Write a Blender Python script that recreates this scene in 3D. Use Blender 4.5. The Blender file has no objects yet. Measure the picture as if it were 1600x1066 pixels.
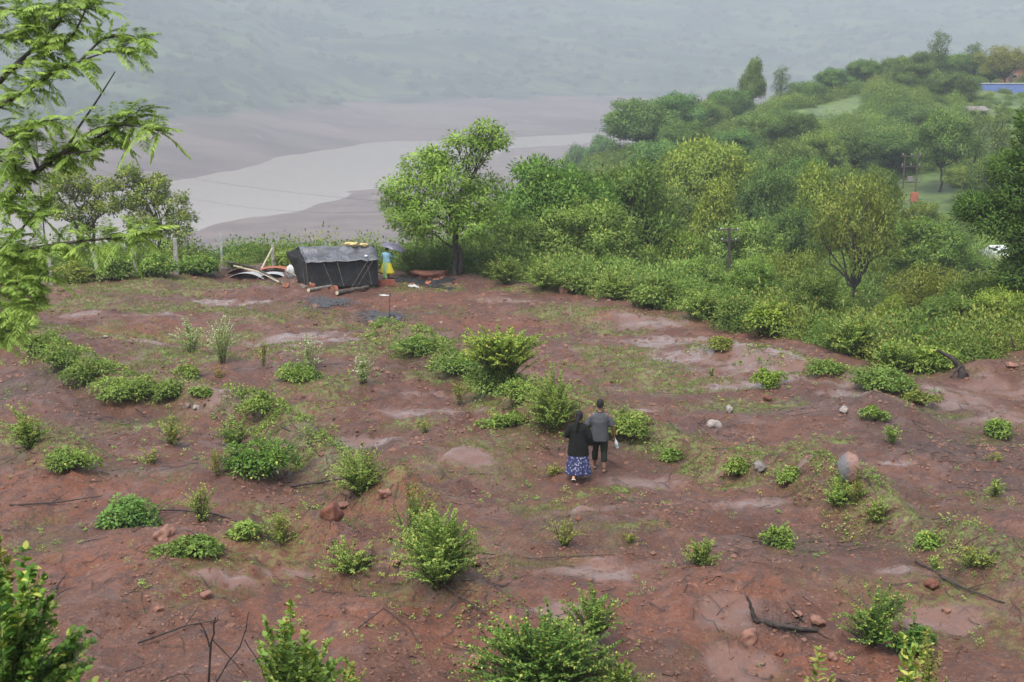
import bpy, math, random
import numpy as np
from mathutils import Vector, Matrix

# ------------------------------------------------------------------ camera, sky, light, exposure
SC = bpy.context.scene
COL = SC.collection
CAMZ = 9.2                      # eye height above the datum of the field
F = 2000.0                      # focal length in photo pixels (photo 1600 x 1066)
PITCH = math.radians(13.3)
cam_d = bpy.data.cameras.new("camera")
cam = bpy.data.objects.new("camera", cam_d)
COL.objects.link(cam)
cam_d.sensor_width = 36.0
cam_d.lens = 36.0 * F / 1600.0
cam_d.clip_start = 0.1
cam_d.clip_end = 6000.0
cam_d.dof.use_dof = True
cam_d.dof.focus_distance = 32.0
cam_d.dof.aperture_fstop = 5.0
cam.location = (0, 0, CAMZ)
cam.rotation_euler = (math.pi / 2 - PITCH, 0, 0)
SC.camera = cam

SUN_EL, SUN_AZ = math.radians(62), math.radians(210)
world = bpy.data.worlds.new("World")
SC.world = world
world.use_nodes = True
wn = world.node_tree.nodes
wl = world.node_tree.links
wn.clear()
sky = wn.new("ShaderNodeTexSky")
sky.sky_type = 'NISHITA'
sky.sun_disc = False
sky.sun_elevation = SUN_EL
sky.sun_rotation = SUN_AZ
sky.air_density = 1.0
sky.dust_density = 1.5
hsv = wn.new("ShaderNodeHueSaturation")
hsv.inputs["Saturation"].default_value = 0.32      # overcast: a grey cover of cloud
bg = wn.new("ShaderNodeBackground")
bg.inputs["Strength"].default_value = 0.13
wo = wn.new("ShaderNodeOutputWorld")
wl.new(sky.outputs[0], hsv.inputs["Color"])
wl.new(hsv.outputs[0], bg.inputs["Color"])
wl.new(bg.outputs[0], wo.inputs["Surface"])
sun_d = bpy.data.lights.new("sun", 'SUN')
sun_d.energy = 1.5
sun_d.angle = math.radians(24)
sun_d.color = (1.0, 0.97, 0.93)
sun = bpy.data.objects.new("sun", sun_d)
COL.objects.link(sun)
sun.rotation_euler = (math.pi / 2 - SUN_EL, 0, math.pi - SUN_AZ)
sun.location = (0, 0, 60)
vs = SC.view_settings
vs.view_transform = 'Standard'
vs.look = 'None'
vs.gamma = 1.0
vs.use_curve_mapping = False
vs.exposure = 1.50
cy = SC.cycles
cy.use_denoising = True
cy.max_bounces = 5
cy.diffuse_bounces = 2
cy.glossy_bounces = 2
cy.transmission_bounces = 3
cy.volume_bounces = 1
cy.transparent_max_bounces = 6
cy.caustics_reflective = False
cy.caustics_refractive = False

# ------------------------------------------------------------------ numbers
def rng(seed):
    return np.random.default_rng(seed)

def nrm(v):
    v = np.asarray(v, float)
    return v / np.maximum(np.linalg.norm(v, axis=-1, keepdims=True), 1e-9)

def sstep(a, b, x):
    t = np.clip((x - a) / (b - a), 0, 1)
    return t * t * (3 - 2 * t)

_perm = np.random.default_rng(7).permutation(4096)
_g2 = np.random.default_rng(8).uniform(-1, 1, (4096, 2))
_g2 /= np.linalg.norm(_g2, axis=1, keepdims=True)

def perlin(x, y):
    xi = np.floor(x).astype(np.int64); yi = np.floor(y).astype(np.int64)
    xf = x - xi; yf = y - yi
    def g(ix, iy):
        return _g2[_perm[(ix + _perm[iy & 4095]) & 4095]]
    def d(ox, oy):
        gg = g(xi + ox, yi + oy)
        return gg[..., 0] * (xf - ox) + gg[..., 1] * (yf - oy)
    u = xf ** 3 * (xf * (xf * 6 - 15) + 10)
    v = yf ** 3 * (yf * (yf * 6 - 15) + 10)
    a = d(0, 0) * (1 - u) + d(1, 0) * u
    b = d(0, 1) * (1 - u) + d(1, 1) * u
    return (a * (1 - v) + b * v) * 1.5

def fbm(x, y, s, octv=4, gain=0.5, ox=0.0):
    r = 0; a = 1.0
    for k in range(octv):
        r = r + a * perlin((x + ox + 31.7 * k) / s, (y - ox + 17.3 * k) / s)
        s *= 0.5; a *= gain
    return r

# ------------------------------------------------------------------ camera rays (pixel of the photo -> direction)
CP, SP = math.cos(PITCH), math.sin(PITCH)

def ray(px, py):
    dx = (px - 800.0) / F; dv = (533.0 - py) / F
    return np.array([dx, CP + dv * SP, -SP + dv * CP])

def slope_of(py):               # dz per metre forward
    r = ray(800, py)
    return r[2] / r[1]

def z_at(py, D):
    return CAMZ + slope_of(py) * D

def x_at(px, py, D):
    r = ray(px, py)
    return r[0] / r[1] * D

def pix(x, y, z):
    zz = z - CAMZ
    dep = y * CP - zz * SP
    v = y * SP + zz * CP
    return 800 + F * x / dep, 533 - F * v / dep

# ------------------------------------------------------------------ terrain
def field_rel(y):
    return -8.25 - 0.043 * y

_edge_px = [(-300, 452), (0, 452), (75, 446), (150, 440), (212, 433), (276, 430), (347, 420), (430, 418), (600, 432), (720, 438), (860, 452),
            (1000, 472), (1100, 497), (1200, 524), (1300, 560), (1400, 583), (1500, 580), (1600, 572), (1900, 572)]
_eu, _ey = [], []
for _px, _py in _edge_px:
    r_ = ray(_px, _py)
    D_ = 8.25 / (-r_[2] / r_[1] - 0.043)
    _eu.append(r_[0] / r_[1]); _ey.append(D_)
_eu = np.array(_eu); _ey = np.array(_ey)

_tD = np.array([40, 50, 60, 80, 110, 150, 200, 250, 390, 667, 833, 1000, 1200, 1333.])   # metres
_tpx = np.array([0, 200, 400, 600, 800, 950, 1100, 1250, 1400, 1600.])
_tz = np.array([
    [-10.0, -10.4, -11.3, -15.5, -24, -33, -42, -49, -55, -62, -62.5, -64, -64, -64],
    [-10.0, -10.4, -11.3, -16.0, -24, -33, -42, -49, -54.8, -61.6, -62.5, -64, -64, -64],
    [-10.0, -10.4, -11.3, -16.5, -25, -34, -43, -49, -53.6, -58.6, -61.5, -64, -64, -64],
    [-10.0, -10.4, -11.3, -17.0, -24, -33, -42, -49, -53.5, -57.5, -59.5, -61.5, -64, -64],
    [-10.0, -10.6, -12.2, -17.0, -23, -31, -39, -46, -50.5, -55.5, -57.5, -58.8, -59.9, -61.5],
    [-10.0, -11.0, -13.2, -17.2, -20.5, -20.5, -19.5, -27, -36, -46, -54, -57.5, -59.3, -60.2],
    [-10.5, -12.0, -14.3, -18.4, -20, -18.5, -16.5, -17, -24, -40, -52, -58, -60.5, -61],
    [-11.0, -12.8, -15.3, -18.6, -20, -18.0, -14, -12, -15, -32, -48, -58, -61, -61],
    [-11.5, -13.3, -15.5, -18.0, -19.2, -18.8, -14.5, -8.5, -8.5, -20, -40, -55, -61, -61],
    [-11.5, -13.3, -15.5, -17.8, -18.3, -18.0, -13.0, -8.5, -6.5, -10, -30, -50, -60, -61]])
_tz[:, 8] *= 1.3; _tz[:, 9:] *= 1.667          # the far columns lie that much farther off
_tu = (_tpx - 800) / F
_lD = np.log(_tD)

def _interp_cols(a, xs, q):
    i = np.clip(np.searchsorted(xs, q) - 1, 0, len(xs) - 2)
    t = np.clip((q - xs[i]) / (xs[i + 1] - xs[i]), 0, 1)
    t = t * t * (3 - 2 * t) * 0.6 + t * 0.4
    return i, t

def table(u, D):
    i, t = _interp_cols(None, _tu, np.clip(u, _tu[0], _tu[-1]))
    l = np.log(np.clip(D, 40, 1332.9))
    j, s = _interp_cols(None, _lD, l)
    return ((_tz[i, j] * (1 - s) + _tz[i, j + 1] * s) * (1 - t) + (_tz[i + 1, j] * (1 - s) + _tz[i + 1, j + 1] * s) * t)

def ye_of(u):
    return np.interp(u, _eu, _ey)

def base_rel(x, y):
    x = np.asarray(x, float); y = np.asarray(y, float)
    u = np.clip(x / np.maximum(y, 8.0), -0.7, 0.7)
    bank = np.where(y < 1.5, -1.7, -1.7 - 7.13 * np.clip((y - 1.5) / 12.0, 0, 1))
    fld = field_rel(y)
    near = np.where(y < 13.5, np.maximum(bank, fld) if False else bank, fld)
    # soften the toe of the bank
    w = sstep(11.5, 16.0, y)
    near = np.where((y > 11.5) & (y < 16.0), np.minimum(bank, -8.83) * (1 - w) * 0 + (bank * (1 - w) + fld * w), near)
    e = ye_of(u)
    wt = sstep(0, 13.0, y - e)
    far = table(u, y)
    return near * (1 - wt) + far * wt

BUNDS_PX = [
    [(-40, 470), (0, 500), (60, 545), (130, 585), (195, 615), (265, 614), (320, 625), (415, 642), (480, 690), (545, 760), (620, 790)],
    [(600, 525), (700, 575), (770, 605), (860, 668), (985, 678), (1080, 700), (1150, 732), (1250, 758), (1310, 782), (1370, 812), (1450, 850), (1540, 885), (1620, 930)],
    [(-30, 690), (60, 705), (120, 735)],
    [(480, 840), (560, 880), (690, 915), (750, 965), (850, 1030), (930, 1080)],
    [(1130, 550), (1250, 580), (1330, 600), (1430, 622)],
]

def field_pt(px, py):           # on the smooth field plane
    r_ = ray(px, py)
    D_ = 8.25 / (-r_[2] / r_[1] - 0.043)
    return r_[0] / r_[1] * D_, D_

BUNDS = [np.array([field_pt(*q) for q in b]) for b in BUNDS_PX]

def seg_dist(x, y, pts):
    d = np.full(np.shape(x), 1e9)
    for a, b in zip(pts[:-1], pts[1:]):
        ab = b - a
        t = np.clip(((x - a[0]) * ab[0] + (y - a[1]) * ab[1]) / (ab @ ab), 0, 1)
        d = np.minimum(d, np.hypot(x - a[0] - t * ab[0], y - a[1] - t * ab[1]))
    return d

def bund_h(x, y):
    h = 0
    for k, b in enumerate(BUNDS):
        d = seg_dist(x, y, b)
        w = 0.55 + 0.25 * perlin(x / 1.7 + 9 * k, y / 1.7)
        h = h + (0.55, 0.48, 0.40, 0.62, 0.25)[k] * np.exp(-(d / w) ** 2)
    return h

# soft mounds and dips that show in the field: px, py, half width px, height m
MOUNDS = [(250, 905, 210, 0.35), (600, 1010, 170, 0.45), (560, 650, 60, 0.18), (540, 612, 70, 0.16), (1130, 935, 110, 0.22), (950, 492, 55, 0.25),
          (340, 735, 60, 0.12), (100, 770, 130, 0.25), (1545, 585, 60, 0.25), (1290, 655, 110, 0.18), (1390, 640, 50, 0.3), (400, 458, 28, 0.28), (690, 470, 60, 0.12),
          (1110, 650, 60, 0.14), (60, 640, 60, 0.2), (640, 800, 60, 0.3), (1590, 560, 40, 0.35)]
MOUNDS_W = [(*field_pt(a, b), c / F, h) for a, b, c, h in MOUNDS]

def relief(x, y):
    x = np.asarray(x, float); y = np.asarray(y, float)
    u = x / np.maximum(y, 8.0)
    d = y - ye_of(np.clip(u, -0.7, 0.7))
    infield = 1 - sstep(-1.0, 4.0, d)
    r = 0.36 * fbm(x, y, 7.0, 2) + 0.14 * fbm(x, y, 2.4, 3, 0.5, 5.0) + 0.055 * fbm(x, y, 0.55, 3, 0.6, 11.0)
    cl = np.clip(fbm(x, y, 0.35, 2, 0.6, 3.0) - 0.05, 0, 1) * np.clip(0.5 + fbm(x, y, 3.5, 2, 0.5, 40.0), 0, 1.2)
    r = r + 0.12 * cl
    rill = fbm(x + 0.5 * y, y - 0.3 * x, 4.2, 3, 0.5, 61.0)          # runoff rills
    r = r - 0.13 * np.exp(-(rill / 0.055) ** 2) * np.clip(0.6 + fbm(x, y, 9.0, 1, 0.5, 15.0), 0, 1)
    r = r * (0.25 + 0.75 * sstep(13, 16, y))
    b = bund_h(x, y) * sstep(13, 16, y)
    for mx, my, hw, h in MOUNDS_W:
        rr = hw * my
        b = b + 1.3 * h * np.exp(-(((x - mx) / rr) ** 2 + ((y - my) / (rr * 1.1)) ** 2))
    wild = 0.9 * fbm(x, y, 14.0, 3, 0.5, 2.0) * np.clip(d / 30, 0, 1) * (1 - sstep(400, 600, y) * 0.7) + 2.5 * fbm(x, y, 60.0, 2, 0.5, 4.0) * np.clip((d - 40) / 150, 0, 1) * (1 - sstep(400, 600, y) * 0.7)
    return (r + b) * infield + wild * np.clip(d / 6, 0, 1)

def ground(x, y):               # absolute z
    return CAMZ + base_rel(x, y) + relief(x, y)

def hit(px, py, dmin=13.0, dmax=330.0):   # the point of the ground that a photo pixel looks at
    r_ = ray(px, py)
    u = r_[0] / r_[1]; s = r_[2] / r_[1]
    ys = np.exp(np.linspace(math.log(dmin), math.log(dmax), 260))
    g = ground(u * ys, ys) - (CAMZ + s * ys)
    k = np.argmax(g > 0)
    if g[k] <= 0:
        k = len(ys) - 1
    if k == 0:
        yy = ys[0]
    else:
        a, b = ys[k - 1], ys[k]
        for _ in range(14):
            m = 0.5 * (a + b)
            if ground(np.array(u * m), np.array(m)) > CAMZ + s * m: b = m
            else: a = m
        yy = 0.5 * (a + b)
    return float(u * yy), float(yy), float(ground(np.array(u * yy), np.array(yy)))

# ------------------------------------------------------------------ objects
def props(o, label=None, cat=None, group=None, kind=None):
    if label: o["label"] = label
    if cat: o["category"] = cat
    if group: o["group"] = group
    if kind: o["kind"] = kind
    return o

def thing(name, label, cat, loc=(0, 0, 0), rotz=0.0, group=None, scale=1.0):
    o = bpy.data.objects.new(name, None)
    COL.objects.link(o)
    o.empty_display_size = 0.2
    o.location = loc
    o.rotation_euler = (0, 0, rotz)
    o.scale = (scale,) * 3 if np.isscalar(scale) else scale
    return props(o, label, cat, group)

def link(name, me, parent=None):
    o = bpy.data.objects.new(name, me)
    COL.objects.link(o)
    if parent is not None: o.parent = parent
    return o

class MB:
    """collects vertices and faces, then makes one mesh"""
    def __init__(s):
        s.v = []; s.f = {}; s.n = 0; s.vn = []
    def add(s, verts, faces, mat=0, var=0.5, vn=None):
        verts = np.asarray(verts, float).reshape(-1, 3)
        faces = np.asarray(faces, np.int64)
        if faces.size == 0: return
        k = faces.shape[1]
        va = np.broadcast_to(np.asarray(var, float), (len(faces),))
        s.f.setdefault(k, []).append((faces + s.n, np.full(len(faces), mat), va))
        s.v.append(verts); s.n += len(verts); s.vn.append(vn)
    def tube(s, pts, rad, seg=6, mat=0, var=0.5, cap=True):
        pts = np.asarray(pts, float); n = len(pts)
        rad = np.broadcast_to(np.asarray(rad, float).reshape(-1, 1) if np.ndim(rad) < 2 else np.asarray(rad, float), (n, 1 if np.ndim(rad) < 2 else 2))
        if rad.shape[1] == 1: rad = np.repeat(rad, 2, 1)
        t = nrm(np.gradient(pts, axis=0))
        ref = np.array([0, 0, 1.0]) if abs(t[0][2]) < 0.9 else np.array([1.0, 0, 0])
        vs_ = []
        a = nrm(np.cross(ref, t[0]))
        for i in range(n):
            a = nrm(a - (a @ t[i]) * t[i]); b = np.cross(t[i], a)
            ang = np.linspace(0, 2 * np.pi, seg, endpoint=False)
            vs_.append(pts[i] + np.cos(ang)[:, None] * a * rad[i, 0] + np.sin(ang)[:, None] * b * rad[i, 1])
        V = np.concatenate(vs_)
        i = np.arange(n - 1)[:, None] * seg; j = np.arange(seg)[None]; j2 = (j + 1) % seg
        q = np.stack([i + j, i + j2, i + seg + j2, i + seg + j], -1).reshape(-1, 4)
        s.add(V, q, mat, var)
        if cap:
            c0 = s.n
            for e in (0, n - 1):
                ring = vs_[e]; V2 = np.concatenate([ring, pts[e][None]])
                k = np.arange(seg); k2 = (k + 1) % seg
                tri = np.stack([k2, k, np.full(seg, seg)], -1) if e == 0 else np.stack([k, k2, np.full(seg, seg)], -1)
                s.add(V2, tri, mat, var)
    def tubes(s, PT, rad, seg=4, mat=0, var=0.5):
        """many thin tubes at once: PT (m, n, 3), rad (m, n)"""
        PT = np.asarray(PT, float); m, n = PT.shape[:2]
        t = nrm(np.gradient(PT, axis=1))
        ref = np.where(np.abs(t[:, :1, 2:3]) < 0.8, np.array([0, 0, 1.0]), np.array([1.0, 0.3, 0]))
        a = nrm(np.cross(np.broadcast_to(ref, t.shape), t)); b = np.cross(t, a)
        ang = np.linspace(0, 2 * np.pi, seg, endpoint=False)
        V = PT[:, :, None] + (np.cos(ang)[:, None] * a[:, :, None] + np.sin(ang)[:, None] * b[:, :, None]) * np.asarray(rad)[:, :, None, None]
        k = np.arange(m)[:, None, None] * n * seg; i = np.arange(n - 1)[None, :, None] * seg; j = np.arange(seg)[None, None]; j2 = (j + 1) % seg
        q = np.stack([k + i + j, k + i + j2, k + i + seg + j2, k + i + seg + j], -1).reshape(-1, 4)
        s.add(V.reshape(-1, 3), q, mat, np.repeat(np.broadcast_to(np.asarray(var, float), (m,)), (n - 1) * seg))
    def box(s, c, size, rot=None, mat=0, var=0.5):
        h = np.asarray(size, float) / 2
        V = np.array([[x, y, z] for x in (-1, 1) for y in (-1, 1) for z in (-1, 1)], float) * h
        if rot is not None: V = V @ np.asarray(rot).T
        V = V + np.asarray(c, float)
        q = [[0, 1, 3, 2], [4, 6, 7, 5], [0, 4, 5, 1], [2, 3, 7, 6], [0, 2, 6, 4], [1, 5, 7, 3]]
        s.add(V, q, mat, var)
    def bar(s, a, b, w, h=None, mat=0, var=0.5, up=(0, 0, 1)):
        a = np.asarray(a, float); b = np.asarray(b, float)
        d = nrm(b - a); up = np.asarray(up, float)
        if abs(d @ up) > 0.95: up = np.array([0, 1.0, 0])
        sx = nrm(np.cross(d, up)); sz = np.cross(sx, d)
        R = np.stack([sx, d, sz], 1)
        s.box((a + b) / 2, (w, np.linalg.norm(b - a), h or w), R, mat, var)
    def mesh(s, name, mats, smooth=False):
        me = bpy.data.meshes.new(name)
        V = np.concatenate(s.v)
        me.vertices.add(len(V)); me.vertices.foreach_set("co", V.ravel())
        ks = sorted(s.f)
        li, ls, lt, mi, va = [], [], [], [], []
        off = 0
        for k in ks:
            for fa, m, v in s.f[k]:
                li.append(fa.ravel()); n = len(fa)
                ls.append(off + np.arange(n) * k); lt.append(np.full(n, k)); off += n * k
                mi.append(m); va.append(v)
        li = np.concatenate(li); ls = np.concatenate(ls); lt = np.concatenate(lt); mi = np.concatenate(mi); va = np.concatenate(va)
        me.loops.add(len(li)); me.loops.foreach_set("vertex_index", li.astype(np.int32))
        me.polygons.add(len(ls)); me.polygons.foreach_set("loop_start", ls.astype(np.int32))
        me.polygons.foreach_set("loop_total", lt.astype(np.int32))
        for m in (mats if isinstance(mats, (list, tuple)) else [mats]): me.materials.append(m)
        me.polygons.foreach_set("material_index", mi.astype(np.int32))
        at = me.attributes.new("var", 'FLOAT', 'FACE'); at.data.foreach_set("value", va.astype(np.float32))
        me.update(calc_edges=True)
        free = any(q is not None for q in s.vn)
        me.polygons.foreach_set("use_smooth", np.full(len(ls), bool(smooth) or free))
        if free:                                     # leaves shade with the roundness of their clump
            NV = np.concatenate([np.zeros((len(v), 3)) if q is None else q for v, q in zip(s.v, s.vn)])
            me.normals_split_custom_set_from_vertices(NV.tolist())
        return me
    def build(s, name, mats, parent=None, smooth=False):
        return link(name, s.mesh(name, mats, smooth), parent)

def copy_tree(o, parent=None):
    c = o.copy(); COL.objects.link(c); c.parent = parent
    for ch in [q for q in bpy.data.objects if q.parent == o]: copy_tree(ch, c)
    return c

# ------------------------------------------------------------------ leaves
def leaves(mb, P, D, N, L, W, mat=0, var=0.5, droop=0.0, fold=0.18, six=False, cn=None):
    P = np.asarray(P, float); D = nrm(D); n = len(P)
    L = np.broadcast_to(np.asarray(L, float), (n,))[:, None]; W = np.broadcast_to(np.asarray(W, float), (n,))[:, None]
    S = nrm(np.cross(D, N)); Nn = np.cross(S, D)
    dz = np.array([0, 0, -1.0]) * droop
    if cn is not None:
        cn = nrm(cn)
        S = np.where(np.sum(Nn * cn, 1, keepdims=True) > 0, -S, S)
    tip = P + D * L + dz * L
    if six:
        a = P + D * L * 0.28 + dz * L * .15; b = P + D * L * 0.68 + dz * L * .5
        l1 = a + S * W * .5 + Nn * W * fold; r1 = a - S * W * .5 + Nn * W * fold
        l2 = b + S * W * .38 + Nn * W * fold; r2 = b - S * W * .38 + Nn * W * fold
        V = np.stack([P, l1, l2, tip, r2, r1], 1).reshape(-1, 3)
        i = np.arange(n)[:, None] * 6
        q = np.concatenate([i + np.array([0, 3, 2, 1]), i + np.array([0, 5, 4, 3])])
        v = np.tile(np.broadcast_to(np.asarray(var, float), (n,)), 2)
        mb.add(V, q, mat, v, None if cn is None else np.repeat(cn, 6, 0))
    else:
        m = P + D * L * 0.45 + dz * L * .25
        l1 = m + S * W * .5 + Nn * W * fold; r1 = m - S * W * .5 + Nn * W * fold
        V = np.stack([P, l1, tip, r1], 1).reshape(-1, 3)
        i = np.arange(n)[:, None] * 4
        mb.add(V, i + np.array([0, 3, 2, 1]), mat, var, None if cn is None else np.repeat(cn, 4, 0))

def rand_unit(R, n):
    return nrm(R.normal(size=(n, 3)))
# ------------------------------------------------------------------ materials
def newmat(name):
    m = bpy.data.materials.new(name)
    m.use_nodes = True
    nt = m.node_tree
    for n in list(nt.nodes): nt.nodes.remove(n)
    return m, nt, nt.nodes, nt.links

def mixc(nt, fac, a, b, blend='MIX'):
    n = nt.nodes.new("ShaderNodeMix"); n.data_type = 'RGBA'; n.blend_type = blend
    for s, v in ((n.inputs[0], fac), (n.inputs[6], a), (n.inputs[7], b)):
        if hasattr(v, "links"): nt.links.new(v, s)
        elif np.isscalar(v): s.default_value = v
        else: s.default_value = (*v, 1.0)
    return n.outputs[2]

def math_n(nt, op, a, b=None, c=None, clamp=False):
    n = nt.nodes.new("ShaderNodeMath"); n.operation = op; n.use_clamp = clamp
    for s, v in zip(n.inputs, (a, b, c)):
        if v is None: continue
        if hasattr(v, "links"): nt.links.new(v, s)
        else: s.default_value = v
    return n.outputs[0]

def noise_n(nt, scale, detail=3, rough=0.55, vec=None, dist=0.0):
    n = nt.nodes.new("ShaderNodeTexNoise")
    n.inputs["Scale"].default_value = scale; n.inputs["Detail"].default_value = detail
    n.inputs["Roughness"].default_value = rough; n.inputs["Distortion"].default_value = dist
    if vec is not None: nt.links.new(vec, n.inputs["Vector"])
    return n.outputs[0]

def ramp_n(nt, fac, a, b):
    n = nt.nodes.new("ShaderNodeMapRange"); n.interpolation_type = 'SMOOTHSTEP'
    nt.links.new(fac, n.inputs[0]); n.inputs[1].default_value = a; n.inputs[2].default_value = b
    return n.outputs[0]

def attr_n(nt, name):
    n = nt.nodes.new("ShaderNodeAttribute"); n.attribute_name = name
    return n.outputs["Fac"]

def geo_pos(nt):
    return nt.nodes.new("ShaderNodeNewGeometry").outputs["Position"]

def obj_co(nt):
    return nt.nodes.new("ShaderNodeTexCoord").outputs["Object"]

def leaf_mat(name, dark, light, tip=None, trans=0.30, rough=0.45, huevar=0.5):
    """foliage: var attribute picks dark..light, values above 1 take the tip colour; object colour tints"""
    m, nt, N, Lk = newmat(name)
    v = attr_n(nt, "var")
    c = mixc(nt, v, dark, light)
    if tip is not None:
        c = mixc(nt, ramp_n(nt, v, 1.02, 1.2), c, tip)
    oi = N.new("ShaderNodeObjectInfo")
    c = mixc(nt, 1.0, c, oi.outputs["Color"], 'MULTIPLY')
    h = N.new("ShaderNodeHueSaturation")
    Lk.new(c, h.inputs["Color"])
    Lk.new(math_n(nt, 'MULTIPLY_ADD', oi.outputs["Random"], 0.04 * huevar, 0.5 - 0.02 * huevar), h.inputs["Hue"])
    Lk.new(math_n(nt, 'MULTIPLY_ADD', oi.outputs["Random"], 0.3 * huevar, 1 - 0.15 * huevar), h.inputs["Value"])
    c = h.outputs[0]
    p = N.new("ShaderNodeBsdfPrincipled")
    Lk.new(c, p.inputs["Base Color"])
    p.inputs["Roughness"].default_value = rough
    p.inputs["Specular IOR Level"].default_value = 0.16
    t = N.new("ShaderNodeBsdfTranslucent")
    g = N.new("ShaderNodeGamma"); Lk.new(c, g.inputs[0]); g.inputs[1].default_value = 0.9
    Lk.new(mixc(nt, 1.0, g.outputs[0], (1.0, 1.08, 0.55), 'MULTIPLY'), t.inputs["Color"])
    mx = N.new("ShaderNodeMixShader"); mx.inputs[0].default_value = trans
    Lk.new(p.outputs[0], mx.inputs[1]); Lk.new(t.outputs[0], mx.inputs[2])
    o = N.new("ShaderNodeOutputMaterial"); Lk.new(mx.outputs[0], o.inputs["Surface"])
    return m

def rough_mat(name, a, b, scale=6.0, rough=0.8, bump=0.3, stretch=(1, 1, 1), spec=0.3, metal=0.0, var=False, detail=4, bdist=0.02):
    m, nt, N, Lk = newmat(name)
    mp = N.new("ShaderNodeMapping"); mp.inputs["Scale"].default_value = stretch
    Lk.new(obj_co(nt), mp.inputs["Vector"])
    n1 = noise_n(nt, scale, detail, 0.6, mp.outputs[0])
    c = mixc(nt, ramp_n(nt, n1, 0.3, 0.7), a, b)
    if var:
        c = mixc(nt, math_n(nt, 'MULTIPLY', attr_n(nt, "var"), 0.6), c, b)
    p = N.new("ShaderNodeBsdfPrincipled")
    Lk.new(c, p.inputs["Base Color"])
    p.inputs["Roughness"].default_value = rough
    p.inputs["Specular IOR Level"].default_value = spec
    p.inputs["Metallic"].default_value = metal
    bp = N.new("ShaderNodeBump"); bp.inputs["Strength"].default_value = bump; bp.inputs["Distance"].default_value = bdist
    Lk.new(noise_n(nt, scale * 4, 3, 0.6, mp.outputs[0]), bp.inputs["Height"])
    Lk.new(bp.outputs[0], p.inputs["Normal"])
    o = N.new("ShaderNodeOutputMaterial"); Lk.new(p.outputs[0], o.inputs["Surface"])
    return m

def srgb(r, g, b):
    f = lambda c: (c / 255 / 12.92) if c / 255 <= 0.04045 else ((c / 255 + 0.055) / 1.055) ** 2.4
    return (f(r), f(g), f(b))

M = {}
M['leaf_bright'] = leaf_mat('leaf_bright', (0.125, 0.205, 0.040), (0.290, 0.400, 0.090), (0.45, 0.44, 0.11))
M['leaf_mid'] = leaf_mat('leaf_mid', (0.095, 0.165, 0.036), (0.225, 0.325, 0.072), (0.36, 0.34, 0.09))
M['leaf_dark'] = leaf_mat('leaf_dark', (0.070, 0.130, 0.030), (0.175, 0.275, 0.062), (0.28, 0.32, 0.08))
M['leaf_mango'] = leaf_mat('leaf_mango', (0.036, 0.076, 0.017), (0.115, 0.195, 0.040), (0.20, 0.25, 0.06), rough=0.5)
M['leaf_yellow'] = leaf_mat('leaf_yellow', (0.150, 0.195, 0.040), (0.300, 0.345, 0.080), (0.36, 0.29, 0.08))
M['leaf_pale'] = leaf_mat('leaf_pale', (0.180, 0.255, 0.085), (0.360, 0.440, 0.150), (0.65, 0.68, 0.52))
M['leaf_reddish'] = leaf_mat('leaf_reddish', (0.090, 0.160, 0.034), (0.220, 0.310, 0.065), (0.36, 0.18, 0.07))
M['leaf_near'] = leaf_mat('leaf_near', (0.050, 0.120, 0.024), (0.175, 0.290, 0.052), (0.45, 0.48, 0.11), rough=0.36)
M['bark'] = rough_mat('bark', (0.030, 0.024, 0.020), (0.075, 0.062, 0.052), 9, 0.85, 0.6, (1, 1, 0.35))
M['bark_pale'] = rough_mat('bark_pale', (0.09, 0.075, 0.06), (0.17, 0.15, 0.125), 9, 0.85, 0.6, (1, 1, 0.35))
M['stem'] = rough_mat('stem', (0.07, 0.075, 0.03), (0.13, 0.10, 0.05), 12, 0.7, 0.2)
M['dead_wood'] = rough_mat('dead_wood', (0.022, 0.018, 0.016), (0.060, 0.048, 0.042), 14, 0.75, 0.6, (1, 1, 0.5))
M['granite'] = rough_mat('granite', (0.22, 0.20, 0.185), (0.36, 0.34, 0.31), 14, 0.85, 0.4)
M['stone_red'] = rough_mat('stone_red', (0.16, 0.078, 0.055), (0.26, 0.135, 0.098), 5, 0.7, 0.5)
M['stone_dark'] = rough_mat('stone_dark', (0.11, 0.042, 0.028), (0.18, 0.072, 0.046), 5, 0.75, 0.6)
M['stone_grey'] = rough_mat('stone_grey', (0.12, 0.105, 0.10), (0.22, 0.19, 0.175), 6, 0.75, 0.5)
M['stone_white'] = rough_mat('stone_white', (0.18, 0.15, 0.135), (0.32, 0.28, 0.255), 6, 0.75, 0.3)
M['clod'] = rough_mat('clod', (0.050, 0.024, 0.016), (0.200, 0.098, 0.066), 1.5, 0.65, 0.4, var=True)

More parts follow.
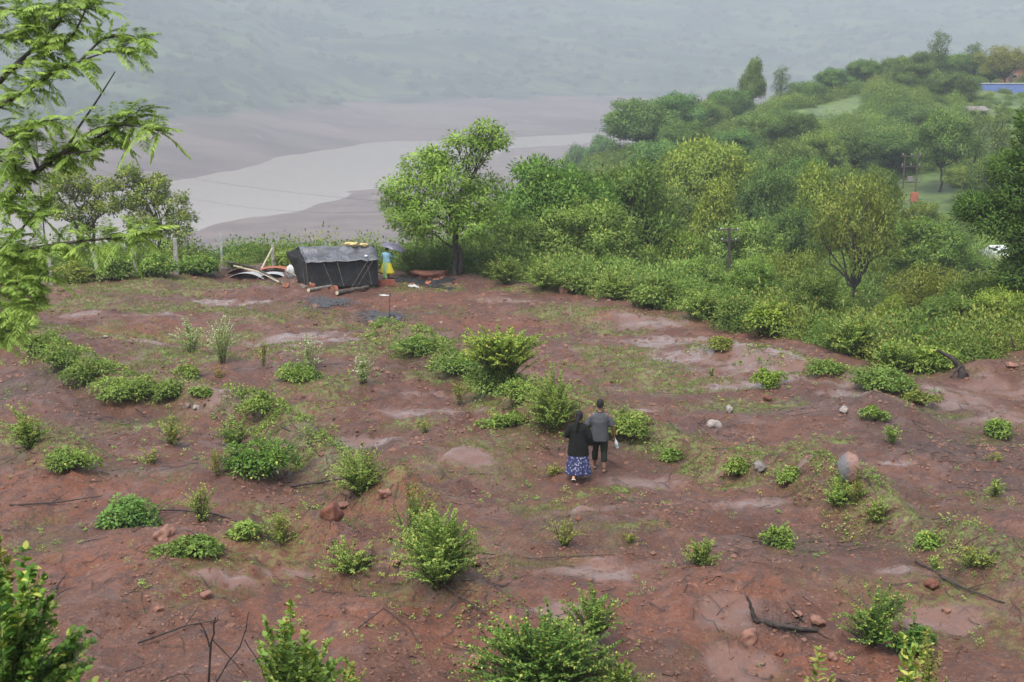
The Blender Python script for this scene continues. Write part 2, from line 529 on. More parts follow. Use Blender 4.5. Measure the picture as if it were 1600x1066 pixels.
# soil of the field and the slopes
def soil_mat():
    m, nt, N, Lk = newmat('soil')
    pos = geo_pos(nt)
    grass = attr_n(nt, "grass"); wet = attr_n(nt, "wet"); dark = attr_n(nt, "dark"); red = attr_n(nt, "red"); zone = attr_n(nt, "zone"); mud = attr_n(nt, "mud")
    n_big = noise_n(nt, 0.55, 4, 0.55, pos, 0.4)
    n_mid = noise_n(nt, 3.2, 5, 0.62, pos)
    n_fine = noise_n(nt, 17.0, 4, 0.65, pos)
    c = mixc(nt, ramp_n(nt, n_big, 0.35, 0.65), (0.072, 0.029, 0.0165), (0.112, 0.048, 0.029))
    c = mixc(nt, math_n(nt, 'MULTIPLY', red, 0.8), c, (0.142, 0.050, 0.025))
    c = mixc(nt, math_n(nt, 'MULTIPLY', dark, 0.75), c, (0.052, 0.032, 0.027))
    c = mixc(nt, math_n(nt, 'MULTIPLY', ramp_n(nt, n_mid, 0.48, 0.60), 0.7), c, (0.058, 0.031, 0.025))
    c = mixc(nt, math_n(nt, 'MULTIPLY', ramp_n(nt, n_fine, 0.54, 0.66), 0.5), c, (0.20, 0.105, 0.075))
    c = mixc(nt, math_n(nt, 'MULTIPLY', ramp_n(nt, n_fine, 0.46, 0.34), 0.6), c, (0.045, 0.025, 0.021))
    # thin sprouting grass between the clods
    gn = noise_n(nt, 5.0, 5, 0.7, pos)
    gf = math_n(nt, 'MULTIPLY', grass, ramp_n(nt, gn, 0.42, 0.60), clamp=True)
    gcol = mixc(nt, ramp_n(nt, n_fine, 0.3, 0.7), (0.085, 0.120, 0.026), (0.165, 0.200, 0.050))
    c = mixc(nt, math_n(nt, 'MULTIPLY', gf, 0.85), c, gcol)
    # wooded slopes: litter and green ground cover
    wc = mixc(nt, ramp_n(nt, noise_n(nt, 0.12, 5, 0.6, pos), 0.4, 0.6), (0.058, 0.098, 0.022), (0.110, 0.160, 0.038))
    wc = mixc(nt, math_n(nt, 'MULTIPLY', ramp_n(nt, noise_n(nt, 0.7, 4, 0.6, pos), 0.48, 0.62), 0.7), wc, (0.060, 0.080, 0.026))
    c = mixc(nt, zone, c, wc)
    mc = mixc(nt, ramp_n(nt, noise_n(nt, 0.05, 6, 0.6, pos), 0.35, 0.65), (0.090, 0.060, 0.047), (0.145, 0.100, 0.080))
    c = mixc(nt, mud, c, mc)
    p = N.new("ShaderNodeBsdfPrincipled")
    wn_ = math_n(nt, 'MULTIPLY', wet, ramp_n(nt, noise_n(nt, 2.2, 5, 0.65, pos), 0.33, 0.42), clamp=True)
    film = ramp_n(nt, noise_n(nt, 1.3, 6, 0.68, pos, 0.3), 0.52, 0.60)
    wn_ = math_n(nt, 'MAXIMUM', wn_, math_n(nt, 'MULTIPLY', film, math_n(nt, 'SUBTRACT', 0.30, math_n(nt, 'MULTIPLY', zone, 0.30))))
    c = mixc(nt, math_n(nt, 'MULTIPLY', wn_, 0.45), c, (0.19, 0.115, 0.090))  # pale sky sheen on the wet soil, mixed into the base colour
    Lk.new(c, p.inputs["Base Color"])
    Lk.new(math_n(nt, 'MULTIPLY_ADD', wn_, -0.40, 0.62), p.inputs["Roughness"])
    Lk.new(math_n(nt, 'MULTIPLY_ADD', wn_, 0.22, 0.36), p.inputs["Specular IOR Level"])
    bsum = math_n(nt, 'ADD', math_n(nt, 'MULTIPLY', n_mid, 0.6), math_n(nt, 'MULTIPLY', n_fine, 0.35))
    bsum = math_n(nt, 'ADD', bsum, math_n(nt, 'MULTIPLY', noise_n(nt, 55.0, 3, 0.6, pos), 0.12))
    bp = N.new("ShaderNodeBump"); bp.inputs["Distance"].default_value = 0.09
    Lk.new(bsum, bp.inputs["Height"])
    Lk.new(math_n(nt, 'MULTIPLY_ADD', wn_, -0.72, 0.9), bp.inputs["Strength"])
    Lk.new(bp.outputs[0], p.inputs["Normal"])
    o = N.new("ShaderNodeOutputMaterial"); Lk.new(p.outputs[0], o.inputs["Surface"])
    return m
M['soil'] = soil_mat()

# ------------------------------------------------------------------ what grows or lies where on the field (ellipses on the ground)
def ell(px, py, hw, hh):
    x, y = field_pt(px, py)
    k = y / F
    h = 8.25 + 0.043 * y
    return x, y, hw * k, max(hh * y * y / (F * h), hw * k * 0.25)

WET = [ell(*q) for q in [(335, 468, 42, 5), (400, 470, 30, 5), (240, 494, 46, 6), (455, 522, 75, 9), (520, 540, 60, 8), (235, 526, 30, 4), (130, 492, 30, 4),
       (1110, 556, 100, 13), (1220, 583, 110, 9), (1010, 498, 60, 9), (1060, 528, 70, 10), (1160, 572, 90, 10), (1290, 604, 80, 8), (1400, 632, 80, 9), (1480, 622, 90, 12), (1560, 650, 70, 12), (1180, 598, 40, 5), (1345, 622, 70, 7), (1545, 610, 85, 16), (1585, 640, 40, 10), (1235, 722, 62, 9),
       (1385, 735, 42, 7), (1170, 795, 52, 8), (1160, 1015, 60, 26), (1140, 965, 52, 22), (935, 800, 60, 14), (920, 900, 70, 18), (330, 636, 30, 8), (660, 520, 40, 6),
       (680, 612, 50, 6), (690, 650, 60, 6), (640, 655, 40, 5), (1020, 520, 60, 6), (1060, 500, 60, 6), (1000, 640, 30, 4), (345, 932, 50, 10), (440, 905, 40, 8),
       (1480, 960, 80, 18), (1430, 900, 60, 10), (860, 960, 40, 16), (1240, 770, 40, 5), (560, 690, 60, 8), (730, 720, 60, 10), (1000, 740, 70, 10), (780, 470, 60, 6), (1130, 605, 60, 5)]]
GRASS = [ell(*q) for q in [(180, 455, 130, 10), (320, 442, 110, 10), (110, 475, 60, 14), (270, 480, 110, 9), (400, 492, 60, 8), (330, 515, 90, 8), (200, 520, 60, 8), (440, 540, 60, 14),
       (1000, 575, 90, 26), (1080, 600, 90, 18), (960, 545, 60, 12), (1160, 630, 70, 14), (890, 490, 70, 12), (960, 505, 60, 7), (1290, 596, 90, 8), (1200, 570, 60, 6),
       (680, 540, 70, 14), (560, 560, 60, 10), (1170, 700, 80, 16), (1120, 730, 60, 12), (1180, 760, 60, 10), (900, 620, 60, 10), (320, 560, 90, 12), (180, 560, 60, 10), (260, 545, 60, 10),
       (500, 610, 70, 16), (470, 640, 50, 14), (640, 560, 60, 10), (1040, 700, 60, 12), (940, 760, 60, 8), (1320, 770, 70, 10), (1420, 835, 50, 12), (1530, 900, 60, 10), (560, 500, 60, 7),
       (760, 640, 40, 12), (640, 670, 40, 10), (860, 780, 60, 8), (1270, 690, 60, 8), (1460, 640, 60, 8), (850, 440, 60, 7), (700, 450, 30, 5), (880, 640, 70, 20), (60, 520, 60, 14),
       (1000, 830, 50, 8), (420, 800, 60, 12), (240, 660, 60, 10), (800, 452, 50, 6), (660, 590, 40, 8)]]
DARK = [ell(*q) for q in [(1500, 690, 150, 40), (1270, 640, 140, 20), (1570, 760, 80, 30), (480, 700, 60, 14), (440, 740, 110, 20), (560, 700, 60, 10), (60, 600, 110, 30), (160, 650, 80, 14),
       (880, 820, 60, 12), (240, 745, 80, 14), (700, 580, 60, 12), (1090, 660, 60, 10), (1460, 640, 90, 16), (1560, 900, 60, 14), (1300, 850, 200, 25), (1230, 970, 100, 16), (940, 700, 80, 14),
       (650, 930, 60, 12), (720, 960, 50, 14), (480, 585, 60, 8), (380, 640, 60, 8)]]
RED = [ell(*q) for q in [(240, 900, 260, 60), (560, 980, 260, 70), (120, 770, 180, 40), (1130, 935, 110, 24), (950, 492, 55, 9), (220, 515, 110, 10), (660, 470, 90, 8), (560, 480, 60, 6), (420, 450, 70, 6),
       (560, 640, 120, 10), (1300, 1000, 200, 60), (1090, 655, 60, 8), (1560, 580, 60, 8), (600, 790, 80, 18), (700, 850, 60, 20), (980, 960, 200, 60), (780, 500, 80, 8), (160, 600, 40, 8),
       (1120, 520, 60, 8), (1200, 545, 60, 6)]]

def mask(x, y, ells, soft=0.5, nz=0.55):
    m = np.zeros(np.shape(x))
    wob = nz * fbm(x, y, 1.3, 3, 0.6, 21.0)
    for ex, ey, a, b in ells:
        sel = (np.abs(x - ex) < a * 2.2) & (np.abs(y - ey) < b * 2.2)
        if not sel.any(): continue
        d = np.sqrt(((x[sel] - ex) / a) ** 2 + ((y[sel] - ey) / b) ** 2) + wob[sel]
        m[sel] = np.maximum(m[sel], 1 - sstep(1 - soft, 1 + soft, d))
    return m

def surf_masks(x, y):
    u = np.clip(x / np.maximum(y, 8.0), -0.7, 0.7)
    d = y - ye_of(u)
    zone = sstep(0.3, 3.5, d + 1.2 * fbm(x, y, 2.5, 2, 0.5, 9.0))
    bankz = 1 - sstep(11.0, 14.5, y)
    zr = base_rel(x, y) + relief(x, y)
    mud = 1 - sstep(-91.0, -86.5, zr + 1.6 * fbm(x, y, 40.0, 3))
    gr = mask(x, y, GRASS)
    gr = np.maximum(gr, 0.4 * np.clip(fbm(x, y, 4.0, 3, 0.55, 70.0) - 0.2, 0, 1) * 2)
    for b in BUNDS[:3] + BUNDS[4:]:
        gr = np.maximum(gr, 0.8 * np.exp(-(seg_dist(x, y, b) / 0.7) ** 2))
    gr = np.maximum(gr * (1 - zone), bankz * 0.8)
    wet = mask(x, y, WET, 0.35)
    return dict(zone=np.maximum(zone, 0), mud=mud, grass=np.clip(gr * (1 - wet), 0, 1), wet=wet, dark=mask(x, y, DARK, 0.8) * (1 - zone), red=mask(x, y, RED, 0.8) * (1 - zone))

# ------------------------------------------------------------------ ground sheet
def axis_grow(start, step, end, g):
    out = []; v = start
    while v < end:
        step *= g; v += step; out.append(v)
    return out

def build_ground():
    xs = list(np.arange(-25, 27.001, 0.125))
    right = [v for v in axis_grow(27, 0.12, 2200, 1.10)]
    left = [-v for v in axis_grow(25, 0.12, 2200, 1.10)]
    X = np.array(sorted(left) + xs + right)
    ys = []; v = 13.0; st = 0.07
    while v < 63: ys.append(v); st = 0.08 + 0.17 * (v - 13) / 50; v += st
    ys += axis_grow(ys[-1], 0.25, 2600, 1.045)
    back = sorted([13.0 - (q - 13.0) for q in axis_grow(13.0, 0.15, 80, 1.09)])
    Y = np.array(back + ys)
    gx, gy = np.meshgrid(X, Y)
    z = ground(gx, gy)
    V = np.stack([gx, gy, z], -1).reshape(-1, 3)
    nx, ny = len(X), len(Y)
    i = np.arange(ny - 1)[:, None] * nx + np.arange(nx - 1)[None]
    q = np.stack([i, i + 1, i + nx + 1, i + nx], -1).reshape(-1, 4)
    mb = MB(); mb.add(V, q)
    o = mb.build('ground', M['soil'], smooth=True)
    me = o.data
    for k, a in surf_masks(gx.ravel(), gy.ravel()).items():
        at = me.attributes.new(k, 'FLOAT', 'POINT'); at.data.foreach_set("value", a.astype(np.float32))
    props(o, kind='structure')
    print('ground', nx, ny, len(q))
build_ground()

# ------------------------------------------------------------------ reservoir
def water_mat():
    m, nt, N, Lk = newmat('water')
    p = N.new("ShaderNodeBsdfPrincipled")
    p.inputs["Base Color"].default_value = (0.27, 0.222, 0.182, 1)
    p.inputs["Roughness"].default_value = 0.18
    p.inputs["IOR"].default_value = 1.33
    bp = N.new("ShaderNodeBump"); bp.inputs["Strength"].default_value = 0.25; bp.inputs["Distance"].default_value = 0.05
    Lk.new(noise_n(nt, 0.8, 3, 0.6, geo_pos(nt)), bp.inputs["Height"]); Lk.new(bp.outputs[0], p.inputs["Normal"])
    o = N.new("ShaderNodeOutputMaterial"); Lk.new(p.outputs[0], o.inputs["Surface"])
    return m
LAKE = CAMZ - 100.0
mb = MB()
gx, gy = np.meshgrid(np.linspace(-1500, 1500, 37), np.linspace(500, 1800, 17))
V = np.stack([gx, gy, np.full_like(gx, LAKE)], -1).reshape(-1, 3)
i = np.arange(16)[:, None] * 37 + np.arange(36)[None]
mb.add(V, np.stack([i, i + 1, i + 38, i + 37], -1).reshape(-1, 4))
props(mb.build('lake_water', water_mat()), kind='structure')

# ------------------------------------------------------------------ far hillside across the water
_fpx = np.array([-400, 0, 250, 400, 440, 600, 700, 800, 950, 1200, 2000.])
_fD = np.array([470, 500, 548, 612, 672, 768, 780, 812, 850, 880, 900.])
_fu = (_fpx - 800) / F

def far_rel(x, y):
    return 1.667 * far_rel0(np.asarray(x) / 1.667, np.asarray(y) / 1.667)

def far_rel0(x, y):
    u = x / np.maximum(y, 50)
    s = y - np.interp(u, _fu, _fD) + 10 * fbm(x, y, 60, 3, 0.5, 3.0)
    r = np.where(s < 0, -60.0 + s * 0.12, -60.0 + 24 * sstep(-60, 260, s) - 24 * sstep(-60, 260, 0.0))
    h = np.clip(s - 190, 0, None)
    r = r + 0.26 * h - 0.06 * np.clip(h - 260, 0, None) + np.clip(h / 120, 0, 1) * (16 * fbm(x, y, 240, 3, 0.5, 8.0) + 3 * fbm(x, y, 45, 3, 0.5, 1.0))
    r = r + np.clip(s / 60, 0, 1) * 1.6 * fbm(x, y, 40, 4, 0.5, 6.0)
    return np.minimum(r, 92 + 6 * np.tanh((r - 92) / 30))

def far_mat():
    m, nt, N, Lk = newmat('far_hillside')
    pos = geo_pos(nt)
    mp = N.new("ShaderNodeMapping"); mp.inputs["Scale"].default_value = (0.35, 1, 1.0); Lk.new(pos, mp.inputs["Vector"])
    veg = attr_n(nt, "veg")
    g = mixc(nt, ramp_n(nt, noise_n(nt, 0.024, 7, 0.72, mp.outputs[0]), 0.42, 0.62), (0.022, 0.036, 0.016), (0.074, 0.104, 0.040))
    g = mixc(nt, ramp_n(nt, noise_n(nt, 0.03, 5, 0.7, mp.outputs[0]), 0.50, 0.62), g, (0.016, 0.036, 0.012))
    b = mixc(nt, ramp_n(nt, noise_n(nt, 0.015, 6, 0.6, mp.outputs[0]), 0.35, 0.65), (0.078, 0.055, 0.044), (0.132, 0.096, 0.079))
    b = mixc(nt, ramp_n(nt, noise_n(nt, 0.07, 5, 0.7, mp.outputs[0]), 0.56, 0.72), b, (0.20, 0.14, 0.11))
    p = N.new("ShaderNodeBsdfPrincipled"); p.inputs["Roughness"].default_value = 0.9; p.inputs["Specular IOR Level"].default_value = 0.1
    Lk.new(mixc(nt, veg, b, g), p.inputs["Base Color"])
    o = N.new("ShaderNodeOutputMaterial"); Lk.new(p.outputs[0], o.inputs["Surface"])
    return m

def build_far():
    X = np.linspace(-1100, 1200, 231) * 1.667; Y = np.concatenate([np.linspace(440, 1000, 151), np.linspace(1006, 1540, 77)]) * 1.667
    gx, gy = np.meshgrid(X, Y)
    r = far_rel(gx, gy)
    V = np.stack([gx, gy, CAMZ + r], -1).reshape(-1, 3)
    nx, ny = len(X), len(Y)
    i = np.arange(ny - 1)[:, None] * nx + np.arange(nx - 1)[None]
    mb = MB(); mb.add(V, np.stack([i, i + 1, i + nx + 1, i + nx], -1).reshape(-1, 4))
    o = mb.build('far_hillside', far_mat(), smooth=True)
    veg = sstep(-75.5, -70.5, r + 4.0 * fbm(gx, gy, 80, 3, 0.5, 2.0)).ravel()
    at = o.data.attributes.new('veg', 'FLOAT', 'POINT'); at.data.foreach_set("value", veg.astype(np.float32))
    props(o, kind='structure')
build_far()

# ------------------------------------------------------------------ rain haze over the valley
def build_haze():
    m, nt, N, Lk = newmat('haze')
    v = N.new("ShaderNodeVolumePrincipled")
    v.inputs["Color"].default_value = (0.515, 0.552, 0.63, 1)
    v.inputs["Density"].default_value = HAZE
    v.inputs["Anisotropy"].default_value = 0.0
    o = N.new("ShaderNodeOutputMaterial"); Lk.new(v.outputs[0], o.inputs["Volume"])
    mb = MB(); z0, z1 = LOWEST - 1.0, CAMZ + 175.0
    mb.box((0, 1290, (z0 + z1) / 2), (4900, 2920, z1 - z0))
    props(mb.build('haze', m), kind='stuff')
HAZE = 0.00058
LOWEST = min(float(np.array([v.co.z for v in bpy.data.objects[n_].data.vertices]).min()) for n_ in ('ground', 'far_hillside'))
build_haze()
# ------------------------------------------------------------------ trees: prototypes
def curve_pts(a, b, n=6, bend=0.15, R=None, sag=0.0):
    a = np.asarray(a, float); b = np.asarray(b, float)
    t = np.linspace(0, 1, n)[:, None]
    L = np.linalg.norm(b - a)
    off = R.normal(size=3) * bend * L
    p = a + (b - a) * t + off * np.sin(np.pi * t) * 0.6 + np.array([0, 0, 1.0]) * (sag * L) * np.sin(np.pi * t)
    p[1:-1] += R.normal(size=(n - 2, 3)) * 0.03 * L
    return p

def make_tree_mesh(seed, H, CW, lobes, leaf, leafL, leafW, clusters=40, per=24, crad=0.34, droop=0.3, bark='bark', trunks=((0, 0),), tr=0.11, fork=0.35, holes=0.0, flat=0.75, tipf=0.06, shell=0.62):
    """lobes: list of (x, y, z, rx, rz) in metres; returns (trunk mesh, crown mesh)"""
    R = rng(seed)
    tb, cb = MB(), MB()
    lob = np.array(lobes, float)
    ends = []
    for k, (tx, ty) in enumerate(trunks):
        mine = [l for j, l in enumerate(lob) if j % len(trunks) == k]
        zf = H * fork * R.uniform(0.85, 1.15)
        cen = np.mean([l[:2] for l in mine], 0)
        top = np.array([tx * 0.6 + cen[0] * 0.4, ty * 0.6 + cen[1] * 0.4, zf])
        p = curve_pts((tx, ty, -0.4), top, 7, 0.05, R)
        tb.tube(p, np.linspace(tr * 1.35, tr * 0.85, 7), 9)
        for l in mine:
            zl = l[2] - 0.25 * l[4]
            st = p[-1] if zl > zf * 0.9 else p[4]
            e = np.array([l[0], l[1], zl])
            q = curve_pts(st, e, 7, 0.12, R, 0.05)
            r0 = tr * R.uniform(0.45, 0.65)
            tb.tube(q, np.linspace(r0, 0.02, 7), 6)
            for _ in range(4):
                d = rand_unit(R, 1)[0] * np.array([l[3], l[3], l[4]]) * 0.75
                d[2] = abs(d[2]) * 0.8
                s0 = q[R.integers(3, 6)]
                tb.tube(curve_pts(s0, np.array(l[:3]) + d, 5, 0.12, R), np.linspace(0.028, 0.008, 5), 5)
    for l in lob:
        c = np.array(l[:3]); rx, rz = l[3], l[4]
        nC = max(6, int(clusters * (rx / 1.0) ** 1.6))
        dirs = rand_unit(R, nC * 2)
        dirs = dirs[dirs[:, 2] > R.uniform(-0.75, 0.1, len(dirs))][:nC]
        rad = R.uniform(shell, 1.06, len(dirs)) ** 0.7
        cen = c + dirs * rad[:, None] * np.array([rx, rx, rz])
        cvar = np.clip(R.normal(0.5, 0.30, len(cen)), 0, 1)
        if holes > 0:
            keep = R.random(len(cen)) > holes
            cen, dirs, cvar = cen[keep], dirs[keep], cvar[keep]
        n = len(cen) * per
        ci = np.repeat(np.arange(len(cen)), per)
        loc = R.normal(size=(n, 3)) * crad * np.array([1, 1, flat]) * 0.62
        P = cen[ci] + loc
        D = nrm(loc * 1.2 / crad + dirs[ci] * 0.8 + R.normal(size=(n, 3)) * 0.5 + np.array([0, 0, -droop]))
        Nn = nrm(dirs[ci] * 0.7 + np.array([0, 0, 0.7]) + R.normal(size=(n, 3)) * 0.35)
        cn = nrm((P - c) / np.array([rx, rx, rz]) * 0.9 + loc / crad * 0.55 + np.array([0, 0, 0.25]) + R.normal(size=(n, 3)) * 0.14)
        v = np.clip(cvar[ci] + R.normal(0, 0.06, n), 0, 1)
        v = np.where(R.random(n) < 0.35 * tipf * (0.3 + 1.4 * cvar[ci]), 1.2, v)
        leaves(cb, P, D, Nn, leafL * R.uniform(0.7, 1.25, n), leafW * R.uniform(0.75, 1.2, n), 0, v, cn=cn)
    return tb.mesh('trunk', M[bark], True), cb.mesh('crown', M[leaf])

def round_lobes(seed, H, CW, base=0.32, n=12, top=1.0, cone=0.0):
    R = rng(seed); out = []
    n = int(n * 1.9)
    zc = H * (base + 1) / 2; hz = H * (1 - base) / 2
    for k in range(n):
        c = 1 - 1.72 * (k + 0.5) / n               # from the top down to the skirt
        s_ = math.sqrt(max(0, 1 - c * c))
        a = k * 2.39996 + R.uniform(-0.35, 0.35)
        rr = CW * 0.5 * s_ * R.uniform(0.45, 0.92)
        if cone: rr *= 1.15 - cone * 0.55 * (c + 1) / 1.0 if c > -0.3 else 1.0
        rx = CW * 0.5 * R.uniform(0.20, 0.40)
        z = zc + hz * c * R.uniform(0.55, 0.92)
        out.append((rr * math.cos(a), rr * math.sin(a), z, rx, rx * R.uniform(0.55, 0.8)))
    for j in range(3):
        out.append((R.uniform(-.12, .12) * CW, R.uniform(-.12, .12) * CW, zc + hz * R.uniform(-0.3, 0.3), CW * 0.24, CW * 0.2))
    return out

PROTO = {}
def proto(key, H, CW, **kw):
    PROTO[key] = (H, CW, make_tree_mesh(H=H, CW=CW, **kw))

# shapes 6 m tall, 6 m wide, scaled where they stand
proto('round_a', 6, 6, seed=11, lobes=round_lobes(11, 6, 6, 0.30, 13), leaf='leaf_mid', leafL=0.20, leafW=0.105, clusters=46, per=27, droop=0.45)
proto('round_b', 6, 6, seed=12, lobes=round_lobes(12, 6, 6, 0.26, 15), leaf='leaf_mid', leafL=0.19, leafW=0.105, clusters=42, per=28, droop=0.3)
proto('bright_a', 6, 6, seed=13, lobes=round_lobes(13, 6, 6, 0.28, 14), leaf='leaf_bright', leafL=0.21, leafW=0.105, clusters=44, per=27, droop=0.6)
proto('bright_b', 6, 6, seed=14, lobes=round_lobes(14, 6, 5, 0.22, 13, cone=0.75), leaf='leaf_bright', leafL=0.20, leafW=0.105, clusters=44, per=27, droop=0.5)
proto('dark_a', 6, 6, seed=15, lobes=round_lobes(15, 6, 6, 0.24, 16), leaf='leaf_dark', leafL=0.20, leafW=0.10, clusters=48, per=28, droop=0.6)
proto('dark_b', 6, 6, seed=16, lobes=round_lobes(16, 6, 5.4, 0.30, 11), leaf='leaf_dark', leafL=0.20, leafW=0.10, clusters=46, per=28, droop=0.5)
proto('airy', 6, 6, seed=17, lobes=round_lobes(17, 6, 6.2, 0.38, 8), leaf='leaf_yellow', leafL=0.16, leafW=0.08, clusters=52, per=15, droop=0.2, crad=0.28, holes=0.12, tr=0.10, fork=0.3)
proto('tall', 6, 4, seed=18, lobes=[(0.1, 0, 2.4, .8, .6), (-.7, .3, 3.0, .7, .6), (.6, -.3, 3.3, .75, .6), (-.2, .1, 4.0, .8, .6), (.5, .3, 4.5, .6, .5), (-.5, -.2, 5.0, .65, .5), (0.05, 0, 5.6, .5, .4)],
      leaf='leaf_mid', leafL=0.18, leafW=0.09, clusters=44, per=18, droop=0.3, fork=0.45)

def place_tree(key, px, D, top_py, w_px, label, name='broadleaf_tree', cat='tree', tint=(1, 1, 1), group=None, rz=None, hmin=2.5, zoff=0.0):
    H0, W0, (tm, cm) = PROTO[key]
    x = (px - 800) / F * D * 1.0
    x = x_at(px, top_py + 30, D)
    z = float(ground(np.array(x), np.array(D))) + zoff
    H = max(hmin, z_at(top_py, D) - z)
    W = w_px * D / F * (1.17 if D < 100 else 1.05)
    if H < 0.9 * W:
        z -= 0.9 * W - H; H = 0.9 * W
    s = (W / W0, W / W0, H / H0)
    R = random.Random(int(px * 7 + D * 13))
    t = thing(name, label, cat, (x, D, z), R.uniform(0, 6.28) if rz is None else rz, group, s)
    for nm, me in (('trunk', tm), ('crown', cm)):
        o = link(nm, me, t)
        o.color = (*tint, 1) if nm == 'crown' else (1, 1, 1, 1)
    return t

WOOD = 'trees on the wooded slope to the right'
RIDGE = 'trees along the ridge skyline'
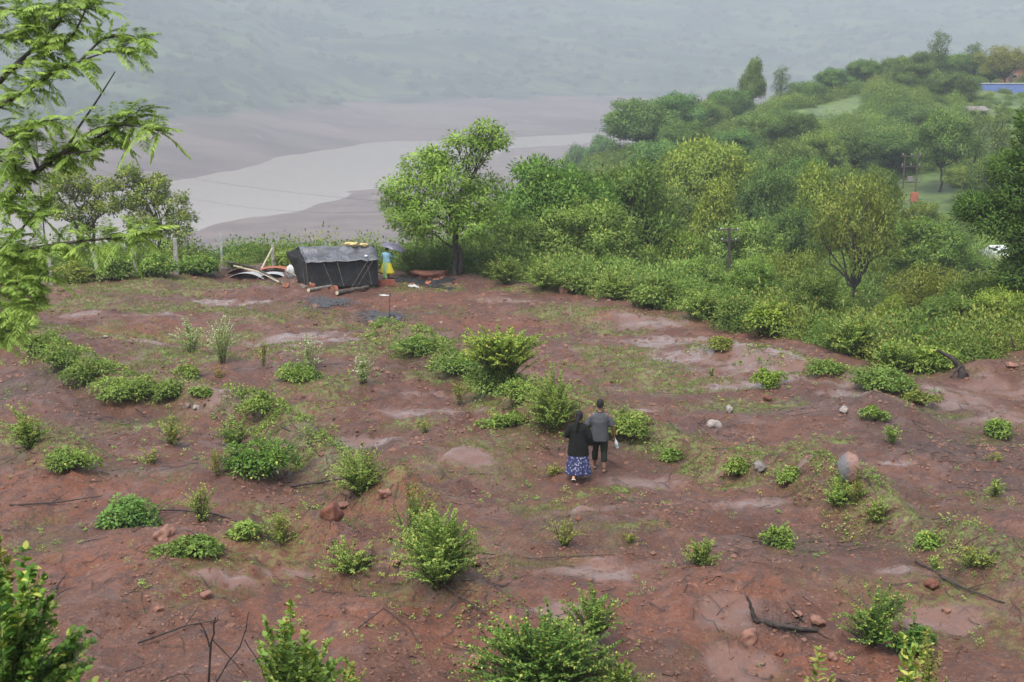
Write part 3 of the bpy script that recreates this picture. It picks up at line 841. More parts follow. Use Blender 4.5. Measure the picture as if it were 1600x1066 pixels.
# --- trees that stand out: key, px, distance, top py, width px, tint, label
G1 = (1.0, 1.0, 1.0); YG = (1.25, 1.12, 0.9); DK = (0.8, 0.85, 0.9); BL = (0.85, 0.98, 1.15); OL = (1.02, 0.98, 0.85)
TREES = [
    # behind the field edge, centre
    ('dark_a', 862, 66, 254, 150, (1.15, 1.2, 1.0), 'broad dense tree right of the umbrella tree, its crown level with the far mud bank'),
    ('round_a', 985, 74, 262, 150, (0.85, 0.95, 0.9), 'tall dense dark green tree left of the brown utility pole'),
    ('bright_a', 918, 63, 318, 140, G1, 'drooping bright green tree in front of the two big dense crowns'),
    ('round_b', 822, 63, 340, 90, (0.9, 0.95, 0.9), 'low bushy tree tucked against the right flank of the umbrella tree'),
    ('bright_a', 1105, 112, 222, 150, YG, 'big domed yellow-green tree at the middle of the wooded slope'),
    ('bright_b', 1122, 88, 290, 105, YG, 'pointed light green tree directly above the brown utility pole'),
    ('airy', 1345, 76, 276, 135, OL, 'open olive-brown tree with a visible dark leaning trunk'),
    ('dark_b', 1240, 92, 322, 90, G1, 'dark rounded tree between the utility pole and the olive-brown tree'),
    ('bright_b', 1275, 96, 268, 110, YG, 'yellowish tree just left of the open olive-brown tree'),
    ('round_b', 1205, 104, 262, 95, BL, 'bluish green tree right of the big domed yellow-green tree'),
    ('round_a', 1045, 98, 300, 90, G1, 'mid green tree between the tall dense tree and the pointed light tree'),
    ('bright_a', 1165, 86, 345, 110, G1, 'leafy light tree just right of the utility pole top'),
    ('round_b', 1060, 72, 362, 110, YG, 'squat light green tree left of the utility pole, against the big dark crown'),
    ('round_a', 1440, 86, 345, 130, OL, 'olive bushy tree below the green meadow, left of the white car'),
    # ridge flank and skyline
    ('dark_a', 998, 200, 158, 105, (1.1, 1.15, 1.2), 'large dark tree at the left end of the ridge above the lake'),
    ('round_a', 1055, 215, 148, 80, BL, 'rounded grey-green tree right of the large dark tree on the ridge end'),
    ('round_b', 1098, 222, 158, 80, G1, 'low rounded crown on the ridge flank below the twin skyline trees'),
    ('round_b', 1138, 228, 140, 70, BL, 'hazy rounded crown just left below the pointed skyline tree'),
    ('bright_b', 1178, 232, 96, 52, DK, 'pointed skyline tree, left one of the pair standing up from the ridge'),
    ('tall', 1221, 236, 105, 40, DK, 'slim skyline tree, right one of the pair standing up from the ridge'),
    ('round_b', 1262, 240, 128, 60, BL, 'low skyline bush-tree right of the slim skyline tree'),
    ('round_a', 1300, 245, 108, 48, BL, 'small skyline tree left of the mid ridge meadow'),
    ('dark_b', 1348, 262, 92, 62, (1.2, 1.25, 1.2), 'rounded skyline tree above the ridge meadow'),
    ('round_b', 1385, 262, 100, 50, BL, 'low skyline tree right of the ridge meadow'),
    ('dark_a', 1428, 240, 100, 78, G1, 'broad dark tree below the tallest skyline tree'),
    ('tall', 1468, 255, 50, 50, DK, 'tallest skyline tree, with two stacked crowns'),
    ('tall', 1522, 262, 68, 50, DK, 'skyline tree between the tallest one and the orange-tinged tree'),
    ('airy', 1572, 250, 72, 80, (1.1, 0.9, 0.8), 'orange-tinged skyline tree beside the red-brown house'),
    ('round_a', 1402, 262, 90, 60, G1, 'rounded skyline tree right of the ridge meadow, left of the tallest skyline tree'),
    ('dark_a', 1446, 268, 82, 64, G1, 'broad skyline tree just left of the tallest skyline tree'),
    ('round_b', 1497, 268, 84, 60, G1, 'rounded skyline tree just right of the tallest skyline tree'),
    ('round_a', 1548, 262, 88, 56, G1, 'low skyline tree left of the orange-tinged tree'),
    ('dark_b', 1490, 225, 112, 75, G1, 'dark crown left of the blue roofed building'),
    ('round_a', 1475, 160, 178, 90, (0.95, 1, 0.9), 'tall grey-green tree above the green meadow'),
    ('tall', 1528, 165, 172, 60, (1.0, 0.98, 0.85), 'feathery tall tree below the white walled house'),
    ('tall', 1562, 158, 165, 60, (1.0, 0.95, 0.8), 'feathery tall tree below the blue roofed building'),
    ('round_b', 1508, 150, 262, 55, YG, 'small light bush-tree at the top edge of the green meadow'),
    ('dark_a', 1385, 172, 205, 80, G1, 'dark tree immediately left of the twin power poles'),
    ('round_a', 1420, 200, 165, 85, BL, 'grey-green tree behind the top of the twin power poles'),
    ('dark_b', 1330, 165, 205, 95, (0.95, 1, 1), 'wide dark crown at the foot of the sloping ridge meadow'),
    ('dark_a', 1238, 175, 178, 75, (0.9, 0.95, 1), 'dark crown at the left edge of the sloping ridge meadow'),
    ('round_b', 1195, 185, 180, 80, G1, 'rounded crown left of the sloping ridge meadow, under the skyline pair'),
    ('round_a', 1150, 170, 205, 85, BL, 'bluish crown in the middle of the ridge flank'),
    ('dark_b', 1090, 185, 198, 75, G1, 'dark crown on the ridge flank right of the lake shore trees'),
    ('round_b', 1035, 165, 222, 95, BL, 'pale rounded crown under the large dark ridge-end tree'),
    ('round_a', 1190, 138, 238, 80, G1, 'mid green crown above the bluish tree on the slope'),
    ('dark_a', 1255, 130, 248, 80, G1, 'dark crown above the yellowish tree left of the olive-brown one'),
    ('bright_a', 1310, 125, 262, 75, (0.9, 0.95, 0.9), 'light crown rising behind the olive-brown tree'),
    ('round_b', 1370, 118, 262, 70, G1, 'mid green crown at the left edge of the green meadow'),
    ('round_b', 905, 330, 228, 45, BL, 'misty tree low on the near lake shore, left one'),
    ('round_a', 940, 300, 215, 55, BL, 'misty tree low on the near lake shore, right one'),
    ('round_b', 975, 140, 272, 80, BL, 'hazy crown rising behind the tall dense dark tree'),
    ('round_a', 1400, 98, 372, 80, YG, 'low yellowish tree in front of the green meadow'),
    ('round_b', 1500, 92, 392, 80, (0.95, 1, 0.9), 'bushy tree just below the white car'),
    # young trees and tall scrub between the field edge and the big trees
    ('bright_b', 1010, 62, 392, 80, G1, 'young light tree below the big dark crown left of the utility pole'),
    ('round_b', 950, 60, 402, 80, G1, 'young tree below the drooping bright green tree'),
    ('bright_a', 1080, 56, 405, 95, G1, 'young bright tree just left of the foot of the utility pole'),
    ('round_b', 1185, 58, 402, 95, YG, 'young light tree just right of the foot of the utility pole'),
    ('airy', 1240, 55, 392, 100, (1.0, 1.05, 1.0), 'thin young tree between the utility pole and the leaning olive-brown trunk'),
    ('round_a', 1295, 52, 462, 95, G1, 'young tree in the thicket below the leaning olive-brown trunk'),
    ('bright_b', 1395, 50, 468, 80, YG, 'young yellowish tree in the thicket right of the leaning olive-brown trunk'),
    ('airy', 1462, 54, 415, 120, OL, 'spreading olive young tree below the bushy tree by the car'),
    ('round_b', 1535, 50, 430, 110, G1, 'young tree under the left side of the dark glossy tree'),
    ('bright_a', 1170, 50, 462, 70, G1, 'short bright tree in the thicket front, below the utility pole on the right'),
    ('round_a', 1268, 46, 476, 80, G1, 'short tree in the thicket front, above the wet path bend'),
    ('bright_a', 1565, 45, 476, 90, YG, 'short yellowish tree in the thicket front near the right edge'),
    ('round_a', 1480, 45, 492, 90, G1, 'short tree in the thicket front above the dead bent branch'),
    ('round_b', 760, 64, 372, 80, G1, 'young tree filling the gap right of the two-trunked tree'),
    ('bright_a', 1015, 120, 262, 80, G1, 'light crown between the tall dense tree and the domed yellow-green tree'),
    ('round_b', 1160, 122, 258, 80, YG, 'light crown just right of the domed yellow-green tree'),
    ('round_a', 1230, 150, 222, 80, G1, 'mid green crown on the slope under the sloping ridge meadow'),
    ('bright_a', 1285, 158, 208, 70, G1, 'bright crown on the lower edge of the sloping ridge meadow'),
    ('round_b', 1110, 150, 225, 80, G1, 'mid green crown above the domed yellow-green tree'),
    ('dark_a', 1070, 178, 190, 75, G1, 'dark crown below the rounded grey-green ridge tree'),
    ('round_a', 1440, 118, 318, 60, YG, 'small yellowish crown at the lower edge of the green meadow'),
    ('round_b', 1555, 135, 245, 70, G1, 'mid green crown beside the dark glossy tree, above the car'),
]
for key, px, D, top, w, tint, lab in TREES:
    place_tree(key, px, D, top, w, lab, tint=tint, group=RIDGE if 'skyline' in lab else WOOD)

# --- the tree beside the person with the umbrella: two trunks, a broad droopy crown and a small crown standing above it
def umbrella_tree():
    x0, y0, z0 = hit(708, 430)
    k = y0 / F / 0.975
    def L(px, py, r, dy=0.0, fl=0.8):
        return ((px - 712) * k, dy, (432 - py) * k, r * k, r * k * fl)
    lobes = [L(640, 305, 40, .3), L(668, 268, 38, .8), L(705, 290, 45, -.2), L(690, 335, 48, -1.0), L(648, 345, 36, -.3), L(740, 330, 44, .2), L(762, 300, 30, .8), L(738, 358, 36, -.9),
             L(660, 362, 30, -.5), L(630, 330, 26, .5), L(768, 350, 32, 0.4), L(690, 255, 26, .6),
             L(728, 228, 24, .3, .7), L(757, 238, 24, .2, .7), L(778, 226, 22, .2, .7), L(765, 210, 18, .1, .7), L(740, 260, 16, .3, .8)]
    lobes = [(a_ * 1.0, b_, c_, d_ * .9, e_ * .8) for a_, b_, c_, d_, e_ in lobes]
    tm, cm = make_tree_mesh(31, (432 - 200) * k, 5.4, lobes, 'leaf_bright', 0.17, 0.085, clusters=58, per=27, crad=0.26, droop=0.75, trunks=((0, 0), (0.42, 0.35)), tr=0.10, fork=0.30, tipf=0.03, shell=0.6)
    t = thing('broadleaf_tree', 'two-trunked bright green tree at the field edge, right of the person with the umbrella', 'tree', (x0, y0, z0))
    link('trunk', tm, t); link('crown', cm, t).color = (1.12, 1.2, 0.95, 1)
umbrella_tree()

# --- two sparse trees behind the fence on the left
def fence_tree(px, base_py, D, lobes_px, label, seed, trunks):
    x0 = x_at(px, base_py, D); z0 = float(ground(np.array(x0), np.array(D)))
    k = D / F / 0.975
    zb = z_at(base_py, D)
    lobes = [((a - px) * k, dy, (base_py - b) * k + (zb - z0), r * k, r * k * 0.75) for a, b, r, dy in lobes_px]
    tm, cm = make_tree_mesh(seed, (base_py - 265) * k + zb - z0, 4.0, lobes, 'leaf_bright', 0.14, 0.085, clusters=62, per=24, crad=0.18, droop=0.25, trunks=trunks, tr=0.085, fork=0.42, holes=0.1, tipf=0.12, shell=0.35)
    t = thing('broadleaf_tree', label, 'tree', (x0, D, z0))
    link('trunk', tm, t); link('crown', cm, t).color = (1.1, 1.0, 0.85, 1)
fence_tree(140, 428, 63, [(95, 300, 26, .3), (125, 285, 28, -.2), (160, 300, 28, .4), (110, 335, 24, -.3), (150, 335, 24, .2), (135, 310, 24, .5), (80, 325, 18, 0), (175, 325, 20, 0), (130, 360, 20, .4)],
           'thin-stemmed sparse tree behind the leaning fence post, left one of two', 41, ((0, 0), (-0.55, 0.2), (0.3, 0.5)))
fence_tree(262, 428, 64, [(215, 290, 24, .2), (240, 310, 28, -.2), (270, 320, 28, .3), (205, 325, 24, .4), (230, 345, 26, -.3), (285, 345, 24, .1), (215, 275, 18, 0), (255, 290, 20, 0), (250, 370, 22, .3), (290, 365, 18, -.2)],
           'sparse tree with dark branches behind the fence, right one of two', 42, ((0, 0), (-0.3, 0.4)))

# --- dark glossy tree at the right edge of the photograph, much nearer
def mango():
    D = 47.0
    k = D / F / 0.975
    x0 = x_at(1668, 560, D); z0 = float(ground(np.array(x0), np.array(D)))
    zb = z_at(560, D)
    def L(px, py, r, dy=0.0):
        return ((px - 1668) * k, dy, (560 - py) * k + zb - z0, r * k, r * k * 0.8)
    lobes = [L(1600, 190, 30, .2), L(1586, 205, 30, -.2), L(1578, 240, 26, .1), L(1640, 200, 55, .6), L(1690, 180, 70), L(1720, 260, 80), L(1575, 310, 42, -.2), L(1520, 330, 34, .3), L(1560, 270, 30, .4), L(1612, 270, 50, -.4), L(1540, 350, 34, -.3), L(1590, 370, 50, -.7),
             L(1640, 340, 60, -.3), L(1575, 425, 34, -.4), L(1620, 420, 50, .2), L(1680, 400, 60), L(1740, 360, 60, .4), L(1600, 335, 40, .8), L(1505, 325, 22, .2), L(1660, 270, 60, -.8), L(1595, 450, 30, .3)]
    tm, cm = make_tree_mesh(51, 10, 7, lobes, 'leaf_mango', 0.17, 0.062, clusters=125, per=22, crad=0.26, droop=0.35, tr=0.2, fork=0.3, tipf=0.05, shell=0.6)
    t = thing('mango_tree', 'dark glossy-leaved tree cut off by the right edge of the photo', 'tree', (x0, D, z0))
    link('trunk', tm, t); link('crown', cm, t).color = (1.25, 1.25, 1.05, 1)
mango()

# ------------------------------------------------------------------ thicket on the slopes: too many bushes to count, one mass
def make_bush_mesh(seed, leaf, n_cl=210, per=14, leafL=0.078, leafW=0.046, droop=0.2, tip=0.05):
    R = rng(seed); mb = MB()
    d = rand_unit(R, n_cl * 2); d = d[d[:, 2] > -0.15][:n_cl]
    rad = R.uniform(0.55, 1.05, len(d))
    lump = 1 + 0.45 * perlin(d[:, 0] * 2.2 + seed, d[:, 1] * 2.2 + d[:, 2] * 1.5)
    cen = d * (rad * lump)[:, None] * np.array([1, 1, 0.9])
    ci = np.repeat(np.arange(len(cen)), per); n = len(ci)
    loc = R.normal(size=(n, 3)) * 0.10
    v = np.clip(np.clip(R.normal(0.5, 0.25, len(cen)), 0, 1)[ci] + R.normal(0, 0.15, n), 0, 1)
    v = np.where(R.random(n) < tip, 1.2, v)
    leaves(mb, cen[ci] + loc, nrm(loc / 0.10 + d[ci] + R.normal(size=(n, 3)) * 0.4 + np.array([0, 0, -droop])), nrm(np.array([0, 0, 1]) + d[ci] * 0.4 + R.normal(size=(n, 3)) * 0.3),
           leafL * R.uniform(0.7, 1.3, n), leafW * R.uniform(0.8, 1.2, n), 0, v, cn=nrm(d[ci] * 0.8 + loc / 0.10 * 0.5 + np.array([0, 0, 0.3]) + R.normal(size=(n, 3)) * 0.2))
    return mb.mesh('bush', M[leaf])

BUSH = [make_bush_mesh(61, 'leaf_mid'), make_bush_mesh(62, 'leaf_bright'), make_bush_mesh(63, 'leaf_yellow', tip=0.08), make_bush_mesh(64, 'leaf_mid', leafL=0.085, leafW=0.05), make_bush_mesh(65, 'leaf_dark')]

def scatter_stuff(name, label, cat, pts, scl, rot, which, meshes):
    """one object: instances of a few bush meshes on points (geometry nodes)"""
    me = bpy.data.meshes.new(name)
    me.vertices.add(len(pts)); me.vertices.foreach_set("co", np.asarray(pts, float).ravel())
    for nm, arr in (("sc", scl), ("rz", rot)):
        at = me.attributes.new(nm, 'FLOAT', 'POINT'); at.data.foreach_set("value", np.asarray(arr, np.float32))
    at = me.attributes.new("which", 'INT', 'POINT'); at.data.foreach_set("value", np.asarray(which, np.int32))
    me.update()
    o = link(name, me)
    ng = bpy.data.node_groups.new(name, 'GeometryNodeTree')
    ng.interface.new_socket("Geometry", in_out='INPUT', socket_type='NodeSocketGeometry')
    ng.interface.new_socket("Geometry", in_out='OUTPUT', socket_type='NodeSocketGeometry')
    N, L = ng.nodes, ng.links
    gi = N.new("NodeGroupInput"); go = N.new("NodeGroupOutput")
    jo = N.new("GeometryNodeJoinGeometry")
    def named(nm, typ):
        n = N.new("GeometryNodeInputNamedAttribute"); n.data_type = typ; n.inputs[0].default_value = nm
        return n.outputs[0]
    sc_, rz_, wh_ = named("sc", 'FLOAT'), named("rz", 'FLOAT'), named("which", 'INT')
    cx = N.new("ShaderNodeCombineXYZ"); L.new(rz_, cx.inputs[2])
    for k, m in enumerate(meshes):
        src = bpy.data.objects.new("bush_source", m)
        oi = N.new("GeometryNodeObjectInfo"); oi.inputs[0].default_value = src
        cmpn = N.new("FunctionNodeCompare"); cmpn.data_type = 'INT'; cmpn.operation = 'EQUAL'
        L.new(wh_, cmpn.inputs[2]); cmpn.inputs[3].default_value = k
        ip = N.new("GeometryNodeInstanceOnPoints")
        L.new(gi.outputs[0], ip.inputs["Points"]); L.new(cmpn.outputs[0], ip.inputs["Selection"])
        L.new(oi.outputs["Geometry"], ip.inputs["Instance"])
        L.new(cx.outputs[0], ip.inputs["Rotation"]); L.new(sc_, ip.inputs["Scale"])
        L.new(ip.outputs[0], jo.inputs[0])
    L.new(jo.outputs[0], go.inputs[0])
    md = o.modifiers.new("scatter", 'NODES'); md.node_group = ng
    props(o, label, cat, kind='stuff')
    return o

def thicket():
    R = rng(71); NT = 24000
    px = R.uniform(-260, 1900, NT); D = np.exp(R.uniform(math.log(38), math.log(560), NT))
    u = (px - 800) / F
    x = u * D * 0.985
    d = D - ye_of(u)
    zr = base_rel(x, D)
    meadow = (((px - 1455) / 75) ** 2 + ((D - 148) / 24) ** 2 < 1) | (((px - 1300) / 70) ** 2 + ((D - 215 - 0.18 * (px - 1290)) / 17) ** 2 < 1) | (((px - 1555) / 45) ** 2 + ((D - 262) / 22) ** 2 < 1)
    ok = (d > 1.6) & (zr > -84) & ~meadow & ~((px > 1350) & (D > 60) & (D < 120) & (R.random(NT) < 0.3))
    # keep it open enough that the trunks behind the fence show
    ok &= ~((px < 640) & (d < 14) & (R.random(NT) < 0.68))
    dens = np.clip(D / 90, 0.35, 1.0) * np.where(D > 95, .8, 1)
    ok &= R.random(NT) < dens
    ok &= ~((px > 1500) & (px < 1562) & (D > 78) & (D < 122))
    ok &= ~((np.abs(px - 1138) < 14) & (D > 50) & (D < 72))
    x, D, d, px = x[ok], D[ok], d[ok], px[ok]
    n = len(x)
    s = R.uniform(0.6, 1.7, n) * np.clip(0.8 + D / 110, 1.0, 2.3)
    s *= np.clip(0.45 + d / 9, 0.45, 1)
    s *= np.where(D > 95, .78, 1)
    s *= np.where((px > 1500) & (D > 175) & (D < 240), .4, 1)
    z = ground(x, D) - 0.15 * s
    clump = fbm(x, D, 6.0, 2, 0.5, 90.0)
    w = np.where(clump > 0.25, 1, np.where(clump > 0.0, 0, np.where(clump > -0.22, 3, 4)))
    w = np.where(R.random(n) < 0.3, R.integers(0, 5, n), w)
    w = np.where((px > 1250) & (D < 75) & (R.random(n) < 0.35), 2, w)
    scatter_stuff('thicket', 'green scrub covering the slopes between the trees', 'scrub', np.stack([x, D, z], 1), s, R.uniform(0, 6.28, n), w, BUSH)
    print('thicket', n)
thicket()

def far_wood():
    R = rng(72); n = 9000
    x = R.uniform(-1050, 1000, n); y = R.uniform(1000, 2300, n)
    r = far_rel(x, y)
    dens = fbm(x * 0.5, y, 110, 3, 0.6, 12.0)
    ok = (r > -73) & (r < 110) & (dens > R.uniform(-0.35, 0.35, n))
    x, y, r = x[ok], y[ok], r[ok]
    n = len(x)
    scatter_stuff('far_wood', 'misty scattered trees on the hillside across the lake', 'woodland', np.stack([x, y, CAMZ + r + 0.8], 1), R.uniform(2.6, 7.0, n), R.uniform(0, 6.28, n), R.integers(0, 2, n), [BUSH[0], BUSH[4]]).color = (.5, .55, .5, 1)
far_wood()
# ------------------------------------------------------------------ plants of the field
def feather_plant(seed, W, H, leaf, nst, leafL, leafW, spread=1.0, tip=0.05, upright=0.0, step=0.035, stemr=0.006, clear=0.2, six=False, arch=0.25, depth=None, vase=False, into=None):
    """arching stems with leaves in two ranks"""
    R = rng(seed); st, fo = into or (MB(), MB())
    depth = depth or W * 0.85
    n = 5; t = np.linspace(0, 1, n)[None, :, None]
    az = R.uniform(0, 2 * np.pi, nst)
    el = R.uniform(0.05, 1.0, nst) ** (0.55 + upright * .7)
    ca, sa = np.cos(az), np.sin(az)
    grp = R.integers(0, 7, nst); gl = R.uniform(0.68, 1.15, 7)[grp]; gaz = R.uniform(0, 6.28, 7)[grp]
    az = np.where(R.random(nst) < 0.6, gaz + R.normal(0, .35, nst), az)
    ca, sa = np.cos(az), np.sin(az)
    end = np.stack([ca * W * 0.5 * el * spread, sa * depth * 0.5 * el * spread, H * np.sqrt(np.maximum(0.03, 1 - (el * 0.93) ** 2)) * R.uniform(0.72, 1.02, nst)], 1) * gl[:, None]
    if vase: end[:, 2] = H * R.uniform(0.5, 1.0, nst) * (0.72 + 0.28 * el)
    b = np.stack([ca, sa, ca * 0], 1) * (R.uniform(0, 0.12, nst) * W * 0.5)[:, None] + np.array([0, 0, -0.03])
    ctrl = b + (end - b) * np.array([0.3, 0.3, 0.75]) + R.normal(size=(nst, 3)) * 0.04 * W
    p = (1 - t) ** 2 * b[:, None] + 2 * t * (1 - t) * ctrl[:, None] + t ** 2 * end[:, None]
    p[:, :, 2] -= arch * 0.12 * H * t[:, :, 0] ** 3
    st.tubes(p, np.broadcast_to(np.linspace(stemr, stemr * 0.3, n), (nst, n)), 3, 0, R.random(nst))
    Ln = np.linalg.norm(np.diff(p, axis=1), axis=2).sum(1)
    cnt = np.maximum(5, (Ln * (1 - clear) / step).astype(int))
    si = np.repeat(np.arange(nst), cnt)
    k0 = np.concatenate([np.arange(c) / max(1, c - 1) for c in cnt])
    tt = np.clip(clear + (1 - clear) * k0 + R.uniform(-0.01, 0.01, len(k0)), 0, 1)
    T = tt[:, None]
    ip = (1 - T) ** 2 * b[si] + 2 * T * (1 - T) * ctrl[si] + T ** 2 * end[si]
    ip[:, 2] -= arch * 0.12 * H * tt ** 3
    tg = nrm(2 * (1 - T) * (ctrl - b)[si] + 2 * T * (end - ctrl)[si])
    side = nrm(np.cross(tg, np.array([0, 0, 1.0])) + 1e-4)
    sv = R.normal(0.5, 0.22, nst)[si]
    taper = 1.0 - 0.45 * np.abs(tt - 0.55) / 0.55
    m = len(si)
    for sg in (-1, 1, 0):
        kp = R.random(m) > (0.12 if sg else 0.5)
        k_ = int(kp.sum())
        if sg: D = tg[kp] * 0.45 + side[kp] * sg * 0.85 + R.normal(size=(k_, 3)) * 0.22 + np.array([0, 0, 0.12])
        else: D = tg[kp] * 0.5 + np.array([0, 0, 0.6]) + R.normal(size=(k_, 3)) * 0.45
        Nn = np.array([0, 0, 1.0]) + R.normal(size=(k_, 3)) * 0.35 - tg[kp] * 0.3
        v = np.clip(sv[kp] + 0.3 * (tt[kp] - 0.5) + R.normal(0, 0.15, k_), 0, 1)
        v = np.where(R.random(k_) < tip * 4.4 * tt[kp] ** 2, 1.2, v)
        leaves(fo, ip[kp], D, Nn, leafL * taper[kp] * R.uniform(0.75, 1.2, k_), leafW * R.uniform(0.8, 1.2, k_), 0, v, 0.12, six=six,
               cn=nrm(ip[kp] / np.array([W / 2, W / 2, H * .8])) * 0.75 + nrm(D) * 0.25 + np.array([0, 0, 0.45]) + R.normal(size=(k_, 3)) * 0.25)
    return st, fo

def mound_plant(seed, W, H, leaf, n, leafL, leafW, tip=0.04, six=False, depth=None):
    R = rng(seed); st, fo = MB(), MB()
    depth = depth or W * 0.8
    nl = max(5, int(W * 9))
    ang = R.uniform(0, 6.28, nl); rr = np.sqrt(R.random(nl)) * 0.72
    lc = np.stack([np.cos(ang) * rr * W / 2, np.sin(ang) * rr * depth / 2, H * (0.35 + 0.3 * R.random(nl)) * (1 - 0.5 * rr ** 2)], 1)
    lr = R.uniform(0.13, 0.34, nl) * W
    lc[:, 2] *= R.uniform(0.5, 1.35, nl); lc[:, :2] *= R.uniform(0.8, 1.3, (nl, 1))
    k = R.integers(0, nl, n)
    d = rand_unit(R, n); d[:, 2] = np.abs(d[:, 2]) * 1.1 - 0.25
    P = lc[k] + d * (lr[k] * R.uniform(0.55, 1.0, n))[:, None] * np.array([1, depth / W, 0.0]) + np.array([0, 0, 1.0]) * (d[:, 2] * H * 0.42 * R.uniform(0.6, 1.05, n))[:, None]
    P[:, 2] = np.clip(P[:, 2], 0.015, None)
    lv = R.normal(0.5, 0.2, nl)
    v = np.clip(lv[k] + R.normal(0, 0.18, n) + 0.25 * (P[:, 2] / H - 0.5), 0, 1)
    v = np.where(R.random(n) < tip, 1.2, v)
    leaves(fo, P, nrm(d * np.array([1, 1, .5]) + R.normal(size=(n, 3)) * 0.45 + np.array([0, 0, 0.05])), nrm(np.array([0, 0, 1.0]) + d * 0.35 + R.normal(size=(n, 3)) * 0.3),
           leafL * R.uniform(0.65, 1.2, n), leafW * R.uniform(0.7, 1.2, n), 0, v, 0.2, six=six,
           cn=nrm((P - lc[k]) / lr[k][:, None] * np.array([1, 1, 1.3]) * 0.8 + np.array([0, 0, 0.5]) + R.normal(size=(n, 3)) * 0.25))
    for j in range(max(6, nl)):
        q = j % nl
        st.tube(np.array([[lc[q, 0] * .2, lc[q, 1] * .2, -0.03], lc[q] * np.array([.6, .6, .6]), lc[q] + np.array([0, 0, 0.02])]), [0.007, 0.005, 0.003], 5, 0, R.random())
    return st, fo

def plant(kind, px, base_py, w_px, h_px, label, name='shrub', cat='shrub', group=None, tint=(1, 1, 1), leaf=None, scale_leaf=1.0, dens=1.0, D=None, sink=0.02):
    if D is None:
        x, y, z = hit(px, base_py)
    else:
        y = D; x = x_at(px, base_py, D); z = float(ground(np.array(x), np.array(y)))
    ppm = F / (y * CP - (z - CAMZ) * SP)
    W = w_px / ppm; H = h_px / ppm / 0.96
    if D is not None: H = max(0.3, z_at(base_py - h_px, D) - z)
    if kind == 'sprig': W *= 1.35
    elif kind in ('feather', 'fan'): W *= 1.1
    elif kind == 'mound': W *= 1.12; H *= .86
    seed = int(px * 31 + base_py)
    big = max(0.6, min(2.2, W))
    six = y < 16.5
    if kind == 'feather':
        lf = leaf or 'leaf_bright'
        st, fo = feather_plant(seed, W, H, lf, int((16 + 26 * W * max(H, .4)) * dens), 0.075 * scale_leaf, 0.030 * scale_leaf, six=six, step=.035 * max(1, scale_leaf * .85))
    elif kind == 'fan':
        lf = leaf or 'leaf_bright'
        st, fo = feather_plant(seed, W, H, lf, int((26 + 22 * W * H) * dens), 0.10 * scale_leaf, 0.04 * scale_leaf, upright=-.2, clear=0.12, arch=0.3, six=six, vase=True)
    elif kind == 'mound':
        lf = leaf or 'leaf_mid'
        st, fo = mound_plant(seed, W, H, lf, int((260 + 900 * W * max(W, H)) * dens), 0.095 * scale_leaf, 0.055 * scale_leaf, six=six)
        feather_plant(seed + 1, W * 1.35, H * 1.25, lf, int(7 + 14 * W), 0.08 * scale_leaf, 0.036 * scale_leaf, six=six, into=(st, fo), step=.045, clear=.35)     # ragged shoots
    elif kind == 'sprig':
        lf = leaf or 'leaf_pale'
        st, fo = feather_plant(seed, W, H, lf, int((9 + 12 * W) * dens), 0.075 * scale_leaf, 0.026 * scale_leaf, upright=0.8, step=0.05 * max(1, scale_leaf * .8), clear=0.18, arch=0.1, tip=0.10, six=six)
    t = thing(name, label, cat, (x, y, z - sink), 0.0, group)
    st.build('stems', M['stem'], t); f_ = fo.build('foliage', M[lf], t); f_.color = (*tint, 1)
    return t

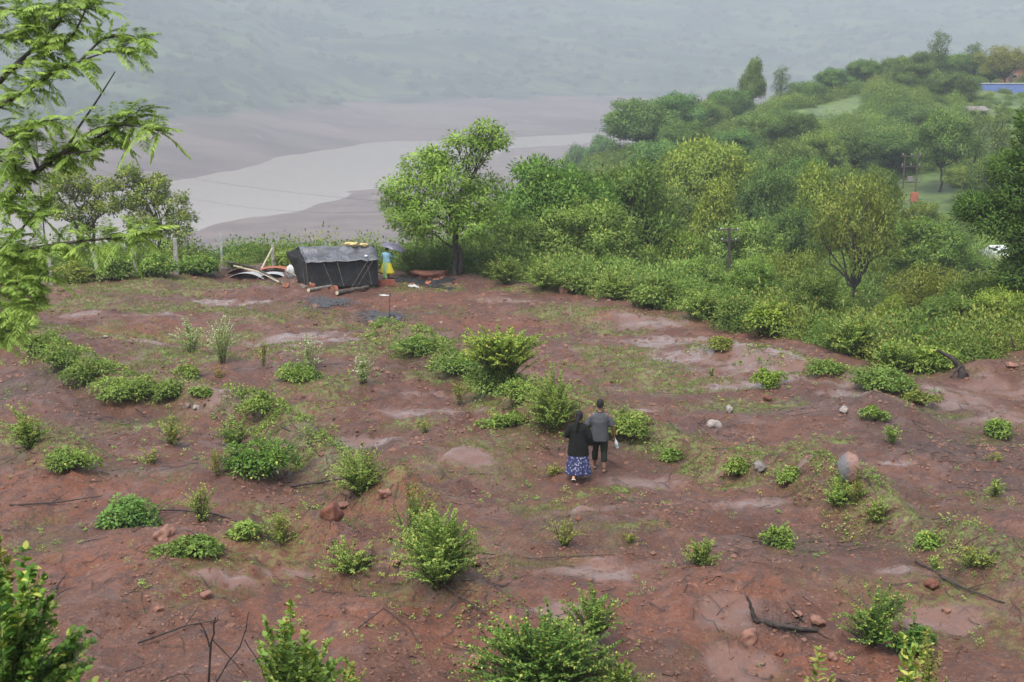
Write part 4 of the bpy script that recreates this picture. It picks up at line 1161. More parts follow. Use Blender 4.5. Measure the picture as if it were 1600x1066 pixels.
FB = 'shrubs and weeds sprouting on the cleared field'
PL = [
    # kind, px, base, w, h, label, options
    ('fan', 788, 602, 122, 92, 'large yellow-green bush with upswept fan branches in mid field', dict(tint=(1.12, 1.15, 0.95), scale_leaf=1.2, dens=2.2)),
    ('feather', 866, 672, 112, 96, 'light green bush directly left of the woman in black', dict(leaf='leaf_bright', dens=2.4)),
    ('mound', 785, 668, 60, 28, 'low bright clump left of the bush beside the walking couple', dict(leaf='leaf_bright')),
    ('mound', 985, 680, 80, 42, 'low green mound just right of the man in the grey shirt', dict(leaf='leaf_bright')),
    ('sprig', 716, 635, 40, 46, 'sparse yellow sprig standing alone below the fan-branched bush', dict(leaf='leaf_yellow')),
    ('sprig', 663, 676, 32, 22, 'small yellowish sprig left of the walking couple, below the lone yellow sprig', dict(leaf='leaf_yellow')),
    ('mound', 765, 610, 92, 48, 'broad-leaved dark clump at the foot of the fan-branched bush', dict(leaf='leaf_mid')),
    ('mound', 712, 582, 60, 36, 'leafy clump on the bund left of the fan-branched bush', dict(leaf='leaf_mid')),
    ('mound', 652, 552, 74, 32, 'low green clump at the upper end of the middle bund', dict()),
    ('mound', 815, 625, 60, 40, 'green clump between the fan-branched bush and the bush beside the couple', dict(leaf='leaf_bright')),
    ('sprig', 567, 598, 72, 58, 'pale whitish-green sprigs left of the fan-branched bush', dict(dens=1.6)),
    ('sprig', 482, 575, 70, 62, 'tall pale sprigs with whitish tips in the upper left field', dict(dens=1.2)),
    ('mound', 468, 592, 60, 30, 'low round clump at the foot of the tall pale sprigs', dict(leaf='leaf_bright')),
    ('sprig', 412, 572, 30, 48, 'thin single pale sprig between two pairs of sprigs in the upper left field', dict(leaf='leaf_yellow')),
    ('sprig', 348, 568, 56, 74, 'tallest pale sprig cluster in the upper left field, right of its pair', dict(dens=1.6)),
    ('sprig', 300, 553, 56, 52, 'bushy pale sprig cluster in the upper left field, left of its pair', dict(dens=2.0)),
    ('mound', 295, 590, 38, 28, 'small round green tuft below the paired pale sprigs', dict(leaf='leaf_bright')),
    ('sprig', 341, 590, 30, 20, 'small brownish-yellow tuft right of the round green tuft', dict(leaf='leaf_yellow', tint=(1.2, .9, .7))),
    ('mound', 193, 624, 78, 46, 'bright bushy clump on the left bund, largest one there', dict(leaf='leaf_bright')),
    ('mound', 264, 619, 50, 28, 'small dark clump with pale leaves right of the largest clump on the left bund', dict()),
    ('mound', 312, 620, 32, 18, 'smallest clump on the left bund, third from the largest', dict(leaf='leaf_bright')),
    ('mound', 136, 592, 66, 38, 'dark leafy clump on the left bund just above the largest clump', dict()),
    ('mound', 92, 572, 60, 38, 'leafy clump on the upper left bund, below the overhanging tree', dict()),
    ('mound', 55, 552, 50, 40, 'leafy clump at the upper end of the left bund', dict(leaf='leaf_bright')),
    ('mound', 18, 535, 50, 44, 'dense clump at the left edge under the overhanging tree', dict()),
    ('mound', 414, 642, 58, 34, 'low yellow-green clump at the right end of the left bund', dict(leaf='leaf_bright')),
    ('feather', 48, 700, 104, 70, 'wide light green bush at the left edge of the photo', dict(leaf='leaf_bright', dens=1.5)),
    ('mound', 112, 732, 70, 40, 'broad-leaved plant right below the wide bush at the left edge', dict(leaf='leaf_bright')),
    ('sprig', 268, 692, 78, 40, 'pale yellowish weed cluster in the left field', dict(leaf='leaf_yellow', dens=1.8)),
    ('sprig', 238, 724, 62, 28, 'low yellow-green weed below the pale yellowish cluster', dict(leaf='leaf_yellow')),
    ('feather', 368, 696, 78, 46, 'green bush above the dark glossy mound in the left field', dict(leaf='leaf_mid', dens=1.4)),
    ('mound', 416, 738, 106, 62, 'dark glossy broad-leaved mound in the left field', dict(leaf='leaf_near', dens=1.2)),
    ('sprig', 341, 742, 52, 48, 'brown-tipped sprig left of the dark glossy mound', dict(leaf='leaf_reddish', tint=(1.2, 1, .8))),
    ('feather', 562, 772, 92, 72, 'bright round bush in the left centre, above the rusty boulder', dict(leaf='leaf_bright', dens=2.2)),
    ('mound', 216, 824, 100, 58, 'dark blue-green mound with broad leaves, left field', dict(tint=(.8, 1, 1.05))),
    ('sprig', 316, 814, 66, 70, 'upright light sprig right of the dark blue-green mound', dict(leaf='leaf_bright', dens=2)),
    ('sprig', 438, 850, 76, 60, 'yellowish upright sprig left of the rusty boulder', dict(leaf='leaf_yellow', dens=2, tint=(.9, 1, .9))),
    ('mound', 388, 838, 50, 26, 'low leafy plant between the two upright sprigs', dict(leaf='leaf_bright')),
    ('mound', 302, 866, 86, 30, 'flat green plant right of the tilted slab of stone', dict()),
    ('sprig', 648, 852, 112, 96, 'reddish-tipped sprigs behind the big central bush', dict(leaf='leaf_reddish', dens=2.2)),
    ('feather', 552, 892, 108, 52, 'low feathery spread left of the big central bush', dict(leaf='leaf_bright', dens=1.5)),
    ('feather', 684, 916, 138, 124, 'big bright feathery bush in the centre foreground beside the orange stone', dict(leaf='leaf_bright', dens=3.0)),
    ('sprig', 882, 853, 66, 44, 'small yellow-tipped weed below the walking couple', dict(leaf='leaf_yellow', dens=1.6)),
    ('sprig', 985, 848, 40, 18, 'tiny yellow weed right of the weed below the couple', dict(leaf='leaf_yellow')),
    ('feather', 1095, 884, 80, 54, 'light green bush alone in the right foreground', dict(leaf='leaf_bright', dens=1.3)),
    ('mound', 1216, 848, 46, 32, 'small round plant right of the lone light green bush', dict(leaf='leaf_bright')),
    ('feather', 1305, 788, 92, 44, 'green growth on the right bund in front of the grey-brown boulder', dict(leaf='leaf_bright', dens=1.6)),
    ('sprig', 1336, 790, 30, 66, 'upright yellow-tipped sprig standing before the grey-brown boulder', dict(leaf='leaf_yellow')),
    ('sprig', 1310, 772, 22, 44, 'short upright sprig at the left of the grey-brown boulder', dict(leaf='leaf_bright')),
    ('feather', 1372, 816, 60, 42, 'green clump on the right bund right below the grey-brown boulder', dict(leaf='leaf_bright', dens=1.4)),
    ('mound', 1455, 852, 44, 26, 'low clump on the right bund, upper of the last two', dict(leaf='leaf_bright')),
    ('feather', 1522, 884, 86, 36, 'yellow-green clump on the right bund, lowest one', dict(leaf='leaf_yellow', dens=1.4)),
    ('mound', 1232, 748, 54, 22, 'low clump on the bund left of the dark flat rock', dict(leaf='leaf_bright')),
    ('mound', 1150, 740, 44, 26, 'leafy clump on the bund well left of the boulder', dict(leaf='leaf_bright')),
    ('mound', 1046, 720, 38, 22, 'tuft on the bund right of the walking man', dict()),
    ('sprig', 868, 741, 44, 16, 'flat yellowish weed at the left of the skirted woman\'s feet', dict(leaf='leaf_yellow', dens=2)),
    ('feather', 1555, 774, 36, 38, 'small bright plant at the right edge on dark soil', dict(leaf='leaf_bright')),
    ('feather', 1394, 692, 40, 36, 'small spiky plant above the boulder on dark soil', dict(leaf='leaf_bright')),
    ('mound', 1367, 656, 38, 22, 'round tuft on the grey gravelly mound', dict(leaf='leaf_bright')),
    ('mound', 1562, 680, 46, 32, 'round tuft on dark soil near the right edge', dict(leaf='leaf_bright')),
    ('mound', 1199, 604, 46, 32, 'small bright round bush beside the wet path', dict(leaf='leaf_bright', tint=(1.1, 1.05, .8))),
    ('sprig', 1112, 588, 16, 20, 'tiny upright seedling on the wet ground left of the round bush', dict(leaf='leaf_mid')),
    ('mound', 1380, 608, 90, 36, 'low spreading clump where the wet path meets the thicket', dict(leaf='leaf_mid')),
    ('mound', 1440, 626, 50, 18, 'low yellowish clump at the lower end of the path bund', dict(leaf='leaf_yellow')),
    ('mound', 1290, 582, 60, 22, 'low leafy clump on the path bund by the thicket', dict()),
    ('mound', 1130, 545, 50, 20, 'grassy clump at the top of the path bund', dict(leaf='leaf_yellow')),
    ('feather', 1362, 1005, 142, 90, 'dense green bush in the right foreground behind the dead stick', dict(leaf='leaf_near', dens=1.8, scale_leaf=.9)),
    ('mound', 1420, 1018, 70, 56, 'dark leafy lower part bush right beside the dense right foreground bush', dict(leaf='leaf_near')),
    ('sprig', 1555, 720, 34, 14, 'flat weed on the dark soil at the right edge', dict(leaf='leaf_yellow')),
    ('sprig', 1462, 890, 34, 24, 'tiny bright seedling below the lowest right bund clump', dict(leaf='leaf_bright')),
]
for kd, px, by, w, h, lab, kw in PL:
    if kw is None: continue
    plant(kd, px, by, w, h, lab, group=FB, **kw)

# --- bushes along the thicket's front edge, each told apart
EB = 'bushes lining the edge of the thicket'
EDGE = [
    ('mound', 1206, 522, 68, 56, 'rounded light bush with a dark stem gap at the field edge', dict(leaf='leaf_bright', tint=(1.1, 1.05, .8))),
    ('feather', 1150, 512, 80, 52, 'leafy bush left of the rounded light bush at the field edge', dict(leaf='leaf_mid', dens=1.5)),
    ('feather', 1090, 498, 80, 50, 'spreading bush at the field edge below the utility pole', dict(leaf='leaf_bright', dens=1.3)),
    ('mound', 1030, 480, 80, 44, 'low bush at the field edge left of the one below the utility pole', dict(leaf='leaf_mid')),
    ('feather', 960, 468, 80, 46, 'loose bush at the field edge right of the bare red rock', dict(leaf='leaf_bright', dens=1.3)),
    ('mound', 905, 456, 60, 36, 'small bush directly behind the bare red rock at the field edge', dict(leaf='leaf_mid')),
    ('feather', 850, 452, 70, 44, 'pale bush at the field edge left of the bare red rock', dict(leaf='leaf_bright')),
    ('feather', 790, 444, 70, 50, 'bush at the field edge under the right side of the umbrella tree', dict(leaf='leaf_mid')),
    ('feather', 640, 428, 70, 44, 'bush behind the person with the umbrella', dict(leaf='leaf_mid')),
    ('feather', 1262, 530, 70, 50, 'yellowish bush right of the rounded light bush at the field edge', dict(leaf='leaf_yellow', dens=1.3)),
    ('feather', 1330, 556, 96, 72, 'tall feathery light bush at the corner of the thicket', dict(leaf='leaf_bright', dens=1.5)),
    ('feather', 1392, 580, 80, 56, 'feathery bush left of the dead bent branch', dict(leaf='leaf_bright', dens=1.4)),
    ('mound', 1445, 580, 80, 52, 'round pale green bush immediately left of the dead bent branch', dict(leaf='leaf_bright', tint=(1.05, 1.05, .9))),
    ('feather', 1490, 540, 100, 76, 'bush behind the dead bent branch', dict(leaf='leaf_mid', dens=1.4)),
    ('mound', 1550, 545, 90, 60, 'bush at the right edge above the dark log', dict(leaf='leaf_bright')),
    ('feather', 1590, 520, 90, 80, 'yellowish hanging bush under the dark glossy tree', dict(leaf='leaf_yellow', dens=1.4)),
    ('feather', 1420, 520, 110, 90, 'olive bush in the thicket below the olive-brown tree', dict(leaf='leaf_yellow', dens=1.3, tint=(.95, .95, .9))),
    ('mound', 1340, 500, 110, 70, 'mid green bush in the thicket front behind the feathery corner bush', dict()),
    ('feather', 540, 424, 70, 30, 'low bush right behind the black shelter', dict(leaf='leaf_bright')),
    ('mound', 480, 418, 90, 34, 'low leafy bush behind the left end of the black shelter', dict(leaf='leaf_bright')),
    ('feather', 372, 422, 70, 30, 'low bush between the thin white post and the leaning pole', dict(leaf='leaf_mid')),
    ('mound', 310, 428, 60, 36, 'bush between the fourth stone post and the thin white post', dict(leaf='leaf_mid')),
    ('mound', 245, 432, 56, 36, 'bush between the third and fourth stone posts', dict(leaf='leaf_bright')),
    ('mound', 183, 436, 50, 36, 'bush between the leaning stone post and the next one', dict(leaf='leaf_mid')),
    ('mound', 115, 442, 66, 34, 'yellowish bush between the two leftmost stone posts', dict(leaf='leaf_yellow')),
]
for kd, px, by, w, h, lab, kw in EDGE:
    plant(kd, px, by, w, h, lab, group=EB, scale_leaf=1.7, **{k: v for k, v in kw.items()})

# ------------------------------------------------------------------ near plants on the bank
def near_shrubs():
    # lower left: dark ovate leaves with pale new growth, rooted on the bank
    D = 7.2
    plant('feather', -10, 1150, 370, 325, 'dark green bush with pale new leaves in the bottom left corner', D=D, leaf='leaf_near', scale_leaf=1.2, dens=1.9, name='near_shrub')
    plant('sprig', 10, 960, 110, 215, 'slender twig with yellow-green leaves at the left edge above the corner bush', D=7.8, leaf='leaf_bright', scale_leaf=1.3, name='near_shrub', dens=1.2)
    plant('feather', 462, 1105, 170, 172, 'lance-leaved light green plant at the bottom edge, left of centre', D=13.5, leaf='leaf_bright', scale_leaf=1.9, dens=0.7, name='near_shrub')
    plant('mound', 545, 1080, 70, 70, 'yellowish leafy tuft at the bottom edge right of the lance-leaved plant', D=14.6, leaf='leaf_yellow', scale_leaf=1.0, name='near_shrub')
    plant('feather', 850, 1085, 270, 150, 'big glossy bush with yellow-green tips at the bottom centre', leaf='leaf_near', D=16.2, scale_leaf=1.0, dens=2.0, name='near_shrub')
    plant('feather', 925, 1000, 130, 95, 'upper spray of glossy leaves reaching right behind the bottom centre bush', leaf='leaf_near', scale_leaf=0.9, dens=1.3, name='near_shrub')
    plant('feather', 965, 1085, 90, 55, 'low light green bush at the bottom edge right of the glossy bush', leaf='leaf_bright', D=16.0, dens=1.5, name='near_shrub')
    plant('sprig', 1272, 1110, 80, 92, 'spiky narrow-leaved plant at the bottom edge, right of centre', D=14.0, leaf='leaf_bright', scale_leaf=2.0, name='near_shrub')
    plant('sprig', 1400, 1110, 90, 150, 'upright pale broad-leaved weed at the bottom edge', D=12.5, leaf='leaf_bright', scale_leaf=1.9, name='near_shrub', dens=.8)
    plant('feather', 1450, 1100, 120, 110, 'yellow-green fine-leaved bush at the bottom edge near the right', D=13.5, leaf='leaf_yellow', scale_leaf=.8, dens=2.0, name='near_shrub')
near_shrubs()

# --- the overhanging tree at the upper left: pinnate fronds on dark branches
def frond_tree():
    R = rng(81); tb, cb = MB(), MB()
    def P(px, py, D):
        return np.array([x_at(px, py, D), D, z_at(py, D)])
    base = np.array([-6.6, 10.4, 0]); base[2] = float(ground(np.array(base[0]), np.array(base[1]))) - 0.2
    trunk = np.array([base, base + [0.15, 0.05, 1.6], P(-190, 480, 10.4), P(-130, 330, 10.5), P(-110, 160, 10.5), P(-90, 0, 10.6), P(-60, -140, 10.6)])
    tb.tube(trunk, [.17, .15, .13, .11, .09, .07, .04], 9)
    BR = [  # branch: list of pixels, distance at both ends, radius
        ([(-130, 330), (-40, 355), (60, 265), (100, 238), (160, 212), (215, 175)], 10.5, 9.8, .035),
        ([(60, 265), (102, 236), (122, 200), (150, 160), (180, 112)], 10.1, 9.9, .016),
        ([(95, 240), (130, 238), (168, 232)], 10.0, 9.8, .012),
        ([(-110, 160), (-30, 180), (30, 150), (75, 118), (125, 95), (200, 70)], 10.5, 9.6, .028),
        ([(-110, 140), (-20, 150), (20, 105), (62, 68), (98, 30), (106, -20)], 10.5, 9.9, .03),
        ([(10, 112), (60, 86), (108, 66), (128, 30), (142, -10)], 10.2, 9.8, .018),
        ([(-90, 0), (-20, 10), (40, 20), (90, 8), (150, 15)], 10.6, 9.8, .018),
        ([(-130, 330), (-50, 420), (50, 388), (130, 376), (185, 372), (235, 362)], 10.5, 9.4, .026),
        ([(-190, 480), (-90, 500), (-20, 470), (30, 440), (70, 430)], 10.4, 10.0, .026),
        ([(-190, 480), (-80, 420), (0, 400), (40, 350), (70, 320)], 10.4, 9.9, .022),
        ([(60, 265), (40, 215), (60, 190), (110, 185)], 10.1, 9.7, .014),
        ([(-90, 500), (-30, 520), (10, 500), (40, 470)], 10.3, 10.1, .016),
        ([(-40, 355), (10, 320), (30, 290), (20, 240)], 10.3, 10.0, .014),
        ([(100, 238), (150, 200), (200, 195), (250, 205)], 9.95, 9.6, .012),
        ([(125, 95), (160, 60), (200, 55), (225, 60)], 9.8, 9.6, .010),
        ([(-30, 180), (10, 215), (60, 200)], 10.3, 10.0, .010),
        ([(-190, 480), (-100, 440), (-30, 430), (20, 450), (45, 485)], 10.4, 10.0, .02),
        ([(-190, 480), (-120, 530), (-60, 535), (0, 520), (25, 515)], 10.4, 10.1, .02),
        ([(-130, 330), (-60, 300), (0, 300), (35, 335)], 10.5, 10.0, .016),
        ([(-110, 160), (-60, 230), (0, 250), (30, 275)], 10.5, 10.1, .016),
        ([(-90, 0), (-40, 50), (10, 62), (55, 45)], 10.6, 10.1, .016),
        ([(-130, 330), (-60, 390), (0, 385), (40, 410), (60, 450)], 10.5, 10.1, .018),
    ]
    def frond(p0, d, L, v):
        n = 15
        t = np.linspace(0, 1, n)[:, None]
        d = nrm(d)
        q = p0 + d * L * t + np.array([0, 0, -1.0]) * L * 0.36 * t ** 2
        tg = nrm(np.gradient(q, axis=0))
        cb.tube(q[::3], 0.0022, 3, 0, 0.9, cap=False)
        side = nrm(np.cross(tg, np.array([0, 0, 1.0])))
        w = np.sin(np.pi * np.clip(t[:, 0] * 0.9 + 0.1, 0, 1)) ** 0.7
        for sg in (-1, 1):
            m = n - 1
            D = tg[1:] * 0.55 + side[1:] * sg * 0.8 + np.array([0, 0, -0.18]) + R.normal(size=(m, 3)) * 0.1
            leaves(cb, q[1:], D, np.array([0, 0, 1.0]) + R.normal(size=(m, 3)) * 0.2, 0.064 * w[1:] + 0.012, 0.0165, 0, np.clip(v + R.normal(0, 0.1, m), 0, 1), 0.15, 0.1)
    for pts, d0, d1, r in BR:
        n = len(pts)
        ds = np.linspace(d0, d1, n)
        p = np.array([P(a, b, d) for (a, b), d in zip(pts, ds)])
        tt = np.linspace(0, n - 1, 24)
        ps = np.stack([np.interp(tt, np.arange(n), p[:, j]) for j in range(3)], 1)
        for _ in range(2): ps[1:-1] = (ps[:-2] + 2 * ps[1:-1] + ps[2:]) / 4
        tb.tube(ps, np.linspace(r, 0.004, 24), 6)
        seglen = np.sum(np.linalg.norm(np.diff(ps, axis=0), axis=1))
        k0 = 5 if n > 3 else 1
        bare = (pts[-1] == (180, 112))
        cnt = int(seglen / 0.026) if not bare else 12
        for q in range(cnt):
            f = R.uniform(k0, 23.5) if not bare else R.uniform(0, 9)
            i = int(f); c = ps[i] + (ps[min(i + 1, 23)] - ps[i]) * (f - i)
            tg = nrm(ps[min(i + 1, 23)] - ps[max(i - 1, 0)])
            ax = nrm(tg * 0.7 + R.normal(size=3) * 0.75 + np.array([0, 0, 0.35]))
            frond(c, ax, R.uniform(0.13, 0.29), np.clip(R.normal(0.5, 0.25), 0, 1))
    t = thing('pinnate_tree', 'feathery overhanging tree branches in the upper left corner', 'tree', base)
    a = tb.build('trunk', M['bark'], t, True); b = cb.build('crown', M['leaf_bright'], t)
    b.color = (1.15, 1.1, 1.1, 1)
    for o in (a, b): o.matrix_parent_inverse = Matrix.Translation(-Vector(base))
frond_tree()
# ------------------------------------------------------------------ people
def simple_mat(name, col, rough=0.75, spec=0.3, bump=0.0, bscale=40.0, col2=None, metal=0.0):
    return rough_mat(name, col, col2 or tuple(c * 1.25 for c in col), bscale / 4, rough, bump, spec=spec, metal=metal)

M['skin'] = simple_mat('skin', (0.20, 0.105, 0.068), 0.5, 0.35)
M['skin_light'] = simple_mat('skin_light', (0.34, 0.19, 0.13), 0.5, 0.35)
M['hair'] = simple_mat('hair', (0.006, 0.0055, 0.0055), 0.55, 0.25, 0.5, 120)
M['black_cloth'] = simple_mat('black_cloth', (0.007, 0.0075, 0.007), 0.85, 0.2, 0.9, 22)
M['grey_cloth'] = simple_mat('grey_cloth', (0.060, 0.062, 0.070), 0.85, 0.2, 0.9, 22)
M['olive_cloth'] = simple_mat('olive_cloth', (0.016, 0.020, 0.014), 0.85, 0.2, 0.9, 22)
M['blue_cloth'] = simple_mat('blue_cloth', (0.17, 0.31, 0.38), 0.7, 0.25, 0.4, 50)
M['yellow_cloth'] = simple_mat('yellow_cloth', (0.44, 0.37, 0.03), 0.7, 0.25, 0.4, 50)
M['green_cloth'] = simple_mat('green_cloth', (0.22, 0.34, 0.15), 0.7, 0.25, 0.4, 50)
M['sandal'] = simple_mat('sandal', (0.55, 0.50, 0.42), 0.6)
M['umbrella'] = simple_mat('umbrella', (0.085, 0.083, 0.115), 0.45, 0.5, 0.15, 20)
M['metal_dark'] = simple_mat('metal_dark', (0.05, 0.05, 0.055), 0.4, 0.5, metal=0.7)
M['white_plastic'] = simple_mat('white_plastic', (0.52, 0.52, 0.51), 0.35, 0.5)

def skirt_print():
    m, nt, N, Lk = newmat('printed_skirt')
    vo = N.new("ShaderNodeTexVoronoi"); vo.inputs["Scale"].default_value = 21.0
    Lk.new(obj_co(nt), vo.inputs["Vector"])
    f = ramp_n(nt, vo.outputs["Distance"], 0.46, 0.30)
    c = mixc(nt, math_n(nt, 'MULTIPLY', f, ramp_n(nt, noise_n(nt, 30, 2, 0.5, obj_co(nt)), 0.40, 0.50)), (0.016, 0.022, 0.085), (0.30, 0.31, 0.40))
    p = N.new("ShaderNodeBsdfPrincipled"); p.inputs["Roughness"].default_value = 0.8
    Lk.new(c, p.inputs["Base Color"])
    o = N.new("ShaderNodeOutputMaterial"); Lk.new(p.outputs[0], o.inputs["Surface"])
    return m
M['printed_skirt'] = skirt_print()

def fused(mb, name, mat, parent, voxel=0.008, smooth=6):
    """joins overlapping tubes into one continuous skin"""
    me = mb.mesh(name + '_src', mat)
    o = bpy.data.objects.new(name + '_src', me); COL.objects.link(o)
    r = o.modifiers.new('r', 'REMESH'); r.mode = 'VOXEL'; r.voxel_size = voxel
    s = o.modifiers.new('s', 'SMOOTH'); s.iterations = smooth; s.factor = 0.5
    dg = bpy.context.evaluated_depsgraph_get()
    me2 = bpy.data.meshes.new_from_object(o.evaluated_get(dg))
    bpy.data.objects.remove(o)
    me2.name = name
    if not me2.materials: me2.materials.append(mat)
    me2.polygons.foreach_set("use_smooth", np.ones(len(me2.polygons), bool)); me2.update()
    return link(name, me2, parent)

def rings(mb, rows, seg=24, cx=0.0, cyy=0.0):
    """rows of (z, rx, ry, ox, oy): an upright lofted body, closed"""
    pts = [(r[3] if len(r) > 3 else 0, r[4] if len(r) > 4 else 0, r[0]) for r in rows]
    V = []; n = len(rows)
    a = np.linspace(0, 2 * np.pi, seg, endpoint=False)
    for r, p in zip(rows, pts):
        V.append(np.stack([p[0] + np.cos(a) * r[1], p[1] + np.sin(a) * r[2], np.full(seg, r[0])], 1))
    V = np.concatenate(V)
    i = np.arange(n - 1)[:, None] * seg; j = np.arange(seg)[None]; j2 = (j + 1) % seg
    up = rows[-1][0] > rows[0][0]
    q = np.stack([i + j, i + j2, i + seg + j2, i + seg + j], -1).reshape(-1, 4)
    if not up: q = q[:, ::-1]
    mb.add(V, q)
    for e in (0, n - 1):
        c = np.array([[pts[e][0], pts[e][1], rows[e][0]]])
        k = np.arange(seg); k2 = (k + 1) % seg
        f = np.stack([k2, k, np.full(seg, seg)], -1)
        if (e != 0) == up: f = f[:, ::-1]
        mb.add(np.concatenate([V[e * seg:(e + 1) * seg], c]), f)

def limb(mb, pts, rad, seg=12):
    pts = np.asarray(pts, float); n = len(pts)
    t = np.linspace(0, n - 1, (n - 1) * 5 + 1)
    p = np.stack([np.interp(t, np.arange(n), pts[:, j]) for j in range(3)], 1)
    r = np.interp(t, np.arange(n), rad)
    p[1:-1] = (p[:-2] + 2 * p[1:-1] + p[2:]) / 4
    mb.tube(p, r, seg)

def hand(mb, wrist, d, palm_n, thumb_side, curl=0.5):
    """palm, four fingers and a thumb from the side of the palm"""
    d = nrm(d); pn = nrm(palm_n); s = nrm(np.cross(d, pn)) * thumb_side
    w = np.asarray(wrist, float)
    mb.tube(np.array([w - d * .01, w + d * .035, w + d * .08]), np.array([[.024, .018], [.038, .016], [.036, .014]]), 10)
    for k, (off, ln) in enumerate(((.026, .066), (.009, .074), (-.009, .069), (-.026, .054))):
        b = w + d * .076 + s * off
        c1 = nrm(d + pn * curl * 0.6); c2 = nrm(d + pn * curl * 1.7); c3 = nrm(d * 0.6 + pn * curl * 2.2)
        p = [b - d * .01, b + c1 * ln * .42]
        p.append(p[-1] + c2 * ln * .34); p.append(p[-1] + c3 * ln * .28)
        mb.tube(np.array(p), [.0092, .009, .0085, .0075], 8)
    b = w + d * .028 + s * .030
    p = [w + d * .02 + s * .018, b + s * .012 + d * .012, b + s * .022 + d * .040 + pn * .012, b + s * .018 + d * .062 + pn * .022]
    mb.tube(np.array(p), [.013, .012, .010, .0085], 8)

def foot(mb, ankle, d, pitch=0.0, L=0.235):
    a = np.asarray(ankle, float); d = nrm(d); up = np.array([0, 0, 1.0])
    heel = a - d * .055 - up * .055 + up * pitch * .05
    toe = a + d * (L - .075) - up * (.072 + pitch * .03)
    mid = a + d * .06 - up * .045
    mb.tube(np.array([heel, a - up * .035, mid, (mid + toe) / 2 - up * .004, toe]), np.array([[.030, .030], [.036, .040], [.040, .034], [.044, .022], [.034, .015]]), 10)

def head(mb, c, h=0.225, tilt=0.0):
    c = np.asarray(c, float)
    rows = [(-.112, .030, .034, .022), (-.095, .050, .062, .018), (-.06, .064, .080, .012), (-.015, .072, .092, .004), (.03, .075, .097, -.002), (.07, .066, .086, -.004), (.10, .042, .055, -.004), (.113, .015, .02, -.004)]
    k = h / 0.225
    mb2 = [(c[2] + z * k, rx * k, ry * k, c[0], c[1] + oy * k) for z, rx, ry, oy in rows]
    rings(mb, mb2, 18)
    # brow, nose, mouth, chin on the front (y+), ears at the sides
    f = c + np.array([0, .093 * k, 0])
    mb.tube(np.array([f + [0, -.012, .012], f + [0, .008, -.018], f + [0, .014, -.034], f + [0, -.006, -.042]]), [.007, .010, .013, .009], 8)
    mb.tube(np.array([f + [-.024, -.016, -.062], f + [0, -.006, -.060], f + [.024, -.016, -.062]]), [.006, .009, .006], 8)
    for sx in (-1, 1):
        mb.tube(np.array([f + [sx * .020, -.010, .022], f + [sx * .034, -.014, .022], f + [sx * .048, -.026, .016]]), [.009, .009, .008], 8)
        e = c + np.array([sx * .074 * k, -.004, -.006])
        mb.tube(np.array([e + [0, .006, -.026], e + [sx * .010, -.004, 0], e + [sx * .006, -.002, .028]]), [.008, .013, .009], 8)

def place_person(o, px, py, rz, scale):
    x, y, z = hit(px, py)
    o.location = (x, y, z); o.rotation_euler = (0, 0, rz); o.scale = (scale,) * 3
    return Matrix.LocRotScale(Vector((x, y, z)), o.rotation_euler, Vector((scale,) * 3))

